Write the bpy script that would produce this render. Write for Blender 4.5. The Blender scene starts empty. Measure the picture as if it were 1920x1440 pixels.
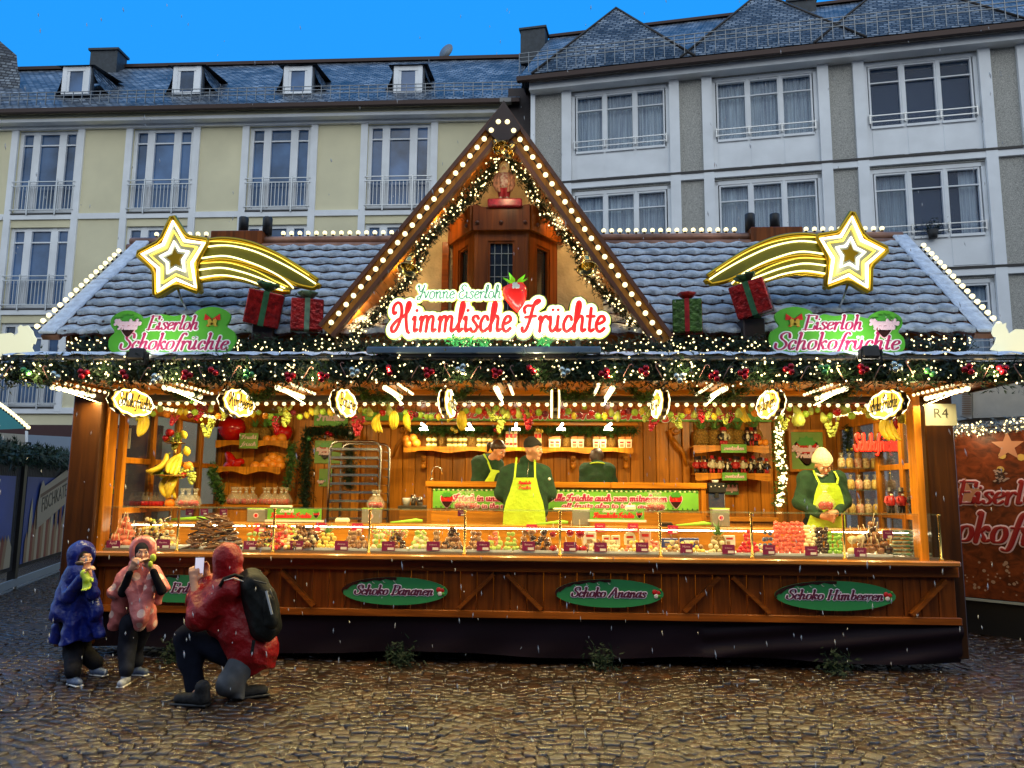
import bpy, math, random
import numpy as np
from mathutils import Vector, Matrix, Euler
R_=math.radians;sc=bpy.context.scene;COL=sc.collection;rnd=random.Random(7);W_, H_, FPX=1920.0, 1440.0, 1442.0;PITCH, YAW, ROLL=R_(7.8), R_(2.78), R_(0.46);CAM=Vector((0, 0, 1.6));_f=Vector((-math.sin(YAW)*math.cos(PITCH), math.cos(YAW)*math.cos(PITCH), math.sin(PITCH)));_r0=Vector((math.cos(YAW), math.sin(YAW), 0));_u0=_r0 .cross(_f);_r=_r0*math.cos(ROLL)+_u0*math.sin(ROLL);_u=_u0*math.cos(ROLL)-_r0*math.sin(ROLL);cd=bpy.data.cameras.new('camera');cam=bpy.data.objects.new('camera', cd);COL.objects.link(cam);cd.sensor_width=36.0;cd.lens=FPX/W_*36.0;cd.clip_end=500;cam.matrix_world=Matrix(((_r.x, _u.x, -_f.x, CAM.x), (_r.y, _u.y, -_f.y, CAM.y), (_r.z, _u.z, -_f.z, CAM.z), (0, 0, 0, 1)));sc.camera=cam;world=bpy.data.worlds.new('World');sc.world=world;world.use_nodes=True;wn, wl=world.node_tree.nodes, world.node_tree.links;bg=wn['Background'];bg.inputs['Strength'].default_value=1.0;SUN_EL, SUN_ROT=R_(2.0), R_(180);sky=wn.new('ShaderNodeTexSky');sky.sky_type='NISHITA';sky.sun_disc=False;sky.sun_elevation=SUN_EL;sky.sun_rotation=SUN_ROT;tc=wn.new('ShaderNodeTexCoord');sep=wn.new('ShaderNodeSeparateXYZ');wl.new(tc.outputs['Generated'], sep.inputs[0]);mr=wn.new('ShaderNodeMapRange');mr.inputs['From Min'].default_value=-0.15;mr.inputs['From Max'].default_value=0.85;mz=wn.new('ShaderNodeMath');mz.operation='MULTIPLY_ADD';mz.inputs[1].default_value=.50;wl.new(sep.outputs['Z'], mz.inputs[0]);wl.new(sep.outputs['Y'], mz.inputs[2]);wl.new(mz.outputs[0], mr.inputs['Value']);mixc=wn.new('ShaderNodeMix');mixc.data_type='RGBA';mixc.inputs['A'].default_value=(0.76, 0.90, 1.06, 1);mixc.inputs['B'].default_value=(0.006, 0.33, 1.0, 1);wl.new(mr.outputs['Result'], mixc.inputs['Factor']);skm=wn.new('ShaderNodeMix');skm.data_type='RGBA';skm.blend_type='ADD';skm.inputs['Factor'].default_value=0.02;wl.new(mixc.outputs['Result'], skm.inputs['A']);wl.new(sky.outputs['Color'], skm.inputs['B']);wl.new(skm.outputs['Result'], bg.inputs['Color']);sl=bpy.data.lights.new('market_fill', 'SUN');sl.energy=0.45;sl.angle=R_(50)
sl.color=(1.0, 0.93, 0.80);so=bpy.data.objects.new('market_fill', sl);COL.objects.link(so);so.rotation_euler=Euler((R_(62), 0, R_(12)));sc.view_settings.view_transform='Standard';sc.view_settings.look='None';sc.view_settings.exposure=0.0;sc.view_settings.gamma=1.0;cy=sc.cycles;cy.max_bounces=6;cy.diffuse_bounces=3;cy.glossy_bounces=3;cy.transmission_bounces=4;cy.transparent_max_bounces=8;cy.sample_clamp_indirect=4.0;cy.sample_clamp_direct=30.0;cy.use_denoising=True;cy.caustics_reflective=False;cy.caustics_refractive=False  # soft sun lamp added as fill, standing for market lights behind the camera
# ------------------------------------------------------------------ helpers
def ray(px, py):
 return _f*FPX+_r*(px-W_/2)+_u*(H_/2-py)
def P(px, py, Y):
 d=ray(px, py);return CAM+d*(Y/d.y)
def PZ(px, py, z=0.0):
 d=ray(px, py);return CAM+d*((z-CAM.z)/d.z)
def lin(c):
 return c/12.92 if c<=0.04045 else((c+0.055)/1.055)**2.4
def C(r, g, b):
 return(lin(r/255), lin(g/255), lin(b/255))
def tag(o, label=None, cat=None, group=None, kind=None):
 if label:o['label']=label
 if cat:o['category']=cat
 if group:o['group']=group
 if kind:o['kind']=kind
 return o
def thing(name, label, cat, loc=(0, 0, 0), rz=0.0, group=None):
 o=bpy.data.objects.new(name, None);COL.objects.link(o);o.location=loc;o.rotation_euler=(0, 0, rz);o.empty_display_size=0.1;return tag(o, label, cat, group)
def copy_tree(o, parent=None):
 c=o.copy();COL.objects.link(c);c.parent=parent
 for ch in list(o.children):
  copy_tree(ch, c)
 return c
def dup(o, loc, rz=None, label=None, group=None, scale=None, rot=None):
 c=copy_tree(o);c.location=loc
 if rz is not None:c.rotation_euler=(0, 0, rz)
 if rot is not None:c.rotation_euler=rot
 if label:c['label']=label
 if group:c['group']=group
 if scale:c.scale=(scale, )*3 if not isinstance(scale, tuple)else scale
 return c
def base_of(o):
 v=Vector((0, 0, 0))
 while o is not None:
  v+=Vector(o.location);o=o.parent
 return v
class G:
 """collects shapes, then links them as one mesh; coordinates are world coordinates"""
 def __init__(s):
  s.v, s.f, s.mi, s.m=[], [], [], 0;s.sm=[];s.smooth=False
 def add(s, vs, fs, smooth=None):
  n=len(s.v);s.v.extend([tuple(v)for v in vs]);sm=s.smooth if smooth is None else smooth
  for f in fs:
   s.f.append([n+i for i in f]);s.mi.append(s.m);s.sm.append(sm)
 def box(s, c, d, rot=None, bev=0.0):
  hx, hy, hz=d[0]/2, d[1]/2, d[2]/2
  if bev>0:
   b=min(bev, hx*.9, hy*.9, hz*.9);vs=[]
   for sx in(-1, 1):
    for sy in(-1, 1):
     for sz in(-1, 1):
      vs+=[(sx*hx, sy*(hy-b), sz*(hz-b)), (sx*(hx-b), sy*hy, sz*(hz-b)), (sx*(hx-b), sy*(hy-b), sz*hz)]
   def i(a, b_, c_, k):return((a*2+b_)*2+c_)*3+k
   fs=[[i(0, 0, 0, 0), i(0, 0, 1, 0), i(0, 1, 1, 0), i(0, 1, 0, 0)], [i(1, 0, 0, 0), i(1, 1, 0, 0), i(1, 1, 1, 0), i(1, 0, 1, 0)], [i(0, 0, 0, 1), i(1, 0, 0, 1), i(1, 0, 1, 1), i(0, 0, 1, 1)], [i(0, 1, 0, 1), i(0, 1, 1, 1), i(1, 1, 1, 1), i(1, 1, 0, 1)], [i(0, 0, 0, 2), i(0, 1, 0, 2), i(1, 1, 0, 2), i(1, 0, 0, 2)], [i(0, 0, 1, 2), i(1, 0, 1, 2), i(1, 1, 1, 2), i(0, 1, 1, 2)]]
   for a in(0, 1):
    for b_ in(0, 1):
     fs.append([i(a, b_, 0, 0), i(a, b_, 1, 0), i(a, b_, 1, 1), i(a, b_, 0, 1)]);fs.append([i(a, 0, b_, 0), i(a, 1, b_, 0), i(a, 1, b_, 2), i(a, 0, b_, 2)]);fs.append([i(0, a, b_, 1), i(1, a, b_, 1), i(1, a, b_, 2), i(0, a, b_, 2)])
     for c_ in(0, 1):
      fs.append([i(a, b_, c_, 0), i(a, b_, c_, 1), i(a, b_, c_, 2)])
  else:
   vs=[(sx*hx, sy*hy, sz*hz)for sx in(-1, 1)for sy in(-1, 1)for sz in(-1, 1)];fs=[[0, 1, 3, 2], [4, 6, 7, 5], [0, 4, 5, 1], [2, 3, 7, 6], [0, 2, 6, 4], [1, 5, 7, 3]]
  c=Vector(c)
  if rot is not None:
   M=rot if isinstance(rot, Matrix)else Euler(rot).to_matrix();vs=[M@Vector(v)+c for v in vs]
  else:
   vs=[(v[0]+c.x, v[1]+c.y, v[2]+c.z)for v in vs]
  s.add(vs, fs, False)
 def bx(s, x0, x1, y0, y1, z0, z1, bev=0.0):
  s.box(((x0+x1)/2, (y0+y1)/2, (z0+z1)/2), (abs(x1-x0), abs(y1-y0), abs(z1-z0)), None, bev)
 def beam(s, a, b, w, h, up=(0, 0, 1), bev=0.0):
  a, b=Vector(a), Vector(b);d=b-a;L=d.length;x=d/L;up=Vector(up);y=up.cross(x).normalized();z=x.cross(y);M=Matrix((x, y, z)).transposed();s.box((a+b)/2, (L, w, h), M, bev)
 def prism(s, poly, o, e1, e2, t, smooth=False):
  """polygon (2-D) in plane o + e1*x + e2*y, extruded by vector t"""
  o, e1, e2, t=Vector(o), Vector(e1), Vector(e2), Vector(t);n=len(poly);vs=[o+e1*p[0]+e2*p[1]for p in poly];vs+=[v+t for v in vs];fs=[list(range(n)), list(range(2*n-1, n-1, -1))]+[[i, i+n, (i+1)%n+n, (i+1)%n]for i in range(n)];s.add(vs, fs, smooth)
 def tube(s, pts, r, seg=6, closed=False, cap=True):
  pts=[Vector(p)for p in pts];n=len(pts);rs=r if isinstance(r, (list, tuple))else[r]*n;vs, fs=[], [];t0=(pts[1]-pts[0]).normalized();a=Vector((0, 0, 1))if abs(t0 .z)<.9 else Vector((1, 0, 0));nrm=t0 .cross(a).normalized()
  for i in range(n):
   if closed:t=pts[(i+1)%n]-pts[i-1]
   else:t=pts[min(i+1, n-1)]-pts[max(i-1, 0)]
   t=t.normalized()if t.length>1e-9 else t0;nrm=(nrm-t*nrm.dot(t));nrm=nrm.normalized()if nrm.length>1e-6 else t.orthogonal().normalized();bn=t.cross(nrm)
   for k in range(seg):
    an=2*math.pi*k/seg;vs.append(pts[i]+(nrm*math.cos(an)+bn*math.sin(an))*rs[i])
  m=n if closed else n-1
  for i in range(m):
   j=(i+1)%n
   for k in range(seg):
    fs.append([i*seg+k, i*seg+(k+1)%seg, j*seg+(k+1)%seg, j*seg+k])
  if cap and not closed:
   fs.append([k for k in range(seg)][::-1]);fs.append([(n-1)*seg+k for k in range(seg)])
  s.add(vs, fs, True)
 def lathe(s, prof, o, axis=(0, 0, 1), seg=12, arc=None):
  o=Vector(o);ax=Vector(axis).normalized();a=ax.orthogonal().normalized()if abs(ax.z)<.999 else Vector((1, 0, 0));b=ax.cross(a);vs, fs=[], []
  for(r, z)in prof:
   for k in range(seg):
    an=2*math.pi*k/seg;vs.append(o+ax*z+(a*math.cos(an)+b*math.sin(an))*max(r, 1e-4))
  for i in range(len(prof)-1):
   for k in range(seg):
    fs.append([i*seg+k, i*seg+(k+1)%seg, (i+1)*seg+(k+1)%seg, (i+1)*seg+k])
  fs.append(list(range(seg))[::-1]);fs.append([(len(prof)-1)*seg+k for k in range(seg)]);s.add(vs, fs, True)
 def ball(s, c, r, seg=8, rings=5, rot=None):
  rx, ry, rz=r if isinstance(r, (tuple, list))else(r, r, r);c=Vector(c);M=Euler(rot).to_matrix()if rot is not None else None;vs=[]
  for i in range(rings+1):
   th=math.pi*i/rings
   for k in range(seg):
    an=2*math.pi*k/seg;v=Vector((rx*math.sin(th)*math.cos(an), ry*math.sin(th)*math.sin(an), rz*math.cos(th)))
    if M:v=M@v
    vs.append(c+v)
  fs=[]
  for i in range(rings):
   for k in range(seg):
    a, b, c2, d=i*seg+k, i*seg+(k+1)%seg, (i+1)*seg+(k+1)%seg, (i+1)*seg+k
    if i==0:fs.append([a, c2, d])
    elif i==rings-1:fs.append([a, b, d])
    else:fs.append([a, b, c2, d])
  s.add(vs, fs, True)
 def ribbon(s, pts, wf, o, e1, e2, n, t, caps=True):
  """domed band along 2-D points; wf(angle) = half width"""
  o, e1, e2, n=Vector(o), Vector(e1), Vector(e2), Vector(n);q=[]
  for p in pts:
   if not q or abs(p[0]-q[-1][0])+abs(p[1]-q[-1][1])>1e-6:q.append(p)
  if len(q)<2:q=[q[0], (q[0][0]+1e-4, q[0][1])]
  secs=[];N=len(q)
  for i in range(N):
   a, b=q[max(i-1, 0)], q[min(i+1, N-1)];dx, dy=b[0]-a[0], b[1]-a[1];L=math.hypot(dx, dy)or 1e-9;dx, dy=dx/L, dy/L;secs.append((q[i][0], q[i][1], dx, dy, wf(math.atan2(dy, dx)), 1.0))
  if caps:
   x, y, dx, dy, w, _=secs[0];pre=[(x-dx*w*math.sin(a), y-dy*w*math.sin(a), dx, dy, w*math.cos(a), math.cos(a))for a in(1.45, .95, .5)];x, y, dx, dy, w, _=secs[-1];post=[(x+dx*w*math.sin(a), y+dy*w*math.sin(a), dx, dy, w*math.cos(a), math.cos(a))for a in(.5, .95, 1.45)];secs=pre+secs+post
  vs, fs=[], [];K=((-1, 0), (-.62, .75), (0, 1), (.62, .75), (1, 0))
  for(x, y, dx, dy, w, k)in secs:
   for(u, h)in K:
    vs.append(o+e1*(x-dy*w*u)+e2*(y+dx*w*u)+n*(t*h*k))
  for i in range(len(secs)-1):
   for k in range(4):
    fs.append([i*5+k, (i+1)*5+k, (i+1)*5+k+1, i*5+k+1][::-1])
  s.add(vs, fs, True)
 def build(s, name, mats, parent=None, label=None, cat=None, group=None, kind=None):
  me=bpy.data.meshes.new(name);off=base_of(parent)if parent is not None else Vector((0, 0, 0));v=np.array([tuple(x)for x in s.v], dtype=np.float64).reshape(-1, 3)-np.array(tuple(off));o=None;org=Vector((0, 0, 0))
  if parent is None and len(v):
   org=Vector(((v[:, 0].min()+v[:, 0].max())/2, (v[:, 1].min()+v[:, 1].max())/2, v[:, 2].min()));v=v-np.array(tuple(org))
  me.from_pydata(v.tolist(), [], s.f)
  if not isinstance(mats, (list, tuple)):mats=[mats]
  for m in mats:me.materials.append(m)
  if len(mats)>1:me.polygons.foreach_set('material_index', s.mi)
  me.polygons.foreach_set('use_smooth', s.sm);me.update();o=bpy.data.objects.new(name, me);COL.objects.link(o)
  if parent is not None:o.parent=parent
  else:o.location=org
  return tag(o, label, cat, group, kind)
def quick(name, mat, fn, parent=None, **k):
 g=G();fn(g);return g.build(name, mat, parent, **k)
MATS={}
def mat(name, col, rough=.5, metal=0.0, var=0.0, vscale=8.0, bump=0.0, bscale=40.0, emit=None, es=0.0, spec=.5, coat=0.0, alpha=1.0, trans=0.0, col2=None, contrast=None, space='Object', stretch=(1, 1, 1)):
 if name in MATS:return MATS[name]
 m=bpy.data.materials.new(name);m.use_nodes=True;n, l=m.node_tree.nodes, m.node_tree.links;b=n['Principled BSDF'];b.inputs['Base Color'].default_value=(*col, 1);b.inputs['Roughness'].default_value=rough;b.inputs['Metallic'].default_value=metal;b.inputs['Specular IOR Level'].default_value=spec;b.inputs['Coat Weight'].default_value=coat;b.inputs['Alpha'].default_value=alpha;b.inputs['Transmission Weight'].default_value=trans
 if emit:
  b.inputs['Emission Color'].default_value=(*emit, 1);b.inputs['Emission Strength'].default_value=es
 if var>0 or col2 or bump>0:
  t=n.new('ShaderNodeTexCoord');mp=n.new('ShaderNodeMapping');mp.inputs['Scale'].default_value=stretch;l.new(t.outputs[space], mp.inputs['Vector'])
 if var>0 or col2:
  nz=n.new('ShaderNodeTexNoise');nz.inputs['Scale'].default_value=vscale;nz.inputs['Detail'].default_value=5;l.new(mp.outputs[0], nz.inputs['Vector']);cr=n.new('ShaderNodeValToRGB');lo, hi=contrast or(.3, .7);cr.color_ramp.elements[0].position=lo;cr.color_ramp.elements[1].position=hi;c2=col2 or tuple(c*(1-var)for c in col);cr.color_ramp.elements[0].color=(*c2, 1);cr.color_ramp.elements[1].color=(*(col if col2 else tuple(min(1, c*(1+var*.6))for c in col)), 1);l.new(nz.outputs['Fac'], cr.inputs[0]);l.new(cr.outputs[0], b.inputs['Base Color'])
 if bump>0:
  nb=n.new('ShaderNodeTexNoise');nb.inputs['Scale'].default_value=bscale;nb.inputs['Detail'].default_value=4;l.new(mp.outputs[0], nb.inputs['Vector']);bp=n.new('ShaderNodeBump');bp.inputs['Strength'].default_value=min(1, bump);bp.inputs['Distance'].default_value=.02;l.new(nb.outputs['Fac'], bp.inputs['Height']);l.new(bp.outputs[0], b.inputs['Normal'])
 if emit:m.cycles.emission_sampling='NONE'
 MATS[name]=m;return m
def wood(name, col, dark=.45, rough=.4, axis='Z', scale=1.0, coat=.0):
 """planks' grain running along an axis"""
 if name in MATS:return MATS[name]
 m=bpy.data.materials.new(name);m.use_nodes=True;n, l=m.node_tree.nodes, m.node_tree.links;b=n['Principled BSDF'];t=n.new('ShaderNodeTexCoord');mp=n.new('ShaderNodeMapping');st={'X':(.5, 9, 9), 'Y':(9, .5, 9), 'Z':(9, 9, .5)}[axis];mp.inputs['Scale'].default_value=tuple(a*scale for a in st);l.new(t.outputs['Object'], mp.inputs['Vector']);nz=n.new('ShaderNodeTexNoise');nz.inputs['Scale'].default_value=2.2;nz.inputs['Detail'].default_value=6;nz.inputs['Distortion'].default_value=.8;l.new(mp.outputs[0], nz.inputs['Vector']);n2=n.new('ShaderNodeTexNoise');n2 .inputs['Scale'].default_value=1.3;n2 .inputs['Detail'].default_value=3;l.new(t.outputs['Object'], n2 .inputs['Vector']);cr=n.new('ShaderNodeValToRGB');cr.color_ramp.elements[0].position=.34;cr.color_ramp.elements[1].position=.66;cr.color_ramp.elements[0].color=(*[c*dark for c in col], 1);cr.color_ramp.elements[1].color=(*col, 1);l.new(nz.outputs['Fac'], cr.inputs[0]);mx=n.new('ShaderNodeMix');mx.data_type='RGBA';mx.blend_type='MULTIPLY';mx.inputs['Factor'].default_value=.75;c2=n.new('ShaderNodeValToRGB');c2 .color_ramp.elements[0].position=.3;c2 .color_ramp.elements[1].position=.65;c2 .color_ramp.elements[0].color=(.55, .5, .45, 1);c2 .color_ramp.elements[1].color=(1.1, 1.1, 1.1, 1);l.new(n2 .outputs['Fac'], c2 .inputs[0]);l.new(cr.outputs[0], mx.inputs['A']);l.new(c2 .outputs[0], mx.inputs['B']);ge=n.new('ShaderNodeNewGeometry');mr_=n.new('ShaderNodeMapRange');mr_.inputs['To Min'].default_value=.68;mr_.inputs['To Max'].default_value=1.12;l.new(ge.outputs['Random Per Island'], mr_.inputs['Value']);m3=n.new('ShaderNodeMix');m3 .data_type='RGBA';m3 .blend_type='MULTIPLY';m3 .inputs['Factor'].default_value=1;l.new(mx.outputs['Result'], m3 .inputs['A']);l.new(mr_.outputs[0], m3 .inputs['B']);l.new(m3 .outputs['Result'], b.inputs['Base Color']);bp=n.new('ShaderNodeBump');bp.inputs['Strength'].default_value=.25;bp.inputs['Distance'].default_value=.01;l.new(nz.outputs['Fac'], bp.inputs['Height']);l.new(bp.outputs[0], b.inputs['Normal'])
 b.inputs['Roughness'].default_value=rough;b.inputs['Specular IOR Level'].default_value=.3;b.inputs['Coat Weight'].default_value=coat;MATS[name]=m;return m
def glow(name, col, s, sample=False):
 if name in MATS:return MATS[name]
 m=bpy.data.materials.new(name);m.use_nodes=True;n, l=m.node_tree.nodes, m.node_tree.links;b=n['Principled BSDF'];b.inputs['Base Color'].default_value=(*[min(1, c)for c in col], 1);b.inputs['Emission Color'].default_value=(*col, 1);b.inputs['Emission Strength'].default_value=s;m.cycles.emission_sampling='AUTO' if sample else 'NONE';MATS[name]=m;return m
def lamp_area(name, parent, loc, size, power, col=(1, .85, .55), down=(0, 0, -1), sy=None, spread=math.pi):
 ld=bpy.data.lights.new(name, 'AREA');ld.energy=power;ld.color=col;ld.size=size
 if sy:
  ld.shape='RECTANGLE';ld.size_y=sy
 ld.spread=spread;o=bpy.data.objects.new(name, ld);COL.objects.link(o);o.parent=parent;o.location=Vector(loc)-(base_of(parent)if parent else Vector((0, 0, 0)));o.rotation_euler=Vector(down).to_track_quat('-Z', 'Y').to_euler();o.visible_camera=True;return o
def lamp_point(name, parent, loc, power, r=.03, col=(1, .8, .5)):
 ld=bpy.data.lights.new(name, 'POINT');ld.energy=power;ld.color=col;ld.shadow_soft_size=r;o=bpy.data.objects.new(name, ld);COL.objects.link(o);o.parent=parent;o.location=Vector(loc)-(base_of(parent)if parent else Vector((0, 0, 0)));return o
def cat_rom(p, k=4):
 if len(p)<3:return list(p)
 out=[];q=[p[0]]+list(p)+[p[-1]]
 for i in range(1, len(q)-2):
  for j in range(k):
   t=j/k;a, b, c, d=q[i-1], q[i], q[i+1], q[i+2];out.append(tuple(.5*(2*b[m]+(c[m]-a[m])*t+(2*a[m]-5*b[m]+4*c[m]-d[m])*t*t+(3*b[m]-a[m]-3*c[m]+d[m])*t**3)for m in range(len(b))))
 out.append(tuple(p[-1]));return out
_N2=[(.09, .25), (.18, .44), (.28, .50), (.34, .42), (.34, .1), (.38, 0), (.47, .06)];_AB=[(.36, .44), (.24, .5), (.12, .42), (.05, .22), (.1, .03), (.19, 0), (.3, .12), (.36, .3)];_U=[[(.02, .40), (.08, .49), (.10, .3), (.10, .12), (.17, 0), (.28, .06), (.36, .22)], [(.36, .49), (.36, .12), (.40, 0), (.49, .06)]];GL={'i':(.27, [[(.02, .40), (.08, .49), (.10, .3), (.10, .1), (.14, 0), (.22, .06)], [(.12, .68), (.13, .69)]]), 'n':(.50, [[(.02, .40), (.07, .49), (.09, .4), (.09, 0)], _N2]), 'm':(.74, [[(.02, .4), (.07, .49), (.09, .4), (.09, 0)], [(.09, .28), (.17, .46), (.25, .5), (.31, .42), (.31, 0)], [(.31, .28), (.39, .46), (.48, .5), (.54, .42), (.54, .1), (.58, 0), (.67, .06)]]), 'u':(.53, _U), 'ü':(.53, _U+[[(.14, .70), (.15, .70)], [(.33, .70), (.34, .70)]]), 'e':(.40, [[(.06, .24), (.2, .26), (.34, .36), (.28, .49), (.14, .45), (.06, .22), (.12, .03), (.24, 0), (.36, .1)]]), 'c':(.38, [[(.32, .38), (.28, .48), (.16, .48), (.06, .26), (.11, .04), (.22, 0), (.34, .09)]]), 'o':(.45, [[(.22, .5), (.1, .44), (.05, .24), (.1, .04), (.22, 0), (.34, .06), (.39, .26), (.33, .46), (.22, .5)]]), 'a':(.49, [_AB, [(.37, .49), (.36, .12), (.40, 0), (.47, .06)]]), 'l':(.27, [[(.03, .93), (.10, .98), (.10, .5), (.10, .1), (.14, 0), (.22, .06)]]), 'h':(.51, [[(.02, .93), (.09, .98), (.09, .5), (.09, 0)], _N2]), 'k':(.46, [[(.02, .93), (.09, .98), (.09, .5), (.09, 0)], [(.36, .42), (.30, .5), (.18, .34), (.09, .24)], [(.16, .3), (.26, .16), (.33, .02), (.44, .06)]]), 't':(.30, [[(.12, .75), (.12, .4), (.12, .1), (.17, 0), (.27, .06)], [(0, .49), (.26, .49)]]), 'r':(.35, [[(.02, .4), (.07, .49), (.09, .4), (.09, 0)], [(.09, .24), (.17, .42), (.26, .5), (.33, .44)]]), 's':(.35, [[(.3, .42), (.24, .5), (.12, .48), (.09, .38), (.2, .26), (.29, .14), (.22, 0), (.1, 0), (.04, .09)]]), 'f':(.34, [[(.42, .9), (.34, .98), (.24, .85), (.18, .4), (.12, -.1), (.04, -.25), (-.08, -.22)], [(.04, .49), (.34, .49)]]), 'b':(.46, [[(.02, .93), (.09, .98), (.09, .5), (.1, .1), (.2, 0), (.33, .08), (.39, .28), (.31, .48), (.2, .46), (.09, .28)]]), 'd':(.50, [_AB, [(.31, .93), (.38, .98), (.37, .5), (.37, .1), (.41, 0), (.48, .06)]]), 'g':(.48, [_AB, [(.37, .49), (.36, 0), (.3, -.2), (.16, -.25), (.04, -.16)]]), 'v':(.42, [[(.02, .42), (.08, .49), (.18, .03), (.28, .25), (.36, .49)]]), 'w':(.6, [[(.02, .42), (.08, .49), (.16, .03), (.3, .45), (.36, .03), (.5, .3), (.54, .49)]]), 'z':(.4, [[(.04, .47), (.33, .47), (.06, .02), (.36, .02)]]), 'S':(.58, [[(.56, .72), (.5, .92), (.32, .97), (.17, .84), (.2, .64), (.4, .46), (.5, .28), (.42, .06), (.22, -.02), (.04, .1), (.02, .3)]]), 'E':(.66, ['L', [(.16, .95), (.16, 0)], [(.02, .95), (.6, .95), (.6, .76)], [(.16, .5), (.44, .5)], [(.02, 0), (.62, 0), (.64, .22)]]), 'B':(.64, [[(.16, .95), (.16, 0)], [(.02, .95), (.4, .95), (.54, .86), (.54, .62), (.4, .5), (.16, .5)], [(.3, .5), (.5, .46), (.6, .26), (.5, .04), (.3, 0), (.02, 0)]]), 'A':(.72, ['L', [(.04, 0), (.4, .97), (.6, 0)], [(.16, .34), (.52, .34)], [(-.04, 0), (.14, 0)], [(.5, 0), (.72, 0)]]), 'H':(.78, ['L', [(.14, .95), (.14, 0)], [(.6, .95), (.6, 0)], [(.14, .5), (.6, .5)], [(.04, .95), (.24, .95)], [(.5, .95), (.72, .95)], [(.04, 0), (.24, 0)], [(.5, 0), (.72, 0)]]), 'F':(.58, ['L', [(.16, .95), (.16, 0)], [(.02, .95), (.58, .95), (.58, .76)], [(.16, .5), (.42, .5)], [(.04, 0), (.3, 0)]]), "'":(.18, [[(.1, .95), (.06, .72)]]), '.':(.16, [[(.06, .02), (.07, .02)]]), ' ':(.28, []), }
SCR=dict(GL);SCR.update({'H':(.82, [[(.12, .62), (.06, .58), (0, .68), (.02, .84), (.14, .95), (.28, .88), (.35, .62), (.3, .28), (.18, .02), (.06, .0), (.02, .14), (.2, .36), (.42, .48), (.58, .64), (.66, .86), (.6, .97), (.53, .85), (.55, .45), (.64, .06), (.72, -.04)]]), 'F':(.56, [[(.04, .62), (.0, .74), (.1, .84), (.3, .84), (.52, .96), (.5, 1.03), (.38, .96), (.3, .7), (.24, .34), (.14, .04), (.02, .0), (0, .12)], [(.08, .46), (.44, .5)]]), 'Y':(.5, [[(.02, .8), (.08, .95), (.16, .8), (.2, .55), (.32, .5), (.44, .75)], [(.5, .95), (.42, .5), (.3, 0), (.14, -.1), (.1, .05), (.3, .2)]]), 'E':(.5, [[(.5, .85), (.38, .97), (.2, .88), (.2, .68), (.36, .55), (.14, .45), (.04, .22), (.18, 0), (.38, .02), (.5, .18)]]), 'l':(.27, [[(0, .08), (.14, .4), (.23, .8), (.17, .97), (.10, .8), (.10, .1), (.14, 0), (.24, .08)]]), 'h':(.5, [[(0, .08), (.14, .4), (.22, .8), (.16, .97), (.09, .8), (.09, 0)], _N2]), 'k':(.46, [[(0, .08), (.14, .4), (.22, .8), (.16, .97), (.09, .8), (.09, 0)], [(.09, .24), (.2, .44), (.32, .44), (.26, .3), (.12, .24), (.24, .16), (.33, .02), (.44, .06)]]), })
def layout(s, font=GL, slant=.25, track=0.0):
 out, x=[], 0.0
 for ch in s:
  adv, st=font.get(ch)or font.get(ch.lower())or(.4, []);straight=bool(st)and st[0]=='L'
  for q in st:
   if q=='L':continue
   pts=q if straight else cat_rom(q)
   if straight:
    pts=[]
    for a, b in zip(q[:-1], q[1:]):
     pts+=[tuple(a[m]+(b[m]-a[m])*t for m in(0, 1))for t in(0, .5, .97)]
    pts.append(q[-1])
   out.append([(x+p[0]+slant*p[1], p[1])for p in pts])
  x+=adv+track
 return out, x
def write(g, s, o, e1, e2, n, width, height, weight=.06, thin=None, font=GL, slant=.25, t=.004, grow=0.0, center=True):
 """letters set on the plane o,e1,e2; width/height in metres (height = capital height)"""
 st, w=layout(s, font, slant);o, e1, e2, n=Vector(o), Vector(e1), Vector(e2), Vector(n);sx=width/w;x0=-width/2 if center else 0;thin=weight if thin is None else thin
 for q in st:
  pts=[(x0+p[0]*sx, p[1]*height)for p in q];g.ribbon(pts, lambda a:(thin+(weight-thin)*abs(math.sin(a))**1.3)*height+grow, o, e1, e2, n, t)
_fc={}
def print_text(name, s, o, e1, e2, n, size, m, parent=None, ext=.001, align='CENTER'):
 """plain sans lettering from Blender's own font, as mesh"""
 cu=bpy.data.curves.new(name, 'FONT');cu.body=s;cu.size=size;cu.align_x=align;cu.extrude=ext;cu.resolution_u=2;to=bpy.data.objects.new(name, cu);COL.objects.link(to);dg=bpy.context.evaluated_depsgraph_get();me=bpy.data.meshes.new_from_object(to.evaluated_get(dg));bpy.data.objects.remove(to);bpy.data.curves.remove(cu);e1, e2, n=Vector(e1).normalized(), Vector(e2).normalized(), Vector(n).normalized();off=Vector(o)-(base_of(parent)if parent else Vector((0, 0, 0)));M=Matrix((e1, e2, n)).transposed().to_4x4();M.translation=off;me.transform(M);me.name=name;me.materials.clear();me.materials.append(m);ob=bpy.data.objects.new(name, me);COL.objects.link(ob)
 if parent:ob.parent=parent
 return ob
XA, YA, ZA=Vector((1, 0, 0)), Vector((0, 1, 0)), Vector((0, 0, 1));FR=Vector((0, -1, 0))
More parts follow.
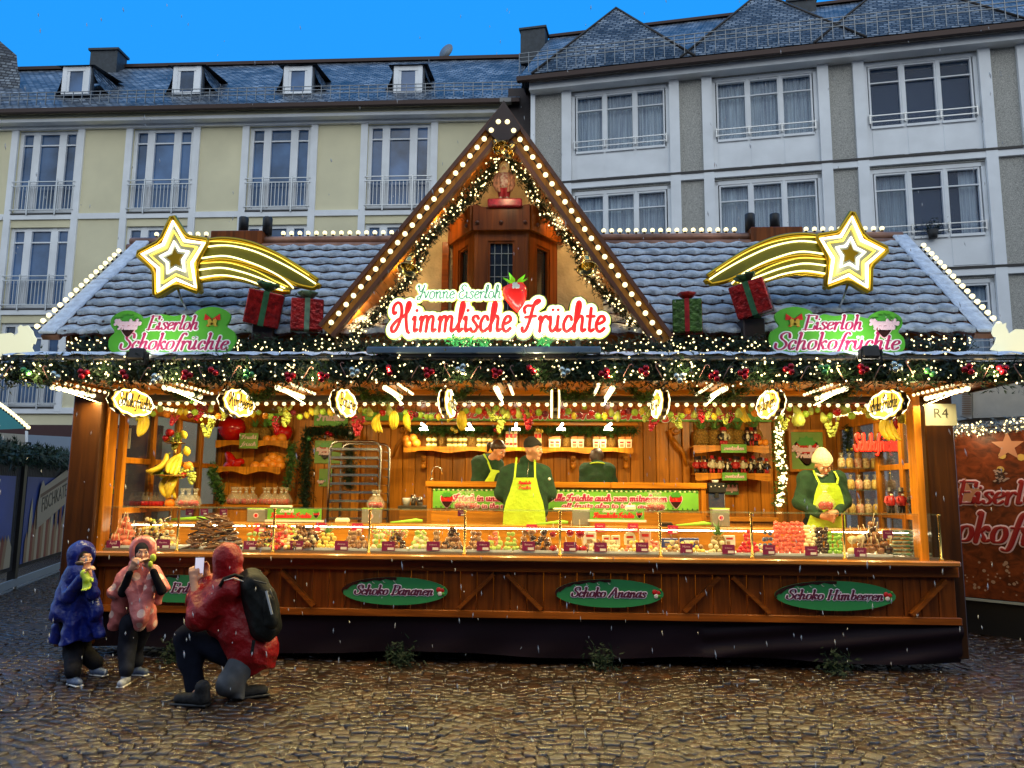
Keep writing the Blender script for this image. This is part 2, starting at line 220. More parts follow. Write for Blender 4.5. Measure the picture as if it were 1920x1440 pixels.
# ------------------------------------------------------------------ ground
def stone_mat():
 m=bpy.data.materials.new('wet_cobble');m.use_nodes=True;n, l=m.node_tree.nodes, m.node_tree.links;b=n['Principled BSDF'];ge=n.new('ShaderNodeNewGeometry');cr=n.new('ShaderNodeValToRGB');e=cr.color_ramp.elements;e[0].position=0;e[0].color=(.016, .010, .007, 1);e[1].position=1;e[1].color=(.080, .031, .012, 1)
 for p, c in((.25, (.032, .014, .008)), (.5, (.020, .011, .007)), (.75, (.055, .024, .010)), (.9, (.028, .018, .013))):
  x=e.new(p);x.color=(*c, 1)
 l.new(ge.outputs['Random Per Island'], cr.inputs[0]);tcn=n.new('ShaderNodeTexCoord');nz=n.new('ShaderNodeTexNoise');nz.inputs['Scale'].default_value=38;nz.inputs['Detail'].default_value=6;l.new(tcn.outputs['Object'], nz.inputs['Vector']);mx=n.new('ShaderNodeMix');mx.data_type='RGBA';mx.blend_type='MULTIPLY';mx.inputs['Factor'].default_value=.8;c2=n.new('ShaderNodeValToRGB');c2 .color_ramp.elements[0].position=.3;c2 .color_ramp.elements[0].color=(.5, .5, .5, 1);c2 .color_ramp.elements[1].position=.7;c2 .color_ramp.elements[1].color=(1.25, 1.2, 1.15, 1);l.new(nz.outputs['Fac'], c2 .inputs[0]);l.new(cr.outputs[0], mx.inputs['A']);l.new(c2 .outputs[0], mx.inputs['B']);l.new(mx.outputs['Result'], b.inputs['Base Color']);n3=n.new('ShaderNodeTexNoise');n3 .inputs['Scale'].default_value=2.2;n3 .inputs['Detail'].default_value=5;l.new(tcn.outputs['Object'], n3 .inputs['Vector']);mr_=n.new('ShaderNodeMapRange');mr_.inputs['From Min'].default_value=.35;mr_.inputs['From Max'].default_value=.62;mr_.inputs['To Min'].default_value=.13;mr_.inputs['To Max'].default_value=.34;l.new(n3 .outputs['Fac'], mr_.inputs['Value']);l.new(mr_.outputs[0], b.inputs['Roughness']);n4=n.new('ShaderNodeTexNoise');n4 .inputs['Scale'].default_value=85;n4 .inputs['Detail'].default_value=5;n4 .inputs['Roughness'].default_value=.65;l.new(tcn.outputs['Object'], n4 .inputs['Vector']);bp=n.new('ShaderNodeBump');bp.inputs['Strength'].default_value=.9;bp.inputs['Distance'].default_value=.006;l.new(n4 .outputs['Fac'], bp.inputs['Height']);l.new(bp.outputs[0], b.inputs['Normal']);b.inputs['Specular IOR Level'].default_value=1.0;return m
def build_ground():
 wet=mat('wet_joint', (.010, .006, .004), rough=.13, bump=1.0, bscale=28, spec=1.0);g=G();g.m=0;g.add([(-90, -40, -.010), (90, -40, -.010), (90, 120, -.010), (-90, 120, -.010)], [[0, 1, 2, 3]]);g.build('ground', wet, kind='structure');rng=np.random.default_rng(3);Wd, Rr, step, sw=1.30, .86, .094, .103;V, F=[], [];cnt=0;col=0
 for ci in range(-9, 10):
  xc=ci*Wd+.25;half=math.asin(Wd/2/Rr);y=2.6+(ci%2)*.05
  while y<13.5:
   arc=2*half*Rr;n=int(round(arc/(sw*(1+.08*rng.standard_normal()))));cuts=np.linspace(-half, half, n+1);cuts[1:-1]+=rng.normal(0, .012, n-1)
   for k in range(n):
    a0, a1=cuts[k]+.006, cuts[k+1]-.006;am=(a0+a1)/2;cx, cyy=xc+Rr*math.sin(am), y-Rr*(1-math.cos(am))
    if abs(cx)>11.5:continue
    if cyy<3.2:continue
    V.append((a0, a1, xc, y))
   y+=step
  col+=1
 V=np.array(V);n=len(V);a0, a1, xc, y=V.T;r0=Rr-step/2+.005+rng.normal(0, .003, n);r1=Rr+step/2-.005+rng.normal(0, .003, n);base=np.stack([np.stack([xc+r*np.sin(a), y-Rr+r*np.cos(a)], 1)for a, r in((a0, r0), (a1, r0), (a1, r1), (a0, r1))], 1);base+=rng.normal(0, .0035, base.shape);cen=base.mean(1, keepdims=True);tilt=rng.normal(0, .065, (n, 1, 2));h0=rng.normal(0, .0035, (n, 1));vs=[]
 for sc_, z in((1.0, -.018), (.985, -.010), (.93, -.0038), (.78, .0)):
  q=cen+(base-cen)*sc_;zz=h0+z+((q-cen)*tilt).sum(2)
  if sc_==1.0:zz=np.full_like(zz, -.03)
  vs.append(np.concatenate([q, zz[..., None]], 2))
 vs=np.concatenate(vs, 1).reshape(-1, 3);loc=[]
 for L in range(3):
  for k in range(4):
   k2=(k+1)%4;loc.append([L*4+k, L*4+k2, (L+1)*4+k2, (L+1)*4+k])
 loc.append([12, 13, 14, 15]);loc=np.array(loc);fs=(np.arange(n)[:, None, None]*16+loc[None]).reshape(-1, 4);me=bpy.data.meshes.new('cobblestones');me.vertices.add(len(vs));me.vertices.foreach_set('co', vs.astype(np.float32).ravel());me.loops.add(fs.size);me.loops.foreach_set('vertex_index', fs.ravel().astype(np.int32));me.polygons.add(len(fs));me.polygons.foreach_set('loop_start', (np.arange(len(fs))*4).astype(np.int32));me.polygons.foreach_set('use_smooth', np.ones(len(fs), dtype=bool));me.update(calc_edges=True);me.validate();me.materials.append(stone_mat());o=bpy.data.objects.new('paving', me);COL.objects.link(o);tag(o, kind='structure')
build_ground()
# ------------------------------------------------------------------ houses
class Facade:
 """an upright plane through (x0,y0), turned by ang; coordinates u (along), d (towards the viewer), z"""
 def __init__(s, x0, y0, ang):
  s.o=Vector((x0, y0, 0));s.e=Vector((math.cos(ang), -math.sin(ang), 0));s.n=Vector((-math.sin(ang), -math.cos(ang), 0))
 def uz(s, px, py, d=0.0):
  r=ray(px, py);o=s.o+s.n*d;t=(o-CAM).dot(s.n)/r.dot(s.n);p=CAM+r*t;return(p-s.o).dot(s.e), p.z
 def w(s, u, d, z):
  return s.o+s.e*u+s.n*d+Vector((0, 0, z))
 def box(s, g, u0, u1, d0, d1, z0, z1):
  c=s.w((u0+u1)/2, (d0+d1)/2, (z0+z1)/2);M=Matrix((s.e, s.n, Vector((0, 0, 1)))).transposed();g.box(c, (abs(u1-u0), abs(d1-d0), abs(z1-z0)), M)
 def quad(s, g, pts):
  g.add([s.w(*p)for p in pts], [list(range(len(pts)))])
def slate_mat(name, sc1, snow=.5):
 m=bpy.data.materials.new(name);m.use_nodes=True;n, l=m.node_tree.nodes, m.node_tree.links;b=n['Principled BSDF'];uv=n.new('ShaderNodeUVMap');mp=n.new('ShaderNodeMapping');mp.inputs['Rotation'].default_value=(0, 0, R_(8));l.new(uv.outputs[0], mp.inputs['Vector']);br=n.new('ShaderNodeTexBrick');br.offset=.5;br.inputs['Scale'].default_value=sc1;br.inputs['Mortar Size'].default_value=.045;br.inputs['Mortar Smooth'].default_value=.6;br.inputs['Brick Width'].default_value=.42;br.inputs['Row Height'].default_value=.22;br.inputs['Color1'].default_value=(.34, .37, .40, 1);br.inputs['Color2'].default_value=(.05, .06, .08, 1);br.inputs['Mortar'].default_value=(.015, .02, .03, 1);l.new(mp.outputs[0], br.inputs['Vector']);nz=n.new('ShaderNodeTexNoise');nz.inputs['Scale'].default_value=1.1;nz.inputs['Detail'].default_value=7;nz.inputs['Roughness'].default_value=.65;l.new(uv.outputs[0], nz.inputs['Vector']);cr=n.new('ShaderNodeValToRGB');cr.color_ramp.elements[0].position=.38;cr.color_ramp.elements[1].position=.66;cr.color_ramp.elements[0].color=(.30, .33, .36, 1);cr.color_ramp.elements[1].color=(2.6*snow, 2.7*snow, 2.8*snow, 1);l.new(nz.outputs['Fac'], cr.inputs[0]);mx=n.new('ShaderNodeMix');mx.data_type='RGBA';mx.blend_type='MULTIPLY';mx.inputs['Factor'].default_value=1;l.new(br.outputs['Color'], mx.inputs['A']);l.new(cr.outputs[0], mx.inputs['B']);l.new(mx.outputs['Result'], b.inputs['Base Color']);bp=n.new('ShaderNodeBump');bp.inputs['Strength'].default_value=1;bp.inputs['Distance'].default_value=.03;l.new(br.outputs['Fac'], bp.inputs['Height']);bp.invert=True;l.new(bp.outputs[0], b.inputs['Normal']);b.inputs['Roughness'].default_value=.45;return m
def slate_faces(name, polys, m, parent):
 """polys: lists of world points; UV = (horizontal run, slope run)"""
 g=G();uvs=[]
 for poly in polys:
  poly=[Vector(p)for p in poly];nn=(poly[1]-poly[0]).cross(poly[2]-poly[0]).normalized()
  if nn.z<0:nn=-nn
  hz=ZA.cross(nn).normalized();up=nn.cross(hz);g.add(poly, [list(range(len(poly)))], False);uvs+=[((p.dot(hz)), (p.dot(up)))for p in poly]
 o=g.build(name, m, parent);ul=o.data.uv_layers.new(name='UVMap')
 for lp in o.data.loops:
  ul.data[lp.index].uv=uvs[lp.vertex_index]
 return o
M_white=mat('house_white_paint', (.86, .89, .92), rough=.5, var=.10, vscale=1.5);M_glass=mat('house_window_glass', (.07, .15, .31), rough=.08, spec=.6, var=.7, vscale=.9);M_cream=mat('house_cream_render', (.80, .74, .50), rough=.85, var=.10, vscale=.9, bump=.3, bscale=60);M_grey=mat('house_pebbledash', (.50, .49, .45), rough=.9, var=.5, vscale=45, bump=.6, bscale=120);M_rail=mat('galvanised_rail', (.55, .57, .58), rough=.35, metal=.7);M_dark=mat('dark_flashing', (.02, .018, .018), rough=.5);M_curt=mat('net_curtain', (.60, .72, .90), rough=.8, var=.5, vscale=1.2, stretch=(18, 18, .6));M_slate=slate_mat('slate_with_snow', 1.7, .55);M_slate2=slate_mat('scale_slate_with_snow', 2.1, .46)
def house_left():
 F=Facade(-.85, 21.0, R_(0.6));h=thing('apartment_house', 'cream rendered apartment house with French windows and four small roof dormers', 'building', F.w(-9, -2, 0));zf=lambda px, py, d=0:F.uz(px, py, d);u_end=zf(962, 300)[0];z_eave=zf(480, 212)[1];z_b1=zf(480, 404)[1];fh=2.87;u_left=-19;bays=[(zf(27, 300)[0], zf(150, 300)[0]), (zf(243, 300)[0], zf(375, 300)[0]), (zf(460, 300)[0], zf(600, 300)[0]), (zf(683, 300)[0], zf(820, 300)[0])];step=(bays[3][0]-bays[0][0])/3;bw=1.86;b0=(bays[0][0]+bays[0][1])/2;cs=[b0+step*k for k in range(-1, 4)];g=G();base_z=z_b1-2*fh;rows=[(z_b1-k*fh, z_b1-(k-1)*fh-(.28 if k==0 else 0.0))for k in range(0, 3)]
 for k in range(3):
  zb, zt=z_b1-k*fh, z_b1-(k-1)*fh
  if k==0:zt=z_eave
  prev=u_left
  for c in cs:
   F.box(g, prev, c-bw/2, -.3, 0, zb, zt);F.box(g, c-bw/2, c+bw/2, -.3, 0, zt-(.42 if k==0 else.28), zt);F.box(g, c-bw/2, c+bw/2, -.3, 0, zb, zb+.14);prev=c+bw/2
  F.box(g, prev, u_end, -.3, 0, zb, zt)
 F.box(g, u_left, u_end, -.32, -.02, 0, z_b1-2*fh);F.box(g, u_left, u_end, -8, -.9, 0, z_eave-.1);g.build('wall', M_cream, h);g=G()
 for k in range(3):
  zb=z_b1-k*fh;F.box(g, u_left, u_end, 0, .05, zb-.05, zb+.12)
 for c in cs:
  for s in(-1, 1):
   F.box(g, c+s*(bw/2+.10)-.10, c+s*(bw/2+.10)+.10, 0, .06, base_z, z_eave-.3)
 F.box(g, u_left, u_end, 0, .38, z_eave-.33, z_eave-.24);F.box(g, u_left, u_end, 0, .10, z_eave-.42, z_eave-.33);g.build('facade_trim', M_white, h);g=G();F.box(g, u_left, u_end, 0, .36, z_eave-.24, z_eave-.06);g.build('soffit', M_cream, h)
 def window(c, k, open_=False, curt=0):
  zb=z_b1-k*fh+.14;zt=zb+fh-.14-.28 if k else z_eave-.42;u0, u1=c-bw/2, c+bw/2;g=G();fr=.07
  for(a, b)in((u0, u0+fr), (u1-fr, u1), (u0+.46, u0+.46+.13), (u1-.46-.13, u1-.46)):
   F.box(g, a, b, -.16, -.06, zb, zt)
  for(a, b)in((u0+fr, u0+.46), (u0+.59, u1-.59), (u1-.46, u1-fr)):
   F.box(g, a, b, -.16, -.07, zb, zb+.13);F.box(g, a, b, -.16, -.07, zt-.10, zt);F.box(g, a, b, -.14, -.075, zt-.46, zt-.42);F.box(g, a, a+.045, -.15, -.055, zb+.13, zt-.10);F.box(g, b-.045, b, -.15, -.055, zb+.13, zt-.10)
  w=g.build('window', M_white, h);g=G()
  for(a, b)in((u0+fr, u0+.46), (u0+.59, u1-.59), (u1-.46, u1-fr)):
   F.box(g, a+.045, b-.045, -.14, -.125, zb+.13, zt-.10)
  g.build('pane', M_glass, w);g=G();F.box(g, u0-.02, u1+.02, -.3, .06, zb-.05, zb);g.build('sill', M_dark, w);g=G();zr=zb+.96
  for z in(zr, zr-.13, zb+.10):
   F.box(g, u0-.04, u1+.04, .05, .085, z-.013, z+.013)
  n=17
  for i in range(n+1):
   u=u0+(u1-u0)*i/n;F.box(g, u-.008, u+.008, .06, .076, zb+.11, zr-.14)
  for u in(u0+.5, u1-.5):
   F.box(g, u-.018, u+.018, .05, .09, zb-.06, zr+.04)
  g.build('balcony_railing', M_rail, h)
 for k in range(3):
  for c in cs:window(c, k)
 e=.55;z_r=F.uz(480, 122, -4.3)[1];ul, ur=u_left, u_end+.2;p=[F.w(ul, e, z_eave), F.w(ur, e, z_eave), F.w(ur, -4.3, z_r), F.w(ul, -4.3, z_r)];slate_faces('roof', [p, [F.w(ur, -9, z_eave), F.w(ul, -9, z_eave), F.w(ul, -4.3, z_r), F.w(ur, -4.3, z_r)]], M_slate, h);g=G();F.box(g, ul, ur, e-.05, e+.09, z_eave-.15, z_eave-.03);F.box(g, ul, ur, -4.42, -4.18, z_r-.02, z_r+.10);g.build('gutter', mat('gutter_brown', (.05, .03, .025), rough=.5, metal=.5), h);sl=(z_r-z_eave)/(4.3+e)
 def onroof(d):return z_eave+(e-d)*sl
 g=G();dd=.15
 for z in(.16, .27, .38):
  F.box(g, ul, ur, dd-.012, dd+.012, onroof(dd)+z-.008, onroof(dd)+z+.008)
 u=ul
 while u<ur:
  F.box(g, u-.008, u+.008, dd-.02, dd+.01, onroof(dd), onroof(dd)+.40);u+=.28
 g.build('snow_guard', mat('snow_guard_metal', (.22, .24, .26), rough=.4, metal=.6), h)
 for px in(142, 350, 558, 765):
  d0=-.35;u, zb=F.uz(px, 178, d0);w=.48;hh=.95;g=G();F.box(g, u-w, u+w, d0-.12, d0, zb, zb+hh);dm=g.build('dormer', M_slate if False else mat('dormer_slate', (.05, .065, .085), rough=.5, var=.5, vscale=9, stretch=(1, 1, 4)), h);g=G()
  for s in(-1, 1):
   F.box(g, u+s*.36-.07, u+s*.36+.07, d0, d0+.07, zb, zb+hh-.05)
  F.box(g, u-.29, u+.29, d0, d0+.06, zb+hh-.2, zb+hh-.05);F.box(g, u-.29, u+.29, d0, d0+.06, zb, zb+.08)
  for s in(-1, 1):
   F.box(g, u+s*.25-.04, u+s*.25+.04, d0, d0+.045, zb+.08, zb+hh-.2)
  g.build('window_frame', M_white, dm);g=G();F.box(g, u-.21, u+.21, d0+.004, d0+.02, zb+.08, zb+hh-.2);g.build('pane', M_glass, dm);g=G();back=d0-(hh+.3)/sl;top=zb+hh;apex=F.w(u, d0-.75, top+.36);fl, fr_=F.w(u-w-.12, d0+.14, top-.05), F.w(u+w+.12, d0+.14, top-.05);bl, br_=F.w(u-w-.1, back, top+.25), F.w(u+w+.1, back, top+.25);bk=F.w(u, back-.5, top+.55);polys=[[fl, fr_, apex], [fr_, br_, bk, apex], [bl, fl, apex, bk]]
  for s in(-1, 1):
   prev=None
   for i in range(7):
    t=i/6;flare=.55*(1-t)**2.2;z=zb-.04+(hh)*t;q=(F.w(u+s*(w+flare), d0-.02-flare*.7, z+flare*.18), F.w(u+s*(w+flare*1.3), d0-.1-(z-zb)/sl-.5, z+.1))
    if prev:polys.append([prev[0], prev[1], q[1], q[0]])
    prev=q
  slate_faces('dormer_roof', polys, M_slate2, dm)
 for(px, w)in((203, .5), ):
  u, z=F.uz(px, 122, -4.0);g=G();F.box(g, u-w, u+w, -4.3, -3.7, z-.8, z+.38);F.box(g, u-w-.06, u+w+.06, -4.36, -3.64, z+.38, z+.46);g.build('chimney', mat('chimney_lead', (.03, .04, .05), rough=.6, var=.4), h)
 u, z=F.uz(836, 96, -4.6);dsh=thing('satellite_dish', 'round satellite dish sticking up behind the roof ridge', 'satellite dish', F.w(u, -4.6, z-.5));g=G();g.lathe([(.30, 0), (.29, .03), (.2, .08), (.02, .12)], F.w(u, -4.6, z), axis=(.5, .8, -.2), seg=20);g.build('reflector', mat('dish_grey', (.18, .22, .26), rough=.5), dsh);quick('mast', M_dark, lambda g:g.tube([F.w(u, -4.7, z), F.w(u, -4.7, z-.9)], .03), dsh);return F
FL=house_left()
def corner_house():
 F=Facade(-.85, 21.0, R_(.6));u0, z0=F.uz(26, 138, -1.6);h=thing('corner_house', 'steep dark slate roof corner at the far left edge of the roofline', 'building', F.w(u0-2, -1.6, z0-3));slate_faces('roof', [[F.w(u0+.3, -1.6, z0-2.2), F.w(u0, -1.9, z0+.05), F.w(u0-.18, -2.0, z0+.35), F.w(u0-.36, -2.1, z0+.95), F.w(u0-4, -2.1, z0+4), F.w(u0-4, -1.6, z0-2.2)]], M_slate2, h);g=G();F.box(g, u0-4, u0-.1, -3.5, -2.4, z0-6, z0-2.2);g.build('wall', M_cream, h)
corner_house()
def house_right():
 F=Facade(-.50, 20.1, R_(9.6));h=thing('grey_apartment_house', 'grey pebbledash apartment house with white triple windows and pointed slate gables', 'building', F.w(6, -2, 0));uz=F.uz;z_eave=uz(1000, 158)[1];zc=lambda px, py:uz(px, py)[1];z_b1=(zc(1160, 345)+zc(1440, 325)+zc(1740, 300))/3;print('right house: eave', z_eave, zc(1440, 110), zc(1900, 66), 'bands', zc(1160, 345), zc(1440, 325), zc(1740, 300));z_eave=(z_eave+zc(1440, 112)+zc(1900, 68))/3;fh=2.9;bays=[(uz(1062, 250)[0], uz(1266, 250)[0]), (uz(1326, 250)[0], uz(1545, 220)[0]), (uz(1612, 200)[0], uz(1848, 180)[0])];print('bays', bays);bw=2.62;cs=[(a+b)/2 for a, b in bays];st=(cs[2]-cs[0])/2;cs=[cs[0], cs[0]+st, cs[0]+2*st, cs[0]+3*st];uend=cs[-1]+3;g=G()
 for k in range(3):
  zb=z_b1-k*fh;zt=z_eave if k==0 else zb+fh;prev=0
  for c in cs:
   F.box(g, prev, c-bw/2, -.3, 0, zb, zt);F.box(g, c-bw/2, c+bw/2, -.3, 0, zt-(.12 if k else.34), zt);prev=c+bw/2
  F.box(g, prev, uend, -.3, 0, zb, zt)
 F.box(g, 0, uend, -.3, 0, 0, z_b1-2*fh);F.box(g, 0.05, uend, -8, -.9, 0, z_eave-.1);F.box(g, 0, .28, -1.0, -.3, 0, z_eave);g.build('wall', M_grey, h);g=G();F.box(g, 0, .12, 0, .10, 0, z_eave-.3)
 for c in cs:
  for s in(-1, 1):
   F.box(g, c+s*(bw/2+.13)-.13, c+s*(bw/2+.13)+.13, 0, .10, 0, z_eave-.25)
 for k in range(3):
  zb=z_b1-k*fh;F.box(g, 0, uend, .0, .085, zb-.06, zb+.10)
 F.box(g, 0, uend, 0, .34, z_eave-.32, z_eave-.05);g.build('facade_trim', M_white, h);g=G()
 for k in range(3):
  zb=z_b1-k*fh;F.box(g, 0.13, uend, 0.0, .11, zb+.10, zb+.16)
 g.build('flashing', M_dark, h);curtains={(0, 0):1, (1, 0):1, (0, 1):1, (1, 1):1, (2, 1):.5}
 for k in range(3):
  for i, c in enumerate(cs):
   zb=z_b1-k*fh+.16;zt=zb+fh-.16-.13
   if k==0:zt=z_eave-.35
   u0, u1=c-bw/2, c+bw/2;zs=zb+.80;g=G();F.box(g, u0, u1, -.10, -.02, zb, zs)
   for q in range(3):
    a=u0+.09+q*(bw-.18)/3;b=a+(bw-.18)/3;F.box(g, a+.05, b-.05, -.02, -.005, zb+.06, zs-.08);F.box(g, a+.03, b-.03, -.02, .03, zs-.03, zs+.03)
   F.box(g, u0, u0+.09, -.16, -.02, zs, zt);F.box(g, u1-.09, u1, -.16, -.02, zs, zt);F.box(g, u0, u1, -.16, -.02, zt-.10, zt)
   for q in range(3):
    a=u0+.09+q*(bw-.18)/3;b=a+(bw-.18)/3
    if q:F.box(g, a-.03, a+.03, -.16, -.02, zs, zt-.1)
    F.box(g, a+.03, a+.07, -.13, -.04, zs, zt-.1);F.box(g, b-.07, b-.03, -.13, -.04, zs, zt-.1);F.box(g, a+.07, b-.07, -.13, -.04, zs, zs+.06);F.box(g, a+.07, b-.07, -.13, -.04, zt-.15, zt-.1);F.box(g, a+.07, b-.07, -.12, -.05, zt-.56, zt-.53)
   w=g.build('window', M_white, h);g=G();F.box(g, u0+.1, u1-.1, -.13, -.115, zs, zt-.1);g.build('pane', mat('clear_glass_blue', (.06, .14, .30), rough=.05, spec=.8, alpha=.16), w);g=G();F.box(g, u0+.02, u1-.02, -.62, -.6, zs-.3, zt);g.build('room_dark', mat('dark_room', (.03, .06, .12), rough=.9), w);cu=curtains.get((i, k), 1 if k==2 else 0)
   if cu:
    g=G();n=90;a, b=(u0+.12, u1-.12)if cu==1 else(u0+.12, u0+.85);vs=[]
    for j in range(n+1):
     u=a+(b-a)*j/n;dd=-.22+.03*math.sin(j*1.7+i)+.015*math.sin(j*.6);vs+=[F.w(u, dd, zs), F.w(u, dd, zt-.12)]
    g.add(vs, [[2*j, 2*j+2, 2*j+3, 2*j+1]for j in range(n)], True)
    if cu==.5:
     vs=[F.w(u1-.55+.04*j, -.22+.03*math.sin(j*1.7), z)for j in range(11)for z in(zs, zt-.12)];g.add(vs, [[2*j, 2*j+2, 2*j+3, 2*j+1]for j in range(10)], True)
    g.build('curtain', M_curt, w)
   g=G()
   for z in(zs+.14, zs+.30):
    F.box(g, u0+.08, u1-.08, .03, .055, z-.012, z+.012)
   for q in range(4):
    u=u0+.09+q*(bw-.18)/3;F.box(g, u-.015, u+.015, -.02, .05, zs+.1, zs+.34)
   g.build('window_rail', M_rail, h)
 e=.5;z_r=F.uz(1030, 72, -4.5)[1];sl=(z_r-z_eave)/(4.5+e);U0=-.25;slate_faces('roof', [[F.w(U0, e, z_eave), F.w(uend, e, z_eave), F.w(uend, -4.5, z_r), F.w(U0, -4.5, z_r)], [F.w(U0, -9, z_eave), F.w(U0, -4.5, z_r), F.w(uend, -4.5, z_r), F.w(uend, -9, z_eave)], [F.w(U0, e, z_eave), F.w(U0, -4.5, z_r), F.w(U0, -9, z_eave)]], M_slate, h);g=G();F.box(g, U0-.05, uend, e-.04, e+.10, z_eave-.16, z_eave-.03);F.box(g, U0, uend, -4.6, -4.4, z_r, z_r+.09);g.build('gutter', MATS['gutter_brown'], h)
 for px, zpx, half in((1155, 15, 2.15), (1425, -14, 2.25), (1672, -40, 2.4)):
  dd=-1.3;ua, za=F.uz(px, zpx, dd);zb=z_eave+.02;f0=e+.03;back=-4.4;A, B, Cc=F.w(ua-half, f0, zb+.02), F.w(ua+half, f0, zb+.02), F.w(ua, dd, za);Db=F.w(ua, -4.9, za-.1);EL, ER=F.w(ua-half, -4.3, zb+2.0), F.w(ua+half, -4.3, zb+2.0);slate_faces('gable_roof', [[A, B, Cc], [B, ER, Db, Cc], [EL, A, Cc, Db]], M_slate2, h);g=G();g.tube([A, Cc, B], .045, 5);g.build('gable_hip', M_dark, h)
 def onroof(d):return z_eave+(e-d)*sl
 g=G();dd=.22
 for z in(.22, .34, .46):
  F.box(g, U0, uend, dd+.25-.012, dd+.25+.012, onroof(dd)+z-.008, onroof(dd)+z+.008)
 u=U0
 while u<uend:
  F.box(g, u-.008, u+.008, dd+.23, dd+.26, onroof(dd)-.1, onroof(dd)+.48);u+=.26
 g.build('snow_guard', MATS['snow_guard_metal'], h)
 for px, py in((1002, 64), (1500, 12)):
  u, z=F.uz(px, py, -4.2);g=G();F.box(g, u-.42, u+.42, -4.5, -3.9, z-1.2, z);F.box(g, u-.47, u+.47, -4.55, -3.85, z, z+.07);g.build('chimney', MATS['chimney_lead'], h)
 u, z=F.uz(1748, 424, .1);g=G()
 for i in range(160):
  a=Vector((rnd.gauss(0, .14), 0, rnd.gauss(0, .1)));c=F.w(u+a.x, .1+rnd.gauss(0, .05), z+a.z);q=Vector((rnd.uniform(-1, 1), rnd.uniform(-1, 1), rnd.uniform(-1, 1)))*.05;q2=Vector((rnd.uniform(-1, 1), rnd.uniform(-1, 1), rnd.uniform(-1, 1)))*.05;g.add([c, c+q, c+q2], [[0, 1, 2]])
 pl=thing('window_plant', 'dark leafy pot plant on the white window rail of the grey house', 'plant', F.w(u, .1, z-.25));g.build('leaves', mat('dark_leaf', (.02, .035, .025), rough=.6), pl);quick('pot', mat('dark_pot', (.03, .03, .03), rough=.7), lambda g:g.lathe([(.09, 0), (.13, .2), (.12, .2)], F.w(u, .1, z-.3)), pl);return F
FRT=house_right()
def link_wall():
 h=thing('stair_tower', 'narrow dark brown clad strip between the cream and the grey house', 'building', P(985, 300, 20.7));g=G();a, b=P(952, 300, 20.7), P(1008, 300, 20.7);g.bx(a.x, b.x, 20.62, 20.95, 0, P(980, 168, 20.7).z);g.build('cladding', mat('brown_cladding', (.035, .022, .022), rough=.6, var=.3), h);g=G();g.tube([P(940, 195, 20.5), P(944, 215, 20.5), P(955, 232, 20.5), P(958, 420, 20.5)], .05);g.build('downpipe', MATS['gutter_brown'], h);quick('lamp_box', mat('grey_box', (.25, .24, .23), rough=.5), lambda g:g.box(P(948, 190, 20.4), (.32, .2, .12)), h)
link_wall()
def shading_house_row():  # unseen row, added to keep sky light off the foreground
 h=thing('shading_house_row', 'long plain unseen house row added behind the photographer to shade the square', 'building', (0, -15, 0));quick('wall', MATS['brown_cladding']if False else mat('shading_row_render', (.22, .19, .16), rough=.9, var=.2, vscale=.6), lambda g:g.bx(-40, 40, -22, -15, 0, 13), h);quick('roof', M_slate, lambda g:g.prism([(-15, 13), (-22, 13), (-18.5, 17)], (-40.5, 0, 0), YA, ZA, (81, 0, 0)), h)
 for z in(4.2, 7.2, 10.2):
  for i in range(22):
   quick('window', M_glass, lambda g:g.bx(-38+i*3.5, -36.6+i*3.5, -15.02, -14.96, z, z+1.7), h)
shading_house_row()
# ------------------------------------------------------------------ the stall
XL, XR, YF, YB=-4.28, 3.60, 7.30, 9.80;HONEY=(.70, .245, .016);W_in=wood('honey_wood_upright', HONEY, .55, .35, 'Z');W_inX=wood('honey_wood_level', (.76, .28, .018), .6, .32, 'X');W_inY=wood('honey_wood_deep', (.68, .22, .012), .55, .35, 'Y');W_out=wood('dark_stained_upright', (.36, .085, .008), .45, .38, 'Z');W_outX=wood('dark_stained_level', (.36, .092, .009), .5, .35, 'X');W_post=wood('post_wood', (.075, .024, .003), .5, .4, 'Z', .8);W_grey=wood('weathered_board', (.30, .30, .30), .35, .6, 'X', 2.0);M_black=mat('matt_black', (.012, .012, .013), rough=.45);M_brass=mat('brass', (.75, .50, .13), rough=.22, metal=1.0);M_steel=mat('steel', (.62, .62, .60), rough=.22, metal=1.0);M_snow=mat('snow', (.75, .80, .88), rough=.85, var=.25, vscale=14, bump=.7, bscale=45);M_copper=mat('copper_ridge', (.42, .20, .12), rough=.45, metal=.3, var=.5, vscale=6);M_bulb=glow('warm_bulb', (1.0, .84, .44), 1.8);M_bulbw=glow('white_bulb', (1.0, .88, .50), 2.2);M_led=glow('led_light', (1.0, .95, .78), 14.0);M_fairy=glow('fairy_light', (1.0, .82, .40), 3.0);BULBS=[];stall=thing('market_stall', 'long wooden Christmas market stall selling chocolate fruit, with snowy tiled roof and central gable', 'market stall', (-.34, 8.2, 0));S=stall
def zat(px, py, Y):return P(px, py, Y).z
def xat(px, Y):return P(px, 900, Y).x
def planks(g, x0, x1, y, z0, z1, w, th=.022, gap=.006):
 n=max(1, round((x1-x0)/w))
 for i in range(n):
  a, b=x0+(x1-x0)*i/n, x0+(x1-x0)*(i+1)/n;g.bx(a+gap/2, b-gap/2, y, y+th, z0, z1, .004)
def planksY(g, x, y0, y1, z0, z1, w, th=.022, gap=.006):
 n=max(1, round((y1-y0)/w))
 for i in range(n):
  a, b=y0+(y1-y0)*i/n, y0+(y1-y0)*(i+1)/n;g.bx(x, x+th, a+gap/2, b-gap/2, z0, z1, .004)
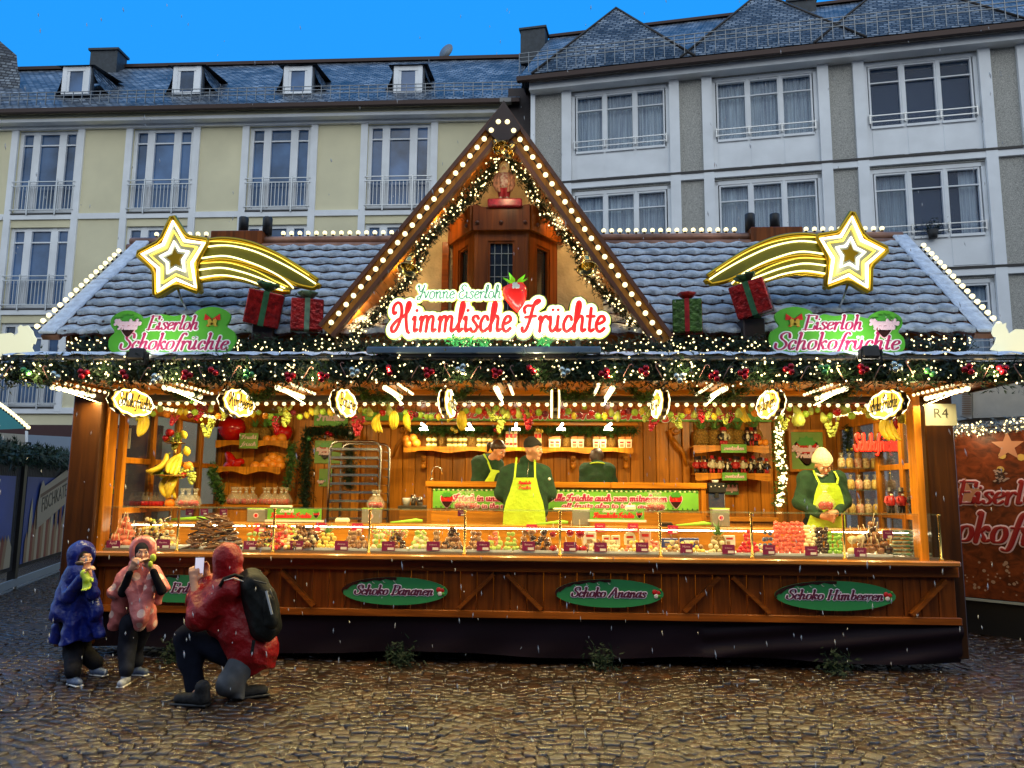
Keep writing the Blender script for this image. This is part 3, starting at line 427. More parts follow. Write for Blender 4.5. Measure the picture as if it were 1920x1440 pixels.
def stall_shell():
 FZ=.42;ZC=2.62;quick('platform', W_outX, lambda g:g.bx(XL, XR, YF+.12, YB+.05, FZ-.08, FZ), S);g=G();planks(g, XL, XR, YB, FZ, ZC+.3, .16);g.bx(XL, XR, YB+.03, YB+.06, 0, ZC+.3);g.build('back_wall', W_in, S);g=G()
 for x in(-3.1, -1.50, 1.72, 2.85):
  g.bx(x-.045, x+.045, YB-.05, YB-.002, FZ, ZC+.3, .006)
 g.bx(XL, XR, YB-.06, YB-.003, FZ+.02, FZ+.16, .006);g.build('wall_batten', W_in, S);g=G();n=40
 for i in range(n):
  a, b=XL+(XR-XL)*i/n, XL+(XR-XL)*(i+1)/n;g.bx(a+.003, b-.003, YF+.1, YB, ZC+.30, ZC+.325)
 g.build('ceiling', W_inY, S)
 for(pa, pb, lab)in((125, 182, 1), (1741, 1796, 2)):
  ya=7.18 if lab==1 else 7.36;a, b=xat(pa, ya), xat(pb, ya);g=G();g.bx(a, b, ya, ya+.22, .12, 2.60, .012);g.build('corner_post', W_post, S)
 a, b=xat(183, 7.24), xat(1735, 7.24)
 for x0, x1 in((a, a+.07), (b-.07, b)):
  quick('inner_post', W_in, lambda g:g.bx(x0, x1, 7.25, 7.40, .98, 2.50, .006), S)
 x0, x1=xat(130, 7.3), xat(1785, 7.3);zb=zat(1000, 1160, 7.3);zt=zat(1000, 1048, 7.3);zb2, zt2=zat(1000, 1146, 7.3), zat(1000, 1073, 7.3);g=G();planks(g, x0+.25, x1-.02, 7.33, zb, zt, .155);g.build('counter_front', W_out, S);g=G();g.bx(x0+.24, x1, 7.285, 7.328, zt2, zt, .006);g.bx(x0+.24, x1, 7.285, 7.328, zb, zb2, .006)
 for pc, s in((525, 0), (940, 0), (1355, 0), (1772, -1), (120, 1)):
  xc=xat(pc, 7.3)
  for sg in(-1, 1):
   if s and sg!=s:continue
   top=Vector((xc+sg*.06, 7.305, zt2-.02));bot=Vector((xc+sg*.38, 7.305, zb2+.02));g.beam(top, bot, .034, .085, up=(0, 1, 0))
 g.build('counter_rail', W_outX, S);zc=zat(1000, 1043, 7.2);g=G();g.bx(xat(160, 7.2), xat(1789, 7.2), 7.17, 7.72, zc-.05, zc, .012);g.build('counter_top', wood('counter_top_wood', (.50, .20, .045), .6, .2, 'X', coat=.5), S);g=G();nx, nz=160, 14;xa, xb=xat(150, 7.35), xat(1782, 7.35);za=zb+.01;vs=[]
 for j in range(nz+1):
  for i in range(nx+1):
   t=i/nx;x=xa+(xb-xa)*t;drop=.42-.06*math.sin(t*3.1)+.0*t;z=za-(.35)*j/nz+.02*math.sin(t*19)*j/nz;y=7.36+.012*math.sin(t*60+j*.3)*j/nz
   if t>.72:
    k=(t-.72)/.28;y+=-.045*k*math.sin(math.pi*min(1, max(0, (j/nz+k*.45-.15))))+.02*math.sin(k*9+j*.8)
   vs.append((x, y, z))
 g.add(vs, [[j*(nx+1)+i, j*(nx+1)+i+1, (j+1)*(nx+1)+i+1, (j+1)*(nx+1)+i]for j in range(nz)for i in range(nx)], True);g.build('tarpaulin_skirt', mat('plum_tarpaulin', (.012, .006, .011), rough=.6, var=.3, vscale=2, spec=.15), S);g=G()
 for i in range(17):
  x=xa+(xb-xa)*(i+.5)/17;g.ball((x, 7.345, za-.012), .010, 6, 4)
 g.build('skirt_eyelet', M_steel, S, kind=None);g=G();g.bx(xa, xb, 7.75, 7.8, .03, .34);g.bx(xa, xb, 9.7, 9.75, .0, .40);g.build('chassis', M_black, S);g=G();g.bx(XL-.1, XR+.1, 7.30, 7.40, zat(1000, 740, 7.3), zat(1000, 716, 7.3), .006);g.build('front_beam', W_inX, S);g=G();g.bx(XL, XR, 7.41, 7.60, zat(1000, 752, 7.41), zat(1000, 738, 7.41), .01);g.build('shutter_box', mat('shutter_black', (.03, .025, .02), rough=.35), S);g=G();g.bx(XL, XR, 7.46, YB, 2.56, 2.60);g.build('inner_ceiling', W_inY, S);zc0, zc1=2.52, 2.66;g=G();n=52;xa, xb=-4.66, 3.92
 for i in range(n):
  a, b=xa+(xb-xa)*i/n, xa+(xb-xa)*(i+1)/n;g.bx(a+.003, b-.003, 6.36, 7.32, zc0+.02, zc0+.045)
 g.build('canopy_soffit', W_inY, S);g=G();g.bx(xa, xb, 6.34, 6.36, zc0-.02, zc1);g.bx(xa, xa+.02, 6.36, 7.3, zc0, zc1);g.bx(xb-.02, xb, 6.36, 7.3, zc0, zc1);g.build('canopy_frame', M_black, S);zf0, zf1=zat(960, 677, 6.3), zat(960, 665, 6.3);g=G()
 for i in range(6):
  a, b=xa-.03+(xb-xa+.06)*i/6, xa-.03+(xb-xa+.06)*(i+1)/6;h=(zf1-zf0)/3
  for k in range(3):
   g.beam((a+.002, 6.27+.02*k, zf0+h*(k+.5)), (b-.002, 6.27+.02*k, zf0+h*(k+.5)+rnd.uniform(-.003, .003)), .05, h*.88, bev=.004)
 g.build('fascia', W_grey, S);g=G();nx, ny=240, 8;vs=[]
 for j in range(ny+1):
  for i in range(nx+1):
   x=xa+(xb-xa)*i/nx;t=j/ny;y=6.25+t*.85;z=zf1+.008+t*.16+.012*math.sin(x*31)*math.sin(x*7.3+j)-(.012 if j==0 else 0);vs.append((x, y, z))
 g.add(vs, [[j*(nx+1)+i, j*(nx+1)+i+1, (j+1)*(nx+1)+i+1, (j+1)*(nx+1)+i]for j in range(ny)for i in range(nx)], True);g.build('canopy_snow', M_snow, S);z0, z1=2.6, zat(960, 624, 7.05);g=G();g.bx(XL-.1, XR+.1, 7.10, 7.14, z0, z1+.02);g.build('eaves_board', W_outX, S)
stall_shell()
# ---- tiled roof under snow
def snow_tile_mat():
 m=mat('snowy_tile', (.66, .70, .74), rough=.8, col2=(.36, .40, .44), vscale=10, contrast=(.35, .6), bump=1.0, bscale=38);n, l=m.node_tree.nodes, m.node_tree.links;b=n['Principled BSDF'];src=b.inputs['Base Color'].links[0].from_socket;t=n.new('ShaderNodeTexCoord');nz=n.new('ShaderNodeTexNoise');nz.inputs['Scale'].default_value=2.3;nz.inputs['Detail'].default_value=5;l.new(t.outputs['Object'], nz.inputs['Vector']);cr=n.new('ShaderNodeValToRGB');cr.color_ramp.elements[0].position=.66;cr.color_ramp.elements[1].position=.72;l.new(nz.outputs['Fac'], cr.inputs[0]);vo=n.new('ShaderNodeTexVoronoi');vo.inputs['Scale'].default_value=9;l.new(t.outputs['Object'], vo.inputs['Vector']);c3=n.new('ShaderNodeValToRGB');c3 .color_ramp.elements[0].position=.10;c3 .color_ramp.elements[0].color=(1, 1, 1, 1);c3 .color_ramp.elements[1].position=.15;c3 .color_ramp.elements[1].color=(0, 0, 0, 1);l.new(vo.outputs['Distance'], c3 .inputs[0]);ad=n.new('ShaderNodeMath');ad.operation='MAXIMUM';l.new(cr.outputs[0], ad.inputs[0]);l.new(c3 .outputs[0], ad.inputs[1]);mx=n.new('ShaderNodeMix');mx.data_type='RGBA';l.new(ad.outputs[0], mx.inputs['Factor']);l.new(src, mx.inputs['A']);mx.inputs['B'].default_value=(.10, .07, .07, 1);l.new(mx.outputs['Result'], b.inputs['Base Color']);return m
RY0, RY1=7.0, 8.5;RZ0=(zat(110, 629, RY0)+zat(1840, 626, RY0))/2;RZ1=(zat(250, 462, RY1)+zat(1690, 450, RY1))/2;RXL, RXR=xat(100, RY0), xat(1832, RY0);RXL, RXR=P(112, 629, RY0).x, P(1826, 626, RY0).x
def roof_pt(x, s, h=0.0):
 """s from 0 (eaves) to 1 (ridge), h off the slope"""
 L=Vector((0, RY1-RY0, RZ1-RZ0));nn=Vector((0, -(RZ1-RZ0), RY1-RY0)).normalized();return Vector((x, RY0, RZ0))+L*s+nn*h
GX0=P(600, 612, 6.75);GX1=P(1259, 632, 6.75);GAP=P(945, 204, 6.75)
def tiled_roof():
 mt=snow_tile_mat();mr=mat('tile_red', (.10, .035, .03), rough=.7);rows=11
 for(xa, xb)in((RXL, xat(760, 7.6)), (xat(1130, 7.6), RXR)):
  g=G();nx=260
  for r in range(rows):
   s0, s1=r/rows, (r+1.12)/rows
   if r==rows-1:s1=1.0
   vs=[]
   for i in range(nx+1):
    x=xa+(xb-xa)*i/nx;ph=x/.21*2*math.pi+(math.pi if r%2 else 0);wv=.5+.5*math.cos(ph);s_low=s0-.024*wv+rnd.gauss(0, .0012);hh=.050+.022*wv+rnd.gauss(0, .0014);vs+=[roof_pt(x, s_low+.010, .002), roof_pt(x, s_low, hh*.60), roof_pt(x, s_low+.014, hh), roof_pt(x, (s0+s1)/2, hh*.62+.006*wv), roof_pt(x, s1, .006)]
   fs, mi=[], []
   for i in range(nx):
    for k in range(4):
     fs.append([i*5+k, (i+1)*5+k, (i+1)*5+k+1, i*5+k+1])
   n0=len(g.f);g.add(vs, fs, True)
   for j in range(n0, len(g.f)):
    if(j-n0)%4==0:g.mi[j]=1
  g.build('tiled_roof', [mt, mr], S)
 g=G();g.add([(RXL, RY1, RZ1), (RXR, RY1, RZ1), (RXR, 10.1, 2.9), (RXL, 10.1, 2.9)], [[0, 1, 2, 3]])
 for x in(RXL+.06, RXR-.06):
  g.add([(x, RY0, RZ0-.02), (x, RY1, RZ1-.02), (x, 10.1, 2.88), (x, 10.1, 2.5), (x, 7.1, 2.5)], [[0, 1, 2, 3, 4]])
 g.build('roof_back', W_outX, S)
 for(xa, xb)in((P(247, 450, RY1).x, xat(775, RY1)), (xat(1115, RY1), P(1690, 440, RY1).x)):
  g=G()
  for k, (dz, dy, r)in enumerate(((.045, 0, .055), (-.045, -.07, .045))):
   g.tube([(xa, RY1+dy, RZ1+dz), (xb, RY1+dy, RZ1+dz)], r, 10)
  g.build('ridge_tile', M_copper, S)
 for sgn, x in((-1, RXL), (1, RXR)):
  g=G();a, b=roof_pt(x, -.02, .0), roof_pt(x, .52, .0);c=roof_pt(x, 1.01, 0);up=Vector((0, -.7, .7))
  for p, q, off in((a, b, 0), (b, c, .035)):
   o=Vector((sgn*(.07-off*.4), 0, 0));p2, q2=p+o, q+o;g.beam(p2, q2, .17, .05, up=up)
  g.build('verge_board', M_copper, S);g=G()
  for p, q, off in((a, b, 0), (b, c, .035)):
   o=Vector((sgn*(.09-off*.4), 0, 0))+up*.055;g.beam(p+o, q+o, .17, .035, up=up, bev=.012)
  g.build('verge_snow', M_snow, S)
 y0, y1=6.75, 7.42;apex=GAP+Vector((0, 0, .03))
 for s, foot in((-1, GX0), (1, GX1)):
  d=(foot-apex).normalized();nin=Vector((-s*-d.z, 0, -abs(d.x)))if False else Vector((-d.z*(1 if s<0 else-1)*-1, 0, 0));nrm=Vector((d.z, 0, -d.x))
  if nrm.z>0:nrm=-nrm
  g=G();q=lambda t, h, y:apex+(foot-apex)*t+nrm*h+Vector((0, y-6.75, 0))
  def board(ta, tb, h0, h1, ya, yb):
   vs=[q(ta, h0, ya), q(tb, h0, ya), q(tb, h1, ya), q(ta, h1, ya), q(ta, h0, yb), q(tb, h0, yb), q(tb, h1, yb), q(ta, h1, yb)];g.add(vs, [[0, 3, 2, 1], [4, 5, 6, 7], [0, 1, 5, 4], [1, 2, 6, 5], [2, 3, 7, 6], [3, 0, 4, 7]], False)
  board(.06, 1.0, .02, .13, 6.75, 6.78);g.build('rake_board', wood('rake_wood', (.60, .25, .04), .6, .4, 'Z'), S);g=G();board(.06, 1.0, .13, .165, 6.73, 6.80);board(.0, 1.0, -.015, .02, 6.72, 6.80);g.build('rake_trim', mat('rake_trim_brown', (.12, .045, .025), rough=.4), S);g=G();n=22
  for i in range(n):
   ta, tb=.03+.97*i/n, .03+.97*(i+1)/n;board(ta+.001, tb-.001, .06, .08, 6.79, y1)
  g.build('gable_soffit', W_inY, S);g=G();board(0, 1.0, -.01, .05, 6.80, 8.4);g.build('gable_roof', M_copper, S)
 g=G();a=apex+Vector((0, -.05, 0));g.add([a+Vector((-.17, 0, -.25)), a+Vector((.16, 0, -.25)), a+Vector((.0, 0, .03)), a+Vector((-.06, 0, -.36)), a+Vector((.05, 0, -.36))]+[a+Vector((-.17, .05, -.25)), a+Vector((.16, .05, -.25)), a+Vector((.0, .05, .03)), a+Vector((-.06, .05, -.36)), a+Vector((.05, .05, -.36))], [[0, 3, 4, 1, 2], [5, 7, 6, 9, 8], [2, 1, 6, 7], [0, 2, 7, 5], [3, 0, 5, 8], [1, 4, 9, 6], [4, 3, 8, 9]], False);g.build('gable_peak', mat('peak_dark', (.05, .025, .022), rough=.4), S);zb=zat(960, 655, 7.4);yy=7.40;k=(GX0 .x-apex.x)/(GX0 .z-apex.z);k2=(GX1 .x-apex.x)/(GX1 .z-apex.z);g=G();zt=apex.z-.1;g.prism([(apex.x+k*(zb-apex.z), zb), (apex.x+k2*(zb-apex.z), zb), (apex.x, zt)], (0, yy, 0), XA, ZA, (0, .04, 0));g.build('gable_wall', mat('rough_plaster', (.62, .50, .30), rough=.9, var=.25, vscale=5, bump=1.0, bscale=22), S);g=G();g.bx(P(660, 640, yy).x, P(1195, 640, yy).x, yy-.05, yy-.004, zat(960, 655, yy), zat(960, 622, yy), .006)
 for px in(828, 1032, 700, 1170):
  x=xat(px, yy);zt2=min(zat(960, 455, yy), apex.z-abs(x-apex.x)/abs(k)-.15);g.bx(x-.035, x+.035, yy-.04, yy-.006, zat(960, 622, yy)+.002, zt2, .004)
 g.build('gable_timber', W_outX, S)
tiled_roof()
def oriel():
 y0, y1=6.98, 7.38;xa, xb=xat(887, y0), xat(985, y0);xo, xp=xat(850, y1)-.02, xat(1036, y1)+.02;zb, zt=zat(940, 650, y0), zat(940, 430, y0);plan=[(xo, y1), (xa, y0), (xb, y0), (xp, y1)];wm=W_out;root=G()
 def face(g, a, b, u0, u1, z0, z1, d0=0, d1=.03):
  a3, b3=Vector((*a, 0)), Vector((*b, 0));e=(b3-a3);L=e.length;e.normalize();nn=Vector((e.y, -e.x, 0));M=Matrix((e, nn, ZA)).transposed();g.box(a3+e*(u0+u1)/2+nn*(d0+d1)/2+Vector((0, 0, (z0+z1)/2)), (u1-u0, abs(d1-d0), z1-z0), M);return L
 g=G()
 for i in range(3):
  a, b=plan[i], plan[i+1];L=(Vector(a)-Vector(b)).length;w=.11 if i==1 else L*.27;wz=zt-.12;zs=zb+.22;face(g, a, b, 0.001, w, zb, zt);face(g, a, b, L-w, L-.001, zb, zt);face(g, a, b, w, L-w, wz, zt);face(g, a, b, w, L-w, zb, zs);face(g, a, b, w, w+.02, zs, wz, -.01, .015);face(g, a, b, L-w-.02, L-w, zs, wz, -.01, .015);face(g, a, b, w, L-w, wz-.02, wz, -.01, .016)
 for(x, y)in plan[1:3]:
  g.bx(x-.02, x+.02, y-.035, y+.02, zb, zt-.002, .006)
 o=g.build('bay_window', W_out, S);g=G()
 for i in range(3):
  a, b=plan[i], plan[i+1];L=(Vector(a)-Vector(b)).length;face(g, a, b, .02, L-.02, zb+.2, zt-.1, -.03, -.02)
 g.build('pane', mat('dark_leaded_glass', (.02, .025, .03), rough=.12, spec=.9), o);g=G();a, b=plan[1], plan[2];L=xb-xa
 for k in range(1, 4):
  u=.11+(L-.22)*k/4;face(g, a, b, u-.003, u+.003, zb+.22, zt-.12, -.018, -.010)
 for k in range(1, 7):
  z=zb+.22+(zt-zb-.34)*k/7;face(g, a, b, .11, L-.11, z-.003, z+.003, -.018, -.011)
 g.build('leading', mat('lead_came', (.30, .32, .33), rough=.5), o);g=G();plan2=[(xo-.05, y1), (xa-.03, y0-.05), (xb+.03, y0-.05), (xp+.05, y1)];z0c, z1c=zt-.03, zat(940, 395, y0)
 for i in range(3):
  a, b=Vector((*plan2[i], 0)), Vector((*plan2[i+1], 0));e=b-a;L=e.length;e.normalize();nn=Vector((e.y, -e.x, 0));top=[]
  for k in range(21):
   t=k/20
   if i==1:h=.035+.045*math.exp(-((t-.5)/.10)**2)-.03*abs(math.sin(2*math.pi*t))*(1 if.1<t<.9 else.5)
   else:h=.0+(.035)*(t if i==0 else 1-t)-.02*math.sin(math.pi*t)
   top.append((L*t, z1c+h))
  g.prism([(0, z0c), (L, z0c)]+top[::-1], a, e, ZA, nn*.03)
 g.build('cornice', W_out, o);g=G();g.prism([(p[0], p[1])for p in plan2], (0, 0, z1c-.02), XA, YA, (0, 0, .02));g.build('bay_roof', W_outX, o);g=G()
 for i, ks in((0, (.85, )), (1, (.08, .5, .92)), (2, (.15, ))):
  a, b=Vector((*plan2[i], 0)), Vector((*plan2[i+1], 0));e=(b-a);L=e.length;nn=Vector((e.y, -e.x, 0)).normalized()
  for k in ks:
   g.ball(a+e*k+nn*.035+ZA*(z0c+.07), .02, 8, 6)
 g.build('wooden_knob', mat('knob_dark', (.09, .03, .02), rough=.4), o)
oriel()
for(pa, pb, pt, pbm, p1, p2)in((400, 494, 436, 466, 428, 475), (1405, 1503, 429, 458, 1424, 1473)):
 a, b=P(pa, pt, 8.45), P(pb, pbm, 8.45);v=thing('vent_box', 'brown wooden vent box with two black pipes on the %s half of the snowy ridge'%('left' if pa<900 else 'right'), 'vent box', ((a.x+b.x)/2, 8.5, b.z), group='vent boxes on the stall ridge');quick('box', W_out, lambda g:g.bx(a.x, b.x, 8.38, 8.66, b.z-.05, a.z, .008), v)
 for pp in(p1, p2):
  x=xat(pp, 8.5);zt=zat(pp, pt-29, 8.5);quick('pipe', M_black, lambda g:g.lathe([(.056, a.z-.01), (.056, zt-.01), (.05, zt), (.04, zt), (.04, zt-.05)], (x, 8.52, 0), seg=14), v)
def bulb_mesh(r, name='light_bulb'):
 g=G();g.m=0;g.ball((0, 0, 0), r, 10, 7);g.m=1;g.lathe([(r*.55, -r*1.7), (r*.6, -r*.6)], (0, 0, 0), seg=8);me=g.build(name, [M_bulb, M_black]);return me
_b0=bulb_mesh(.026);_bd=_b0 .data;_bd.transform(Matrix.Translation(_b0 .location));bpy.data.objects.remove(_b0)
def bulb(parent, p, s=1.0, out=None, data=None):
 o=bpy.data.objects.new('light_bulb', data or _bd);COL.objects.link(o);o.parent=parent;o.location=Vector(p)-base_of(parent);o.scale=(s, s, s)
 if out is not None:
  o.rotation_euler=Vector(out).to_track_quat('Z', 'Y').to_euler()
 return o
def light_string(pts, n, label, s=1.0, out=(0, 0, 1), cable=.006, light=0):
 pts=[Vector(p)for p in pts];mid=sum(pts, Vector())/len(pts);t=thing('light_string', label, 'light string', mid, group='strings of round bulbs edging the stall roof');L=[0]
 for a, b in zip(pts[:-1], pts[1:]):L.append(L[-1]+(b-a).length)
 out=Vector(out).normalized()
 for i in range(n):
  d=L[-1]*(i+.5)/n
  for k in range(len(pts)-1):
   if d<=L[k+1]or k==len(pts)-2:
    u=(d-L[k])/(L[k+1]-L[k]);p=pts[k].lerp(pts[k+1], u);break
  bulb(t, p+out*.04*s, s, out)
 quick('cable', M_black, lambda g:g.tube([p-out*.005 for p in pts], cable, 5), t)
 if light:
  for k in range(light):
   u=(k+.5)/light;d=L[-1]*u
   for j in range(len(pts)-1):
    if d<=L[j+1]:
     p=pts[j].lerp(pts[j+1], (d-L[j])/(L[j+1]-L[j]));break
   lamp_point('bulb_light', t, p+out*.10, 3.0, .04)
 return t
rz=RZ1+.10;light_string([(xat(252, RY1), RY1, rz), (xat(398, RY1), RY1, rz)], 9, 'short row of round bulbs on the ridge behind the left star');light_string([(xat(500, RY1), RY1, rz), (xat(745, RY1), RY1, rz)], 15, 'row of round bulbs on the ridge between left vent box and gable');light_string([(xat(1128, RY1), RY1, rz), (xat(1400, RY1), RY1, rz)], 17, 'row of round bulbs on the ridge between gable and right vent box');light_string([(xat(1508, RY1), RY1, rz), (xat(1690, RY1), RY1, rz)], 11, 'short row of round bulbs on the ridge behind the right star');light_string([roof_pt(RXL-.17, -.02, .06), roof_pt(RXL-.17, .86, .06)], 17, 'row of round bulbs down the left sloping roof edge', out=(-.6, -.4, .6));light_string([roof_pt(RXR+.17, -.02, .06), roof_pt(RXR+.17, .86, .06)], 17, 'row of round bulbs down the right sloping roof edge', out=(.6, -.4, .6))
def rake_line(foot, h):
 apex=GAP+Vector((0, 0, .03));d=(foot-apex).normalized();nrm=Vector((d.z, 0, -d.x))
 if nrm.z>0:nrm=-nrm
 return[apex+(foot-apex)*t+nrm*h+Vector((0, -.012, 0))for t in(.045, .985)]
light_string(rake_line(GX0, .075), 24, 'row of round bulbs up the left slope of the gable', out=(0, -1, .0), s=.92);light_string(rake_line(GX1, .075), 24, 'row of round bulbs up the right slope of the gable', out=(0, -1, .0), s=.92)
# ---- evergreen garlands
M_fir=mat('fir_needles', (.018, .048, .016), rough=.5, col2=(.006, .018, .008), vscale=20, contrast=(.4, .6));M_firg=mat('fir_needles_fresh', (.06, .16, .03), rough=.5, col2=(.02, .06, .015), vscale=20, contrast=(.4, .6));M_twig=mat('twig', (.03, .02, .012), rough=.8)
def needles(g, p, n, spread, ln, rng):
 for _ in range(n):
  c=Vector((rng.gauss(0, spread), rng.gauss(0, spread*.8), rng.gauss(0, spread)))+p;d=Vector((rng.uniform(-1, 1), rng.uniform(-1, .6), rng.uniform(-1, 1))).normalized()*ln*rng.uniform(.6, 1.3);w=d.orthogonal().normalized()*ln*.09;e=Vector((rng.uniform(-1, 1), rng.uniform(-1, 1), rng.uniform(-1, 1)))*ln*.35;g.add([c-w, c+w, c+d], [[0, 1, 2]], False);g.add([c-w, c+w, c+d*.8+e], [[0, 1, 2]], False);g.add([c-w, c+w, c+d*.8-e], [[0, 1, 2]], False)
def garland(pts, label, r=.07, dens=900, lights=60, ln=.05, m=None, lr=.0075, seed=1, name='fir_garland', lit=True, group='fir garlands on the stall'):
 rng=random.Random(seed);pts=[Vector(p)for p in pts];t=thing(name, label, 'garland', pts[0].lerp(pts[-1], .5), group=group);g=G();fl=G();tot=sum((b-a).length for a, b in zip(pts[:-1], pts[1:]))
 for a, b in zip(pts[:-1], pts[1:]):
  L=(b-a).length;k=max(1, int(L/.035));per=max(1, int(dens*.035))
  for i in range(k):
   p=a.lerp(b, (i+rng.random())/k);rr=r*rng.uniform(.75, 1.15);needles(g, p, per, rr*.55, ln, rng)
  for i in range(int(lights*L/tot)):
   p=a.lerp(b, rng.random());an=rng.uniform(0, 2*math.pi);q=r*rng.uniform(.3, 1.25);fl.ball(p+Vector((math.cos(an)*q, -r*rng.uniform(.7, 1.15), math.sin(an)*q)), lr*rng.uniform(.7, 1.25), 6, 4)
 g.build('foliage', m or M_fir, t);gg=G();gg.tube(pts, .012, 5);gg.build('wire', M_twig, t)
 if lights:fl.build('fairy_lights', M_fairy, t, kind='stuff')
 return t
zg=zat(960, 698, 6.3);garland([(-4.68, 6.27, zg+.0), (-2.5, 6.27, zg-.01), (-.3, 6.27, zg), (2, 6.27, zg-.01), (3.95, 6.27, zg)], 'long dark fir garland with fairy lights and baubles under the grey fascia', .105, 1600, 360, .06, seed=2);zu=zat(960, 648, 6.85);garland([(xat(120, 6.85), 6.85, zu-.02), (xat(640, 6.85), 6.85, zu-.01)], 'fir garland with fairy lights behind the left green roof sign', .085, 1300, 150, .055, seed=3);garland([(xat(1225, 6.85), 6.85, zu-.01), (xat(1835, 6.85), 6.85, zu-.02)], 'fir garland with fairy lights behind the right green roof sign', .085, 1300, 170, .055, seed=4);garland([(xat(640, 6.62), 6.62, zat(960, 652, 6.62)), (xat(960, 6.62), 6.62, zat(960, 655, 6.62)), (xat(1250, 6.62), 6.62, zat(960, 652, 6.62))], 'fir garland with fairy lights below the red neon lettering', .07, 1300, 150, .05, seed=5);yy=7.0;garland([P(935, 300, yy), P(905, 345, yy), P(850, 400, yy), P(790, 462, yy), P(775, 510, yy), P(735, 560, yy), P(690, 610, yy), P(645, 640, yy)], 'bushy lit fir garland down the left inside of the gable', .062, 1500, 150, .05, seed=6);garland([P(948, 300, yy), P(985, 330, yy), P(1010, 380, yy), P(1050, 430, yy), P(1085, 470, yy), P(1105, 520, yy), P(1160, 575, yy), P(1210, 625, yy), P(1250, 650, yy)], 'bushy lit fir garland down the right inside of the gable', .062, 1500, 160, .05, seed=7)
for i, (px, w, dz)in enumerate(((345, 46, .02), (480, 44, 0), (715, 52, -.02), (850, 40, 0), (1075, 60, .01), (1215, 40, -.01), (1350, 60, -.01), (1560, 50, 0))):
 c=P(px, 738, 7.1);hw=w/1442*7.1;garland([c+Vector((-hw, 0, .10)), c+Vector((-hw*.5, 0, .0+dz)), c+Vector((0, 0, -.03+dz)), c+Vector((hw*.5, 0, 0)), c+Vector((hw, 0, .10))], ['mossy green fir swag beside the first hanging oval sign', 'green fir swag between second and third hanging oval signs', 'green fir swag right of the third hanging oval sign', 'small green fir swag right of the fourth hanging oval sign', 'broad green fir swag right of the edge-on oval sign', 'small fir swag at the sixth hanging oval sign', 'fir swag between the sixth and seventh oval signs', 'fir swag right of the seventh hanging oval sign'][i], .05, 1300, 0, .045, M_firg, seed=20+i, name='fir_swag', group='fir swags under the canopy')
_gl=[o for o in bpy.data.objects if o.name.startswith('fir_garland')and o.parent is None]
for i in range(15):
 lamp_point('fairy_glow', _gl[0], (-4.3+i*.6, 6.12, zg-.06+.05*(i%2)), 4.2, .012, (1, .72, .34))
for px, py in((885, 320), (820, 410), (750, 500), (680, 590), (1000, 320), (1055, 410), (1120, 500), (1190, 590)):
 lamp_point('fairy_glow', _gl[-1], P(px, py, 7.02), 4.5, .04, (1, .72, .34))
def blob(cx, cy, pts, Y):
 return[P(cx+x, cy+y, Y)for x, y in pts]
def outline_prism(g, pts, t):
 n=len(pts);vs=[Vector(p)for p in pts]+[Vector(p)+Vector((0, t, 0))for p in pts];g.add(vs, [list(range(n)), list(range(2*n-1, n-1, -1))]+[[i, i+n, (i+1)%n+n, (i+1)%n]for i in range(n)], False)
def smooth_closed(p, k=4):
 out=[];n=len(p)
 for i in range(n):
  a, b, c, d=p[i-1], p[i], p[(i+1)%n], p[(i+2)%n]
  for j in range(k):
   t=j/k;out.append(tuple(.5*(2*b[m]+(c[m]-a[m])*t+(2*a[m]-5*b[m]+4*c[m]-d[m])*t*t+(3*b[m]-a[m]-3*c[m]+d[m])*t**3)for m in range(2)))
 return out
def px_w(px0, px1, Y):return(px1-px0)/FPX*Y
M_green=mat('sign_green', (.10, .42, .035), rough=.35, var=.2, vscale=2.5);M_green2=mat('oval_green', (.035, .26, .09), rough=.3, var=.12, vscale=3);M_lime=mat('lime_green', (.36, .62, .05), rough=.5);M_whp=mat('white_print', (.80, .78, .74), rough=.4);M_pink=mat('pink_outline', (.80, .55, .60), rough=.4);M_mag=mat('magenta_print', (.42, .012, .09), rough=.35);M_redp=mat('red_print', (.62, .02, .015), rough=.35);M_choc=mat('chocolate', (.035, .013, .010), rough=.22, var=.3, vscale=20);M_gold=mat('gold_sheet', (.55, .33, .02), rough=.3, metal=.85);M_gold2=mat('gold_print', (.75, .50, .06), rough=.35, metal=.4);M_leafg=mat('leaf_green', (.06, .30, .03), rough=.4);M_straw=mat('strawberry_red', (.60, .02, .02), rough=.25)
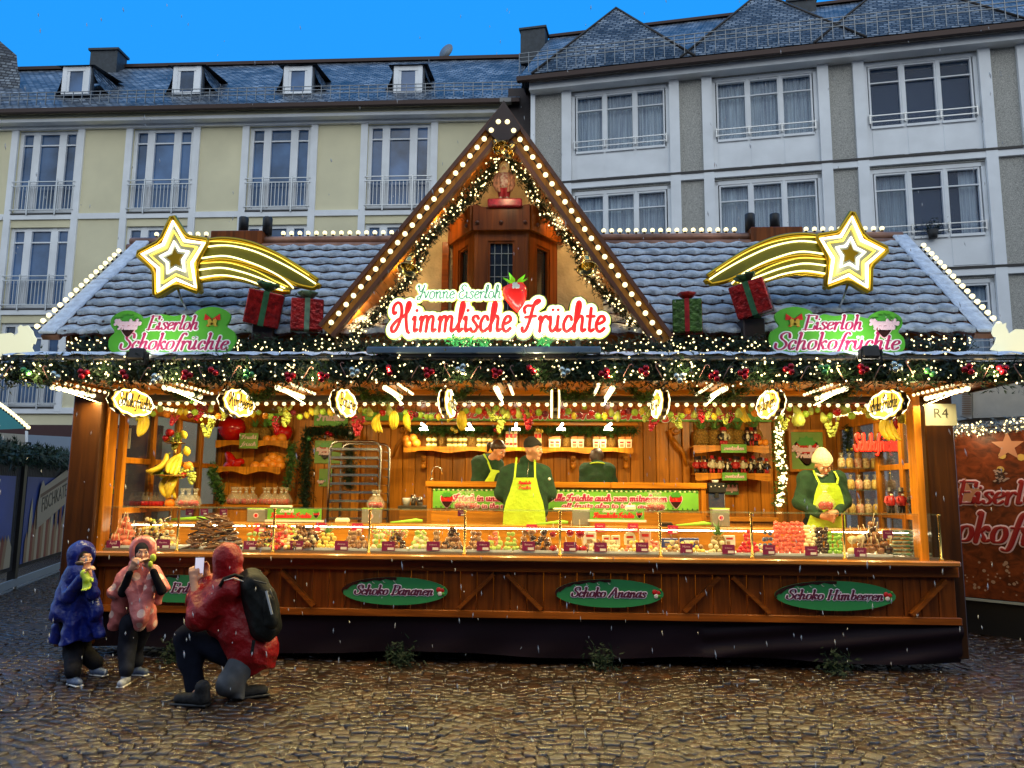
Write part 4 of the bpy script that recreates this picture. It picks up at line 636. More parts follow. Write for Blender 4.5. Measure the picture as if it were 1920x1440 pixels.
def strawberry_picture(g, c, s, e1=XA, e2=ZA, n=FR):
 """g mats: 0 white rim,1 red,2 choc,3 green,4 seeds"""
 c=Vector(c);shape=smooth_closed([(0, -1.0), (.42, -.62), (.78, .0), (.72, .48), (.38, .66), (0, .60), (-.38, .66), (-.72, .48), (-.78, 0), (-.42, -.62)], 3)
 def lay(sc_, z, m, f=lambda p:p, sub=None):
  g.m=m;pts=[f((p[0]*sc_, p[1]*sc_))for p in(sub or shape)];g.prism([(p[0]*s, p[1]*s)for p in pts], c+n*z, e1, e2, n*-.003)
 lay(1.12, .004, 0);lay(1.0, .008, 1);low=[p for p in shape if p[1]<-.12];low=sorted(low, key=lambda p:math.atan2(p[1]+.3, p[0]));lay(1.0, .012, 2, sub=[p for p in low])
 for i in range(5):
  a=R_(90+(i-2)*40);tip=(math.cos(a)*.75, .55+math.sin(a)*.55);bx_, by=-math.sin(a)*.13, math.cos(a)*.13;g.m=3;g.prism([(s*(bx_), s*(.5+by)), (s*(tip[0]*.6+bx_*1.6), s*(.5+(tip[1]-.5)*.6+by*1.6)), (s*tip[0], s*tip[1]), (s*(tip[0]*.6-bx_*1.6), s*(.5+(tip[1]-.5)*.6-by*1.6)), (s*-bx_, s*(.5-by))], c+n*(.014+.001*i), e1, e2, n*-.003)
 g.m=4
 for i in range(16):
  x, y=rnd.uniform(-.55, .55), rnd.uniform(-.05, .5);g.prism([(s*(x-.03), s*y), (s*x, s*(y-.06)), (s*(x+.03), s*y), (s*x, s*(y+.04))], c+n*.0115, e1, e2, n*-.001)
 g.m=0
STRAW_M=[M_pink, M_straw, M_choc, M_leafg, M_gold2]
def bell_picture(g, c, s):
 c=Vector(c);g.m=0
 for sx in(-1, 1):
  g.prism([(0, .1*s), (sx*.9*s, .75*s), (sx*1.0*s, .0), (sx*.2*s, -.02*s)][::sx], c+FR*.006, XA, ZA, FR*-.004);g.prism([(sx*.04*s, 0), (sx*.7*s, -.75*s), (sx*.35*s, -.85*s)][::-sx], c+FR*.005, XA, ZA, FR*-.003)
 g.m=1
 for sx, a in((-.25, .3), (.35, -.3)):
  o=c+FR*.012+XA*sx*s-ZA*.2*s;e1=Vector((math.cos(a), 0, math.sin(a)));e2=Vector((-math.sin(a), 0, math.cos(a)));g.prism([(x*s*.5, y*s*.5)for x, y in((-.9, -1), (.9, -1), (.55, -.5), (.4, .4), (0, .7), (-.4, .4), (-.55, -.5))], o, e1, e2, FR*-.006)
 g.m=0
def roof_sign(flip, x0, x1, label):
 """green cloud shaped board standing on the canopy"""
 Y=6.62;pts=[(0, .78), (.01, .62), (.05, .50), (.02, .36), (.03, .20), (.10, .08), (.18, .06), (.25, .14), (.28, .22), (.40, .13), (.52, .17), (.60, .13), (.66, .20), (.70, .06), (.80, -.02), (.90, .02), (.96, .14), (.95, .28), (.93, .38), (.99, .50), (1.0, .68), (.96, .86), (.88, .97), (.6, 1.0), (.3, 1.0), (.08, .97), (.02, .90)]
 if flip:pts=[(1-x, y)for x, y in pts][::-1]
 y0, y1=577, 668;sm=smooth_closed(pts, 3);w=[P(x0+(x1-x0)*a, y0+(y1-y0)*b, Y)for a, b in sm];c=P((x0+x1)/2, (y0+y1)/2, Y);t=thing('roof_sign', label, 'sign', (c.x, Y, P(960, y1, Y).z), group='green chocolate fruit signs on the canopy');quick('sign_board', M_green, lambda g:outline_prism(g, w, .03), t);W=px_w(x0, x1, Y);u=(lambda a:x0+(x1-x0)*(1-a if flip else a))
 for s, ax, ay, wd, ht in(('Eiserloh', .50 if not flip else.54, 618, .43, .130), ('Schokofrüchte', .51, 655, .90, .150)):
  o=P(x0+(x1-x0)*(ax if not flip else 1-ax+.0), ay, Y)
  for nm, m, gr, zz, tt in(('lettering_outline', M_whp, .010, .001, .004), ('lettering', M_mag, .0, .004, .005)):
   g=G();write(g, s, o+FR*zz, XA, ZA, FR, W*wd, ht, .085, .03, GL, .26, tt, gr);g.build(nm, m, t)
 g=G();strawberry_picture(g, P(u(.16), 612, Y), .115*.85);sp=g.build('strawberry_picture', STRAW_M, t);g=G();write(g, 'Himmlische', P(u(.16), 610, Y)+FR*.02, XA, ZA, FR, .24, .05, .10, .06, SCR, .2, .003, .004);write(g, 'Früchte', P(u(.16), 618, Y)+FR*.02, XA, ZA, FR, .17, .045, .10, .06, SCR, .2, .003, .004);g.build('lettering', M_pink, sp);g=G();bell_picture(g, P(u(.82), 600, Y), .075);g.build('bells_picture', [M_redp, M_gold2], t);return t
roof_sign(False, 203, 441, 'green cloud shaped Schokofrüchte sign on the left end of the canopy roof');roof_sign(True, 1443, 1697, 'green cloud shaped Schokofrüchte sign on the right end of the canopy roof')
# ---- floodlights in front of the roof signs
for px, py, lab in((257, 664, 'black floodlight clamped in front of the left green roof sign'), (1632, 660, 'black floodlight clamped in front of the right green roof sign')):
 c=P(px, py, 6.20);t=thing('floodlight', lab, 'floodlight', (c.x, 6.2, c.z-.06), group='floodlights on the canopy');quick('housing', M_black, lambda g:g.box(c, (.135, .05, .10), (R_(-12), 0, 0), .01), t);quick('bracket', M_black, lambda g:(g.bx(c.x-.085, c.x-.072, 6.18, 6.24, c.z-.08, c.z+.02), g.bx(c.x+.072, c.x+.085, 6.18, 6.24, c.z-.08, c.z+.02), g.bx(c.x-.085, c.x+.085, 6.19, 6.25, c.z-.09, c.z-.078)), t);quick('lens', M_led, lambda g:g.box(c+Vector((0, .032, .005)), (.11, .004, .075), (R_(-12), 0, 0)), t);lamp_area('flood', t, c+Vector((0, .06, .02)), .10, 5, (1, .97, .85), (0, .8, .55))
def neon_sign():
 Y=6.50;z0=P(930, 622, Y);t=thing('neon_sign', 'big red and white lit Himmlische Früchte script sign below the gable', 'sign', (P(930, 640, Y).x, Y, P(930, 645, Y).z));M_nw=glow('neon_white', (.95, 1.0, .80), 1.25, True);M_nr=glow('neon_red', (.85, .012, .012), .75);M_edge=mat('sign_edge_dark', (.05, .06, .03), rough=.3, metal=.5);M_gre=glow('lit_rim', (.80, .85, .18), .55);o=P(931, 621, Y);W=px_w(735, 1132, Y);H=.255
 for s, cx, w_, h_, base in(('Himmlische', 845, 232, .27, 622), ('Früchte', 1056, 158, .27, 622)):
  oo=P(cx, base-(0), Y)
  for nm, m, gr, y_, tt in(('back_panel', M_edge, .056, .05, .012), ('rim', M_gre, .045, .034, .012), ('white_surround', M_nw, .034, .016, .014), ('red_tube', M_nr, .0, -.012, .012)):
   g=G();write(g, s, oo+Vector((0, y_, 0)), XA, ZA, FR, px_w(0, w_, Y), h_, .056, .052, SCR, .12, tt, gr);g.build(nm, m, t)
 s, cx, w_, base='Yvonne Eiserloh', 860, 150, 566
 for nm, m, gr, y_, tt in(('rim', M_gre, .022, -.004, .006), ('white_surround', M_nw, .014, -.014, .006), ('name_tube', glow('neon_mint', (.12, .34, .20), .45), .0, -.026, .006)):
  g=G();write(g, s, P(cx, base-5, Y)+Vector((0, y_, 0)), XA, ZA, FR, px_w(0, w_+14, Y), .125, .05, .045, SCR, .12, tt, gr);g.build(nm, m, t)
 quick('mounting_frame', M_black, lambda g:(g.bx(xat(735, Y), xat(1128, Y), Y+.06, Y+.08, zat(960, 628, Y), zat(960, 620, Y)), g.bx(xat(770, Y), xat(780, Y), Y+.06, Y+.08, zat(960, 662, Y), zat(960, 560, Y)), g.bx(xat(1080, Y), xat(1090, Y), Y+.06, Y+.08, zat(960, 662, Y), zat(960, 600, Y))), t);st=thing('strawberry_figure', 'shiny red strawberry figure with white glaze behind the lit script sign', 'decoration', P(966, 575, Y)+Vector((0, .05, 0)));c=P(966, 551, Y)+Vector((0, .03, 0));g=G();g.lathe([(.001, -.17), (.03, -.155), (.065, -.10), (.10, -.02), (.112, .04), (.095, .085), (.04, .10), (.001, .095)], c, axis=(-.25, -.1, 1), seg=18);g.build('fruit', mat('lit_strawberry', (.75, .02, .02), rough=.2, emit=(.8, .02, .01), es=.35), st);g=G()
 for i in range(26):
  a, h=rnd.uniform(math.pi, 2*math.pi), rnd.uniform(-.08, .07);r=.115-abs(h-.03)*.55;g.ball(c+Vector((math.cos(a)*r, math.sin(a)*r, h)), .005, 5, 3)
 g.build('seeds', mat('seed_yellow', (.7, .5, .1)), st, kind='stuff');g=G()
 for i in range(6):
  a=R_(i*60+10);d=Vector((math.cos(a), math.sin(a)*.6, .5)).normalized();sd=d.cross(ZA).normalized()*.028;b=c+ZA*.09;g.add([b, b+d*.06+sd, b+d*.13+ZA*.01, b+d*.06-sd], [[0, 1, 2, 3]]);g.add([b, b+d*.06+sd-ZA*.008, b+d*.13, b+d*.06-sd-ZA*.008], [[3, 2, 1, 0]])
 g.build('calyx', mat('lit_calyx', (.2, .7, .03), rough=.4, emit=(.25, .75, .03), es=.45), st);g=G();write(g, "80s"[:0]+'He', c+Vector((.01, -.13, .03)), XA, ZA, FR, .05, .04, .12, .12, SCR, .1, .003, .004);g.build('glaze', M_whp, st)
 for px, py, w in((852, 640, 12), (880, 640, 14), (907, 646, 10), (1022, 640, 12)):
  c=P(px, py, 6.42);g=G();needles(g, c, 60, w/1442*6.4*.55, .05, rnd);g.build('green_tuft', mat('tuft_green', (.04, .30, .07), rough=.5), None, label='small bright green tuft %s under the script sign'%{852:'below the double m', 880:'below the letters li', 907:'below the letters che', 1022:'on a white stalk below the F'}[px], cat='decoration', group='green tufts under the neon sign')
 a, b=P(690, 652, 6.22), P(1126, 664, 6.22);lb=thing('light_bar', 'long blue grey metal light bar on the canopy below the script sign', 'light bar', ((a.x+b.x)/2, 6.22, b.z));quick('bar_housing', mat('bar_grey', (.16, .24, .33), rough=.35, metal=.3), lambda g:(g.bx(a.x, (a.x+b.x)/2+.35, 6.17, 6.23, b.z, a.z, .006), g.bx((a.x+b.x)/2+.353, b.x, 6.17, 6.23, b.z, a.z, .006)), lb);quick('bar_bracket', M_black, lambda g:g.bx(a.x+.2, b.x-.2, 6.19, 6.22, b.z-.03, b.z), lb);lamp_area('bar_light', lb, Vector(((a.x+b.x)/2, 6.26, a.z+.03)), 1.7, 9, (.9, 1, .8), (0, .55, 1), sy=.04)
neon_sign()
# ---- comets
def comet(cx, cy, mirror, label):
 Y=7.02;sx=-1 if mirror else 1;t=thing('comet_star', label, 'light figure', P(cx, cy+80, Y), group='lit comet stars on the snowy roof')
 def pt(x, y, yy=Y):return P(cx+sx*x, cy+y, yy)
 tips=[(-2, -72), (64, -32), (46, 60), (-30, 70), (-64, -8)];inn=[(22, -24), (34, 16), (12, 33), (-28, 16), (-18, -20)];tips=[(0, -74), (66, -28), (48, 66), (-32, 74), (-66, -4)];ctr=(4, 4)
 def star(k_out, k_in):
  o=[]
  for i in range(5):
   a=tips[i];b=tips[(i+1)%5];m=((a[0]+b[0])/2, (a[1]+b[1])/2);o.append((ctr[0]+(a[0]-ctr[0])*k_out, ctr[1]+(a[1]-ctr[1])*k_out));o.append((ctr[0]+(m[0]-ctr[0])*k_in, ctr[1]+(m[1]-ctr[1])*k_in))
  return o
 def rounded(poly, r=.16):
  o=[];n=len(poly)
  for i in range(n):
   a, b, c=poly[i-1], poly[i], poly[(i+1)%n]
   for k, q in((a, 1), (c, 1)):
    o.append((b[0]+(k[0]-b[0])*r, b[1]+(k[1]-b[1])*r))
  return o
 body=rounded(star(1.06, .74), .12);g=G();w=[pt(x, y, Y+.02)for x, y in body]
 if mirror:w=w[::-1]
 outline_prism(g, w, .10);g.build('star_body', M_gold, t);g=G();rim=[pt(x, y, Y+.015)for x, y in body];g.tube(rim, .022, 7, closed=True);g.build('star_rim', M_gold, t)
 for nm, ko, ki, m, r in(('neon_outline', .88, .60, glow('neon_white_star', (1, .97, .72), 3.0, True), .016), ('inner_panel_line', .66, .46, glow('neon_yellow', (1, .75, .08), 2.2), .010), ('neon_small_star', .40, .27, MATS.get('neon_white_star')or glow('neon_white_star', (1, .97, .72), 3.0, True), .013)):
  g=G();g.tube([pt(x, y, Y-.0)for x, y in star(ko, ki)], r, 7, closed=True);g.build(nm, m, t)
 g=G();w=[pt(x, y, Y+.012)for x, y in star(.80, .54)]
 if mirror:w=w[::-1]
 outline_prism(g, w, .006);g.build('silver_panel', mat('star_silver', (.40, .42, .38), rough=.35, metal=.6), t);g=G();w=[pt(x, y, Y+.004)for x, y in star(.24, .16)]
 if mirror:w=w[::-1]
 outline_prism(g, w, .005);g.build('gold_centre', M_gold, t);up=cat_rom([(50, -22), (110, -24), (170, -8), (225, 18), (272, 46)], 6);lo=cat_rom([(40, 50), (90, 46), (140, 58), (190, 70), (232, 66)], 6);tail=cat_rom([(46, -24), (90, -32), (140, -26), (190, -6), (240, 24), (270, 44), (278, 54), (272, 62), (255, 62), (232, 56), (226, 64), (216, 68), (196, 66), (150, 48), (110, 42), (70, 46), (36, 50)], 4)
 if len(tail):
  g=G();w=[pt(x, y, Y+.06)for x, y in tail];top=cat_rom([(46, -24), (90, -32), (140, -26), (190, -6), (240, 24), (272, 46)], 6);mid=cat_rom([(46, 14), (90, 8), (140, 16), (190, 34), (232, 54), (268, 62)], 6);bot=cat_rom([(36, 50), (70, 44), (110, 42), (150, 50), (196, 66), (220, 68)], 6)
  def band(a, b, y_, th):
   n=min(len(a), len(b));vs=[]
   for i in range(n):
    for(q, yy)in((a[i], y_), (b[i], y_), (b[i], y_+th), (a[i], y_+th)):
     vs.append(pt(q[0], q[1], yy))
   fs=[]
   for i in range(n-1):
    for k in range(4):
     fs.append([i*4+k, i*4+(k+1)%4, (i+1)*4+(k+1)%4, (i+1)*4+k])
   fs+=[[0, 3, 2, 1], [(n-1)*4+k for k in range(4)]];g.add(vs, fs, False)
  band(top, mid, Y+.05, .08);mid2=cat_rom([(46, 14), (90, 8), (140, 16), (180, 32), (210, 48), (226, 60)], 6);band(mid2, bot, Y+.052, .076);g.tube([pt(x, y, Y+.05)for x, y in top], .024, 7);g.tube([pt(x, y, Y+.05)for x, y in bot], .024, 7);g.tube([pt(x, y, Y+.05)for x, y in mid[:-1]]+[pt(274, 54, Y+.05)], .022, 7);g.tube([pt(276, 52, Y+.05), pt(270, 60, Y+.05)], .028, 8);g.build('tail_body', M_gold, t);g=G();band([(x*.98+3, y+4)for x, y in top], [(x*.98+2, y-3)for x, y in mid], Y+.04, .006);band([(x*.98+2, y+3)for x, y in mid2], [(x*.98+1, y-4)for x, y in bot], Y+.041, .006);g.build('olive_panel', mat('olive_panel', (.16, .15, .012), rough=.35), t)
 for ln in([(56, -16), (100, -20), (150, -10), (200, 12), (240, 34), (268, 52)], [(54, 4), (100, 0), (150, 14), (190, 32), (214, 48), (226, 60)], [(50, 26), (90, 22), (130, 30), (170, 44), (210, 60)], [(46, 42), (90, 36), (130, 42), (160, 52), (206, 64)], [(52, -27), (100, -27), (150, -18), (200, 2), (255, 36)], [(52, 14), (100, 12), (150, 26), (190, 46), (216, 58)]):
  thick=ln[0][1]in(-16, 4, 26, 42);g=G();g.tube([pt(x, y, Y+.02)for x, y in cat_rom(ln, 5)], .008 if thick else.005, 6);g.build('tail_neon', glow('neon_tail', (1, .93, .40), 2.6)if thick else glow('neon_tail_thin', (1, .70, .08), 1.6), t)
 g=G();c=pt(8, 80);b=c+Vector((0, .35, -.14));g.tube([pt(6, 50, Y+.1), c+Vector((0, .1, 0)), b], .012, 6);g.tube([b+Vector((-.12, 0, 0)), b+Vector((.12, 0, 0))], .016, 6);g.tube([pt(180, 40, Y+.1), pt(180, 60, Y+.5)], .012, 6);g.build('support_frame', M_steel, t);lamp_point('star_light', t, pt(0, 0, Y-.25), 2.0, .08, (1, .85, .4))
comet(324, 480, False, 'golden lit comet with its tail to the right, on the left roof');comet(1598, 472, True, 'golden lit comet with its tail to the left, on the right roof')
# ---- presents on the roof
def present(px, py, s, col, rib, rot, label, Y=6.95, h=1.0):
 c=P(px, py, Y);w=s/1442*Y;t=thing('present', label, 'present', c-Vector((0, 0, w*h/2)), group='wrapped presents on the roof');M=Euler(rot).to_matrix();g=G();g.box(c, (w, w, w*h), M, w*.03);g.build('box', mat('foil_'+col[0], col[1], rough=.22, metal=.35, var=.6, vscale=22, bump=.6, bscale=30), t);rm=mat('ribbon_'+rib[0], rib[1], rough=.3, var=.4, vscale=18);g=G();g.box(c, (w*.16, w*1.02, w*h*1.02), M);g.box(c, (w*1.02, w*.16, w*h*1.022), M);g.build('ribbon', rm, t);g=G();top=c+M@Vector((0, -w*.12, w*h*.52))
 for i in range(7):
  a=i*2*math.pi/7;d=M@Vector((math.cos(a), math.sin(a), .55)).normalized();sd=d.cross(ZA).normalized()*w*.14;pts=[]
  for k in range(9):
   u=k/8*math.pi;pts.append(top+d*(math.sin(u)*w*.36)+ZA*((1-math.cos(u))*.07*w))
  vs=[]
  for k, p in enumerate(pts):
   f=.5+.5*math.sin(k/8*math.pi);vs+=[p-sd*f, p+sd*f]
  g.add(vs, [[2*k, 2*k+1, 2*k+3, 2*k+2]for k in range(8)], True)
 g.ball(top+ZA*w*.05, w*.1, 8, 6);g.build('bow', rm, t)
RED=('red', (.42, .015, .012));GRN=('green', (.08, .16, .03));present(496, 578, 66, RED, ('green', (.05, .16, .07)), (.25, .15, .35), 'tilted red foil present with green bow under the left comet tail', h=1.0);present(576, 594, 60, RED, ('pale_green', (.16, .26, .16)), (0, 0, .3), 'upright red present with pale green bow right of the tilted one', h=1.0);present(1289, 596, 54, GRN, ('red', (.45, .02, .02)), (0, 0, -.2), 'green present with star pattern and red ribbon beside the gable', h=1.15);present(1410, 563, 64, RED, ('green', (.05, .16, .07)), (.1, -.25, -.4), 'red foil present with large green bow under the right comet tail')
for px, lab in((497, 'dark box stand below the tilted red present'), (1408, 'dark box stand below the present on the right roof')):
 c=P(px, 622, 7.0);quick('display_stand', mat('stand_dark', (.03, .012, .010), rough=.35, var=.5, vscale=15), lambda g:g.box(c, (.2, .18, .22), (0, 0, .1), .01), None, label=lab, cat='stand')
def bell(px, py, s, tilt, label, Y=6.66):
 c=P(px, py, Y);t=thing('bell', label, 'bell', c, group='golden bells on the gable');ax=Vector((tilt, .45, 1)).normalized();g=G();prof=[(.02, .5), (.10, .48), (.22, .40), (.30, .20), (.34, -.05), (.42, -.25), (.56, -.40), (.58, -.44), (.53, -.43), (.40, -.26), (.30, -.05), (.26, .2), (.1, .4)];g.lathe([(r*s, z*s)for r, z in prof], c, ax, 18);g.build('bell_body', mat('bell_gold', (.70, .52, .20), rough=.18, metal=1.0), t);quick('clapper', M_brass, lambda g:(g.ball(c-ax*.30*s, .10*s, 8, 6), g.tube([c+ax*.3*s, c-ax*.3*s], .02*s, 5)), t);g=G()
 for i in range(2):
  g.tube([c+ax*.5*s, c+ax*.62*s+Vector((.15*s*(1-2*i), 0, 0)), c+ax*.8*s], .035*s, 5)
 g.build('loop', M_brass, t)
bell(768, 494, .17, .15, 'golden bell hanging on the left inner slope of the gable');bell(1099, 492, .17, -.1, 'golden bell hanging on the right inner slope of the gable');bell(932, 270, .13, -.6, 'small golden bell on the left under the gable peak', 6.72);bell(957, 278, .13, .7, 'small golden bell on the right under the gable peak', 6.72)
# ---- Father Christmas figure on a red box
def santa():
 Y=6.92;c=P(945, 377, Y);t=thing('santa_figure', 'small Father Christmas figure with long beard on a red box above the bay window', 'figure', c);k=Y/1442;g=G();a, b=P(915, 376, Y), P(979, 390, Y);g.bx(a.x, b.x, Y-.06, Y+.12, b.z, a.z, .01);bo=g.build('red_box', mat('red_box_glitter', (.45, .01, .03), rough=.3, var=.5, vscale=40), None, label='glittering red box below the Father Christmas figure', cat='box');base=P(945, 376, Y);z=base.z;x=base.x;g=G()
 for s in(-1, 1):
  g.lathe([(.030, 0), (.036, .03), (.05, .10), (.052, .17), (.03, .2)], (x+s*.04, Y, z+.02), seg=10)
 g.build('trousers', mat('santa_red_dark', (.32, .01, .02), rough=.7), t);g=G()
 for s in(-1, 1):
  g.ball((x+s*.045, Y-.03, z+.02), (.03, .05, .022), 8, 5)
 g.build('shoes', mat('boot_grey', (.35, .30, .25), rough=.5), t);g=G();g.lathe([(.07, .17), (.085, .22), (.09, .30), (.075, .38), (.035, .41)], (x, Y, z), seg=12);g.build('torso', mat('santa_jumper', (.25, .02, .02), rough=.8, col2=(.6, .5, .4), vscale=30), t);g=G()
 for s in(-1, 1):
  pts=[(x+s*.07, Y, z+.39), (x+s*.105, Y-.02, z+.32), (x+s*.11, Y-.03, z+.22), (x+s*.09, Y-.05, z+.13)];g.tube(pts, [.035, .042, .048, .03], 8);g.tube([(x+s*.06, Y-.07, z+.38), (x+s*.075, Y-.09, z+.25), (x+s*.06, Y-.08, z+.1)], [.015, .02, .02], 6)
 g.build('coat', mat('santa_coat', (.45, .20, .12), rough=.85, var=.5, vscale=20, bump=.8), t);g=G();g.ball((x, Y, z+.46), (.052, .05, .06), 12, 8);g.ball((x, Y-.055, z+.455), .012, 6, 4);g.build('head', mat('santa_skin', (.55, .28, .18), rough=.6), t);g=G()
 for i in range(220):
  a=rnd.uniform(-1.3, 1.3);h=rnd.uniform(-.13, .0);p=Vector((x+math.sin(a)*.06*(1+h*2), Y-math.cos(a)*.055, z+.44+h))
  if h>-.02 and abs(a)<.6:continue
  g.ball(p, (.012, .012, .022), 5, 3)
 for i in range(120):
  a=rnd.uniform(0, 6.28);g.ball((x+math.cos(a)*.058, Y+.01+math.sin(a)*.045, z+.49+rnd.uniform(-.05, .035)), (.015, .015, .02), 5, 3)
 g.build('beard', mat('santa_beard', (.70, .55, .32), rough=.9), t);g=G();g.lathe([(.062, 0), (.058, .03), (.035, .065), (.0, .075)], (x, Y+.005, z+.51), seg=12);g.build('cap', mat('santa_cap', (.55, .35, .15), rough=.9), t);t.scale=(.68, .68, .68);lamp_point('fairy_glow', _gl[-1], P(945, 325, 6.55), 3.5, .04, (1, .75, .4))
santa()
# ---- plywood angel cut-outs at both ends of the canopy, their cream glowing so they look lit
def cutout(poly, label, Y=6.7):
 w=[P(x, y, Y)for x, y in poly];g=G();outline_prism(g, w, .02);g.build('sheep_cutout', glow('cream_glow', (.80, .78, .52), .75), None, label=label, cat='cut-out', group='cream cut-out figures at the canopy ends')
cutout([(-30, 668), (-30, 628), (0, 626), (20, 624), (28, 628), (34, 624), (33, 614), (38, 609), (42, 612), (48, 611), (52, 610), (56, 616), (60, 620), (62, 628), (67, 635), (64, 645), (60, 644), (58, 652), (63, 660), (66, 668)], 'cream animal cut-out looking over the left end of the canopy');cutout([(1858, 655), (1866, 645), (1870, 632), (1864, 630), (1861, 624), (1863, 614), (1869, 605), (1873, 608), (1876, 604), (1880, 608), (1887, 605), (1886, 613), (1890, 620), (1892, 626), (1905, 617), (1925, 618), (1950, 622), (1950, 668), (1900, 662)], 'cream animal cut-out looking over the right end of the canopy')
# ---- oval counter signs
def oval(px, text, lab, wpx=196, hpx=50, wf=.74):
 Y=7.278;c=P(px, 1108+(px-740)*.011, Y);a, b=px_w(0, wpx/2, Y), px_w(0, hpx/2, Y);t=thing('oval_sign', lab, 'sign', c-ZA*b, group='green oval signs on the counter front');g=G();pts=[(a*math.cos(k/24*math.pi), b*math.sin(k/24*math.pi))for k in range(48)];g.prism(pts, c+FR*.012, XA, ZA, FR*-.02);g.build('sign_board', M_green2, t);g=G();top=[]
 for k in range(30, 45+12):
  pass
 edge=[(a*math.cos(R_(d)), b*math.sin(R_(d)))for d in range(88, 196, 6)];xs=[e[0]for e in edge];low=[]
 for i, (x, y)in enumerate(edge[::-1]):
  k=i/(len(edge)-1);drip=(.010+.020*abs(math.sin(i*1.9)))*(1.0 if k>.25 else.4);low.append((x+(.012 if k<.2 else 0), y-drip-.035*(k<.5)*math.sin(k*6.28)*.6))
 g.prism((edge+low)[::-1], c+FR*.017, XA, ZA, FR*-.004);g.build('chocolate_drips', M_choc, t);g=G()
 for i in range(4):
  x=-a*(.62-.2*i);y=b*math.sqrt(1-(x/a)**2)-.03;g.ribbon([(x, y), (x+.008, y-.012), (x+.02, y-.014)], lambda q:.0022, c+FR*.019, XA, ZA, FR, .001)
 g.build('drip_shine', M_whp, t);g=G()
 for dx, dy, m, r in((-.022, .018, 0, .024), (.012, .012, 0, .02), (-.01, -.018, 1, .022), (.02, -.02, 2, .016), (.028, .035, 2, .014)):
  g.m=m;g.ball(c+Vector((a*.88+dx, -.016, dy)), (r, .006, r), 8, 5)
 g.build('berry_picture', [M_straw, M_whp, M_leafg], t)
 for nm, m, gr, zz in(('lettering_outline', mat('lilac_outline', (.74, .64, .82), rough=.4), .0075, .0145), ('lettering', mat('plum_print', (.10, .015, .05), rough=.35), .0, .018)):
  g=G();write(g, text, c+FR*zz+ZA*-.030+XA*-.01, XA, ZA, FR, 2*a*wf, .085, .115, .04, GL, .26, .002, gr);g.build(nm, m, t)
 return t
oval(333, 'Schoko Erdbeeren', 'green oval sign reading Schoko Erdbeeren, half hidden by the kneeling person', wf=.80);oval(740, 'Schoko Bananen', 'green oval sign reading Schoko Bananen on the counter front');oval(1142, 'Schoko Ananas', 'green oval sign reading Schoko Ananas on the counter front', wf=.68);oval(1565, 'Schoko Himbeeren', 'green oval sign reading Schoko Himbeeren on the counter front', 212, 52, .80)
# ---- hanging oval signs and bulb battens under the canopy
def hang_sign(i, px, text, lab):
 Y0, Y1=6.55, 7.32;ym=(Y0+Y1)/2;X=xat(px, ym);zc=zat(960, 757, ym);t=thing('hanging_sign', lab, 'sign', (X, ym, zc-.17), group='yellow oval signs hanging under the canopy');a, b=(Y1-Y0)/2*.94, .130;side=1 if X<0.03 else-1;e1=Vector((0, side, 0))if side>0 else Vector((0, side, 0));n=Vector((side, 0, 0));wav=[((a+.012*math.cos(12*k))*math.cos(k), (b+.01*math.cos(12*k))*math.sin(k))for k in[j/30*math.pi for j in range(60)]];g=G();g.prism(wav, (X-.02*side, ym, zc), e1, ZA, n*.04);g.build('sign_case', mat('sign_case_dark', (.06, .045, .02), rough=.3, metal=.5), t)
 for sd in(1, -1):
  g=G();g.prism([(p[0]*.97, p[1]*.95)for p in wav], (X+sd*.021, ym, zc), Vector((0, sd, 0)), ZA, Vector((sd*.006, 0, 0)));g.build('lit_face', glow('yellow_lit_face', (1.0, .62, .07), 1.1), t);g=G();g.tube([Vector((X+sd*.032, ym+p[0]*.93, zc+p[1]*.88))for p in wav[::3]], .008, 5, closed=True)
  for k in range(9):
   q=(rnd.uniform(-.7, .7), rnd.uniform(-.5, .6));g.ball((X+sd*.03, ym+q[0]*a, zc+q[1]*b), (.012, .022, .03), 6, 4)
  g.build('neon_tube', glow('neon_white_warm', (1, .95, .6), 3.0), t);g=G();write(g, text, Vector((X+sd*.045, ym, zc-.045)), Vector((0, sd, 0)), ZA, Vector((sd, 0, 0)), a*1.62, .125, .06, .05, SCR, .15, .004, 0);g.build('lettering', M_black, t)
 g=G()
 for y in(ym-.22, ym+.22):
  g.tube([(X, y, zc+b*.7), (X, y, 2.54)], .006, 5)
 g.build('hanger', M_steel, t)
names=['Schokofrüchte', 'Himbeeren', 'Bananen', 'Ananas', 'Trauben', 'Kiwi', 'Melonen', 'Schoko Früchte'];labs=['yellow lit oval sign reading Schokofrüchte, hanging first from the left', 'yellow lit oval sign reading Himbeeren, hanging second from the left', 'yellow lit oval sign reading Bananen, hanging third from the left', 'narrow looking lit oval sign hanging left of the man in the dark cap', 'lit oval sign seen exactly edge-on under the canopy', 'narrow looking lit oval sign hanging third from the right', 'yellow lit oval sign hanging second from the right', 'yellow lit oval sign hanging first from the right under the canopy']
for i, px in enumerate((235, 436, 639, 836, 1041, 1240, 1450, 1672)):
 hang_sign(i, px, names[i], labs[i])
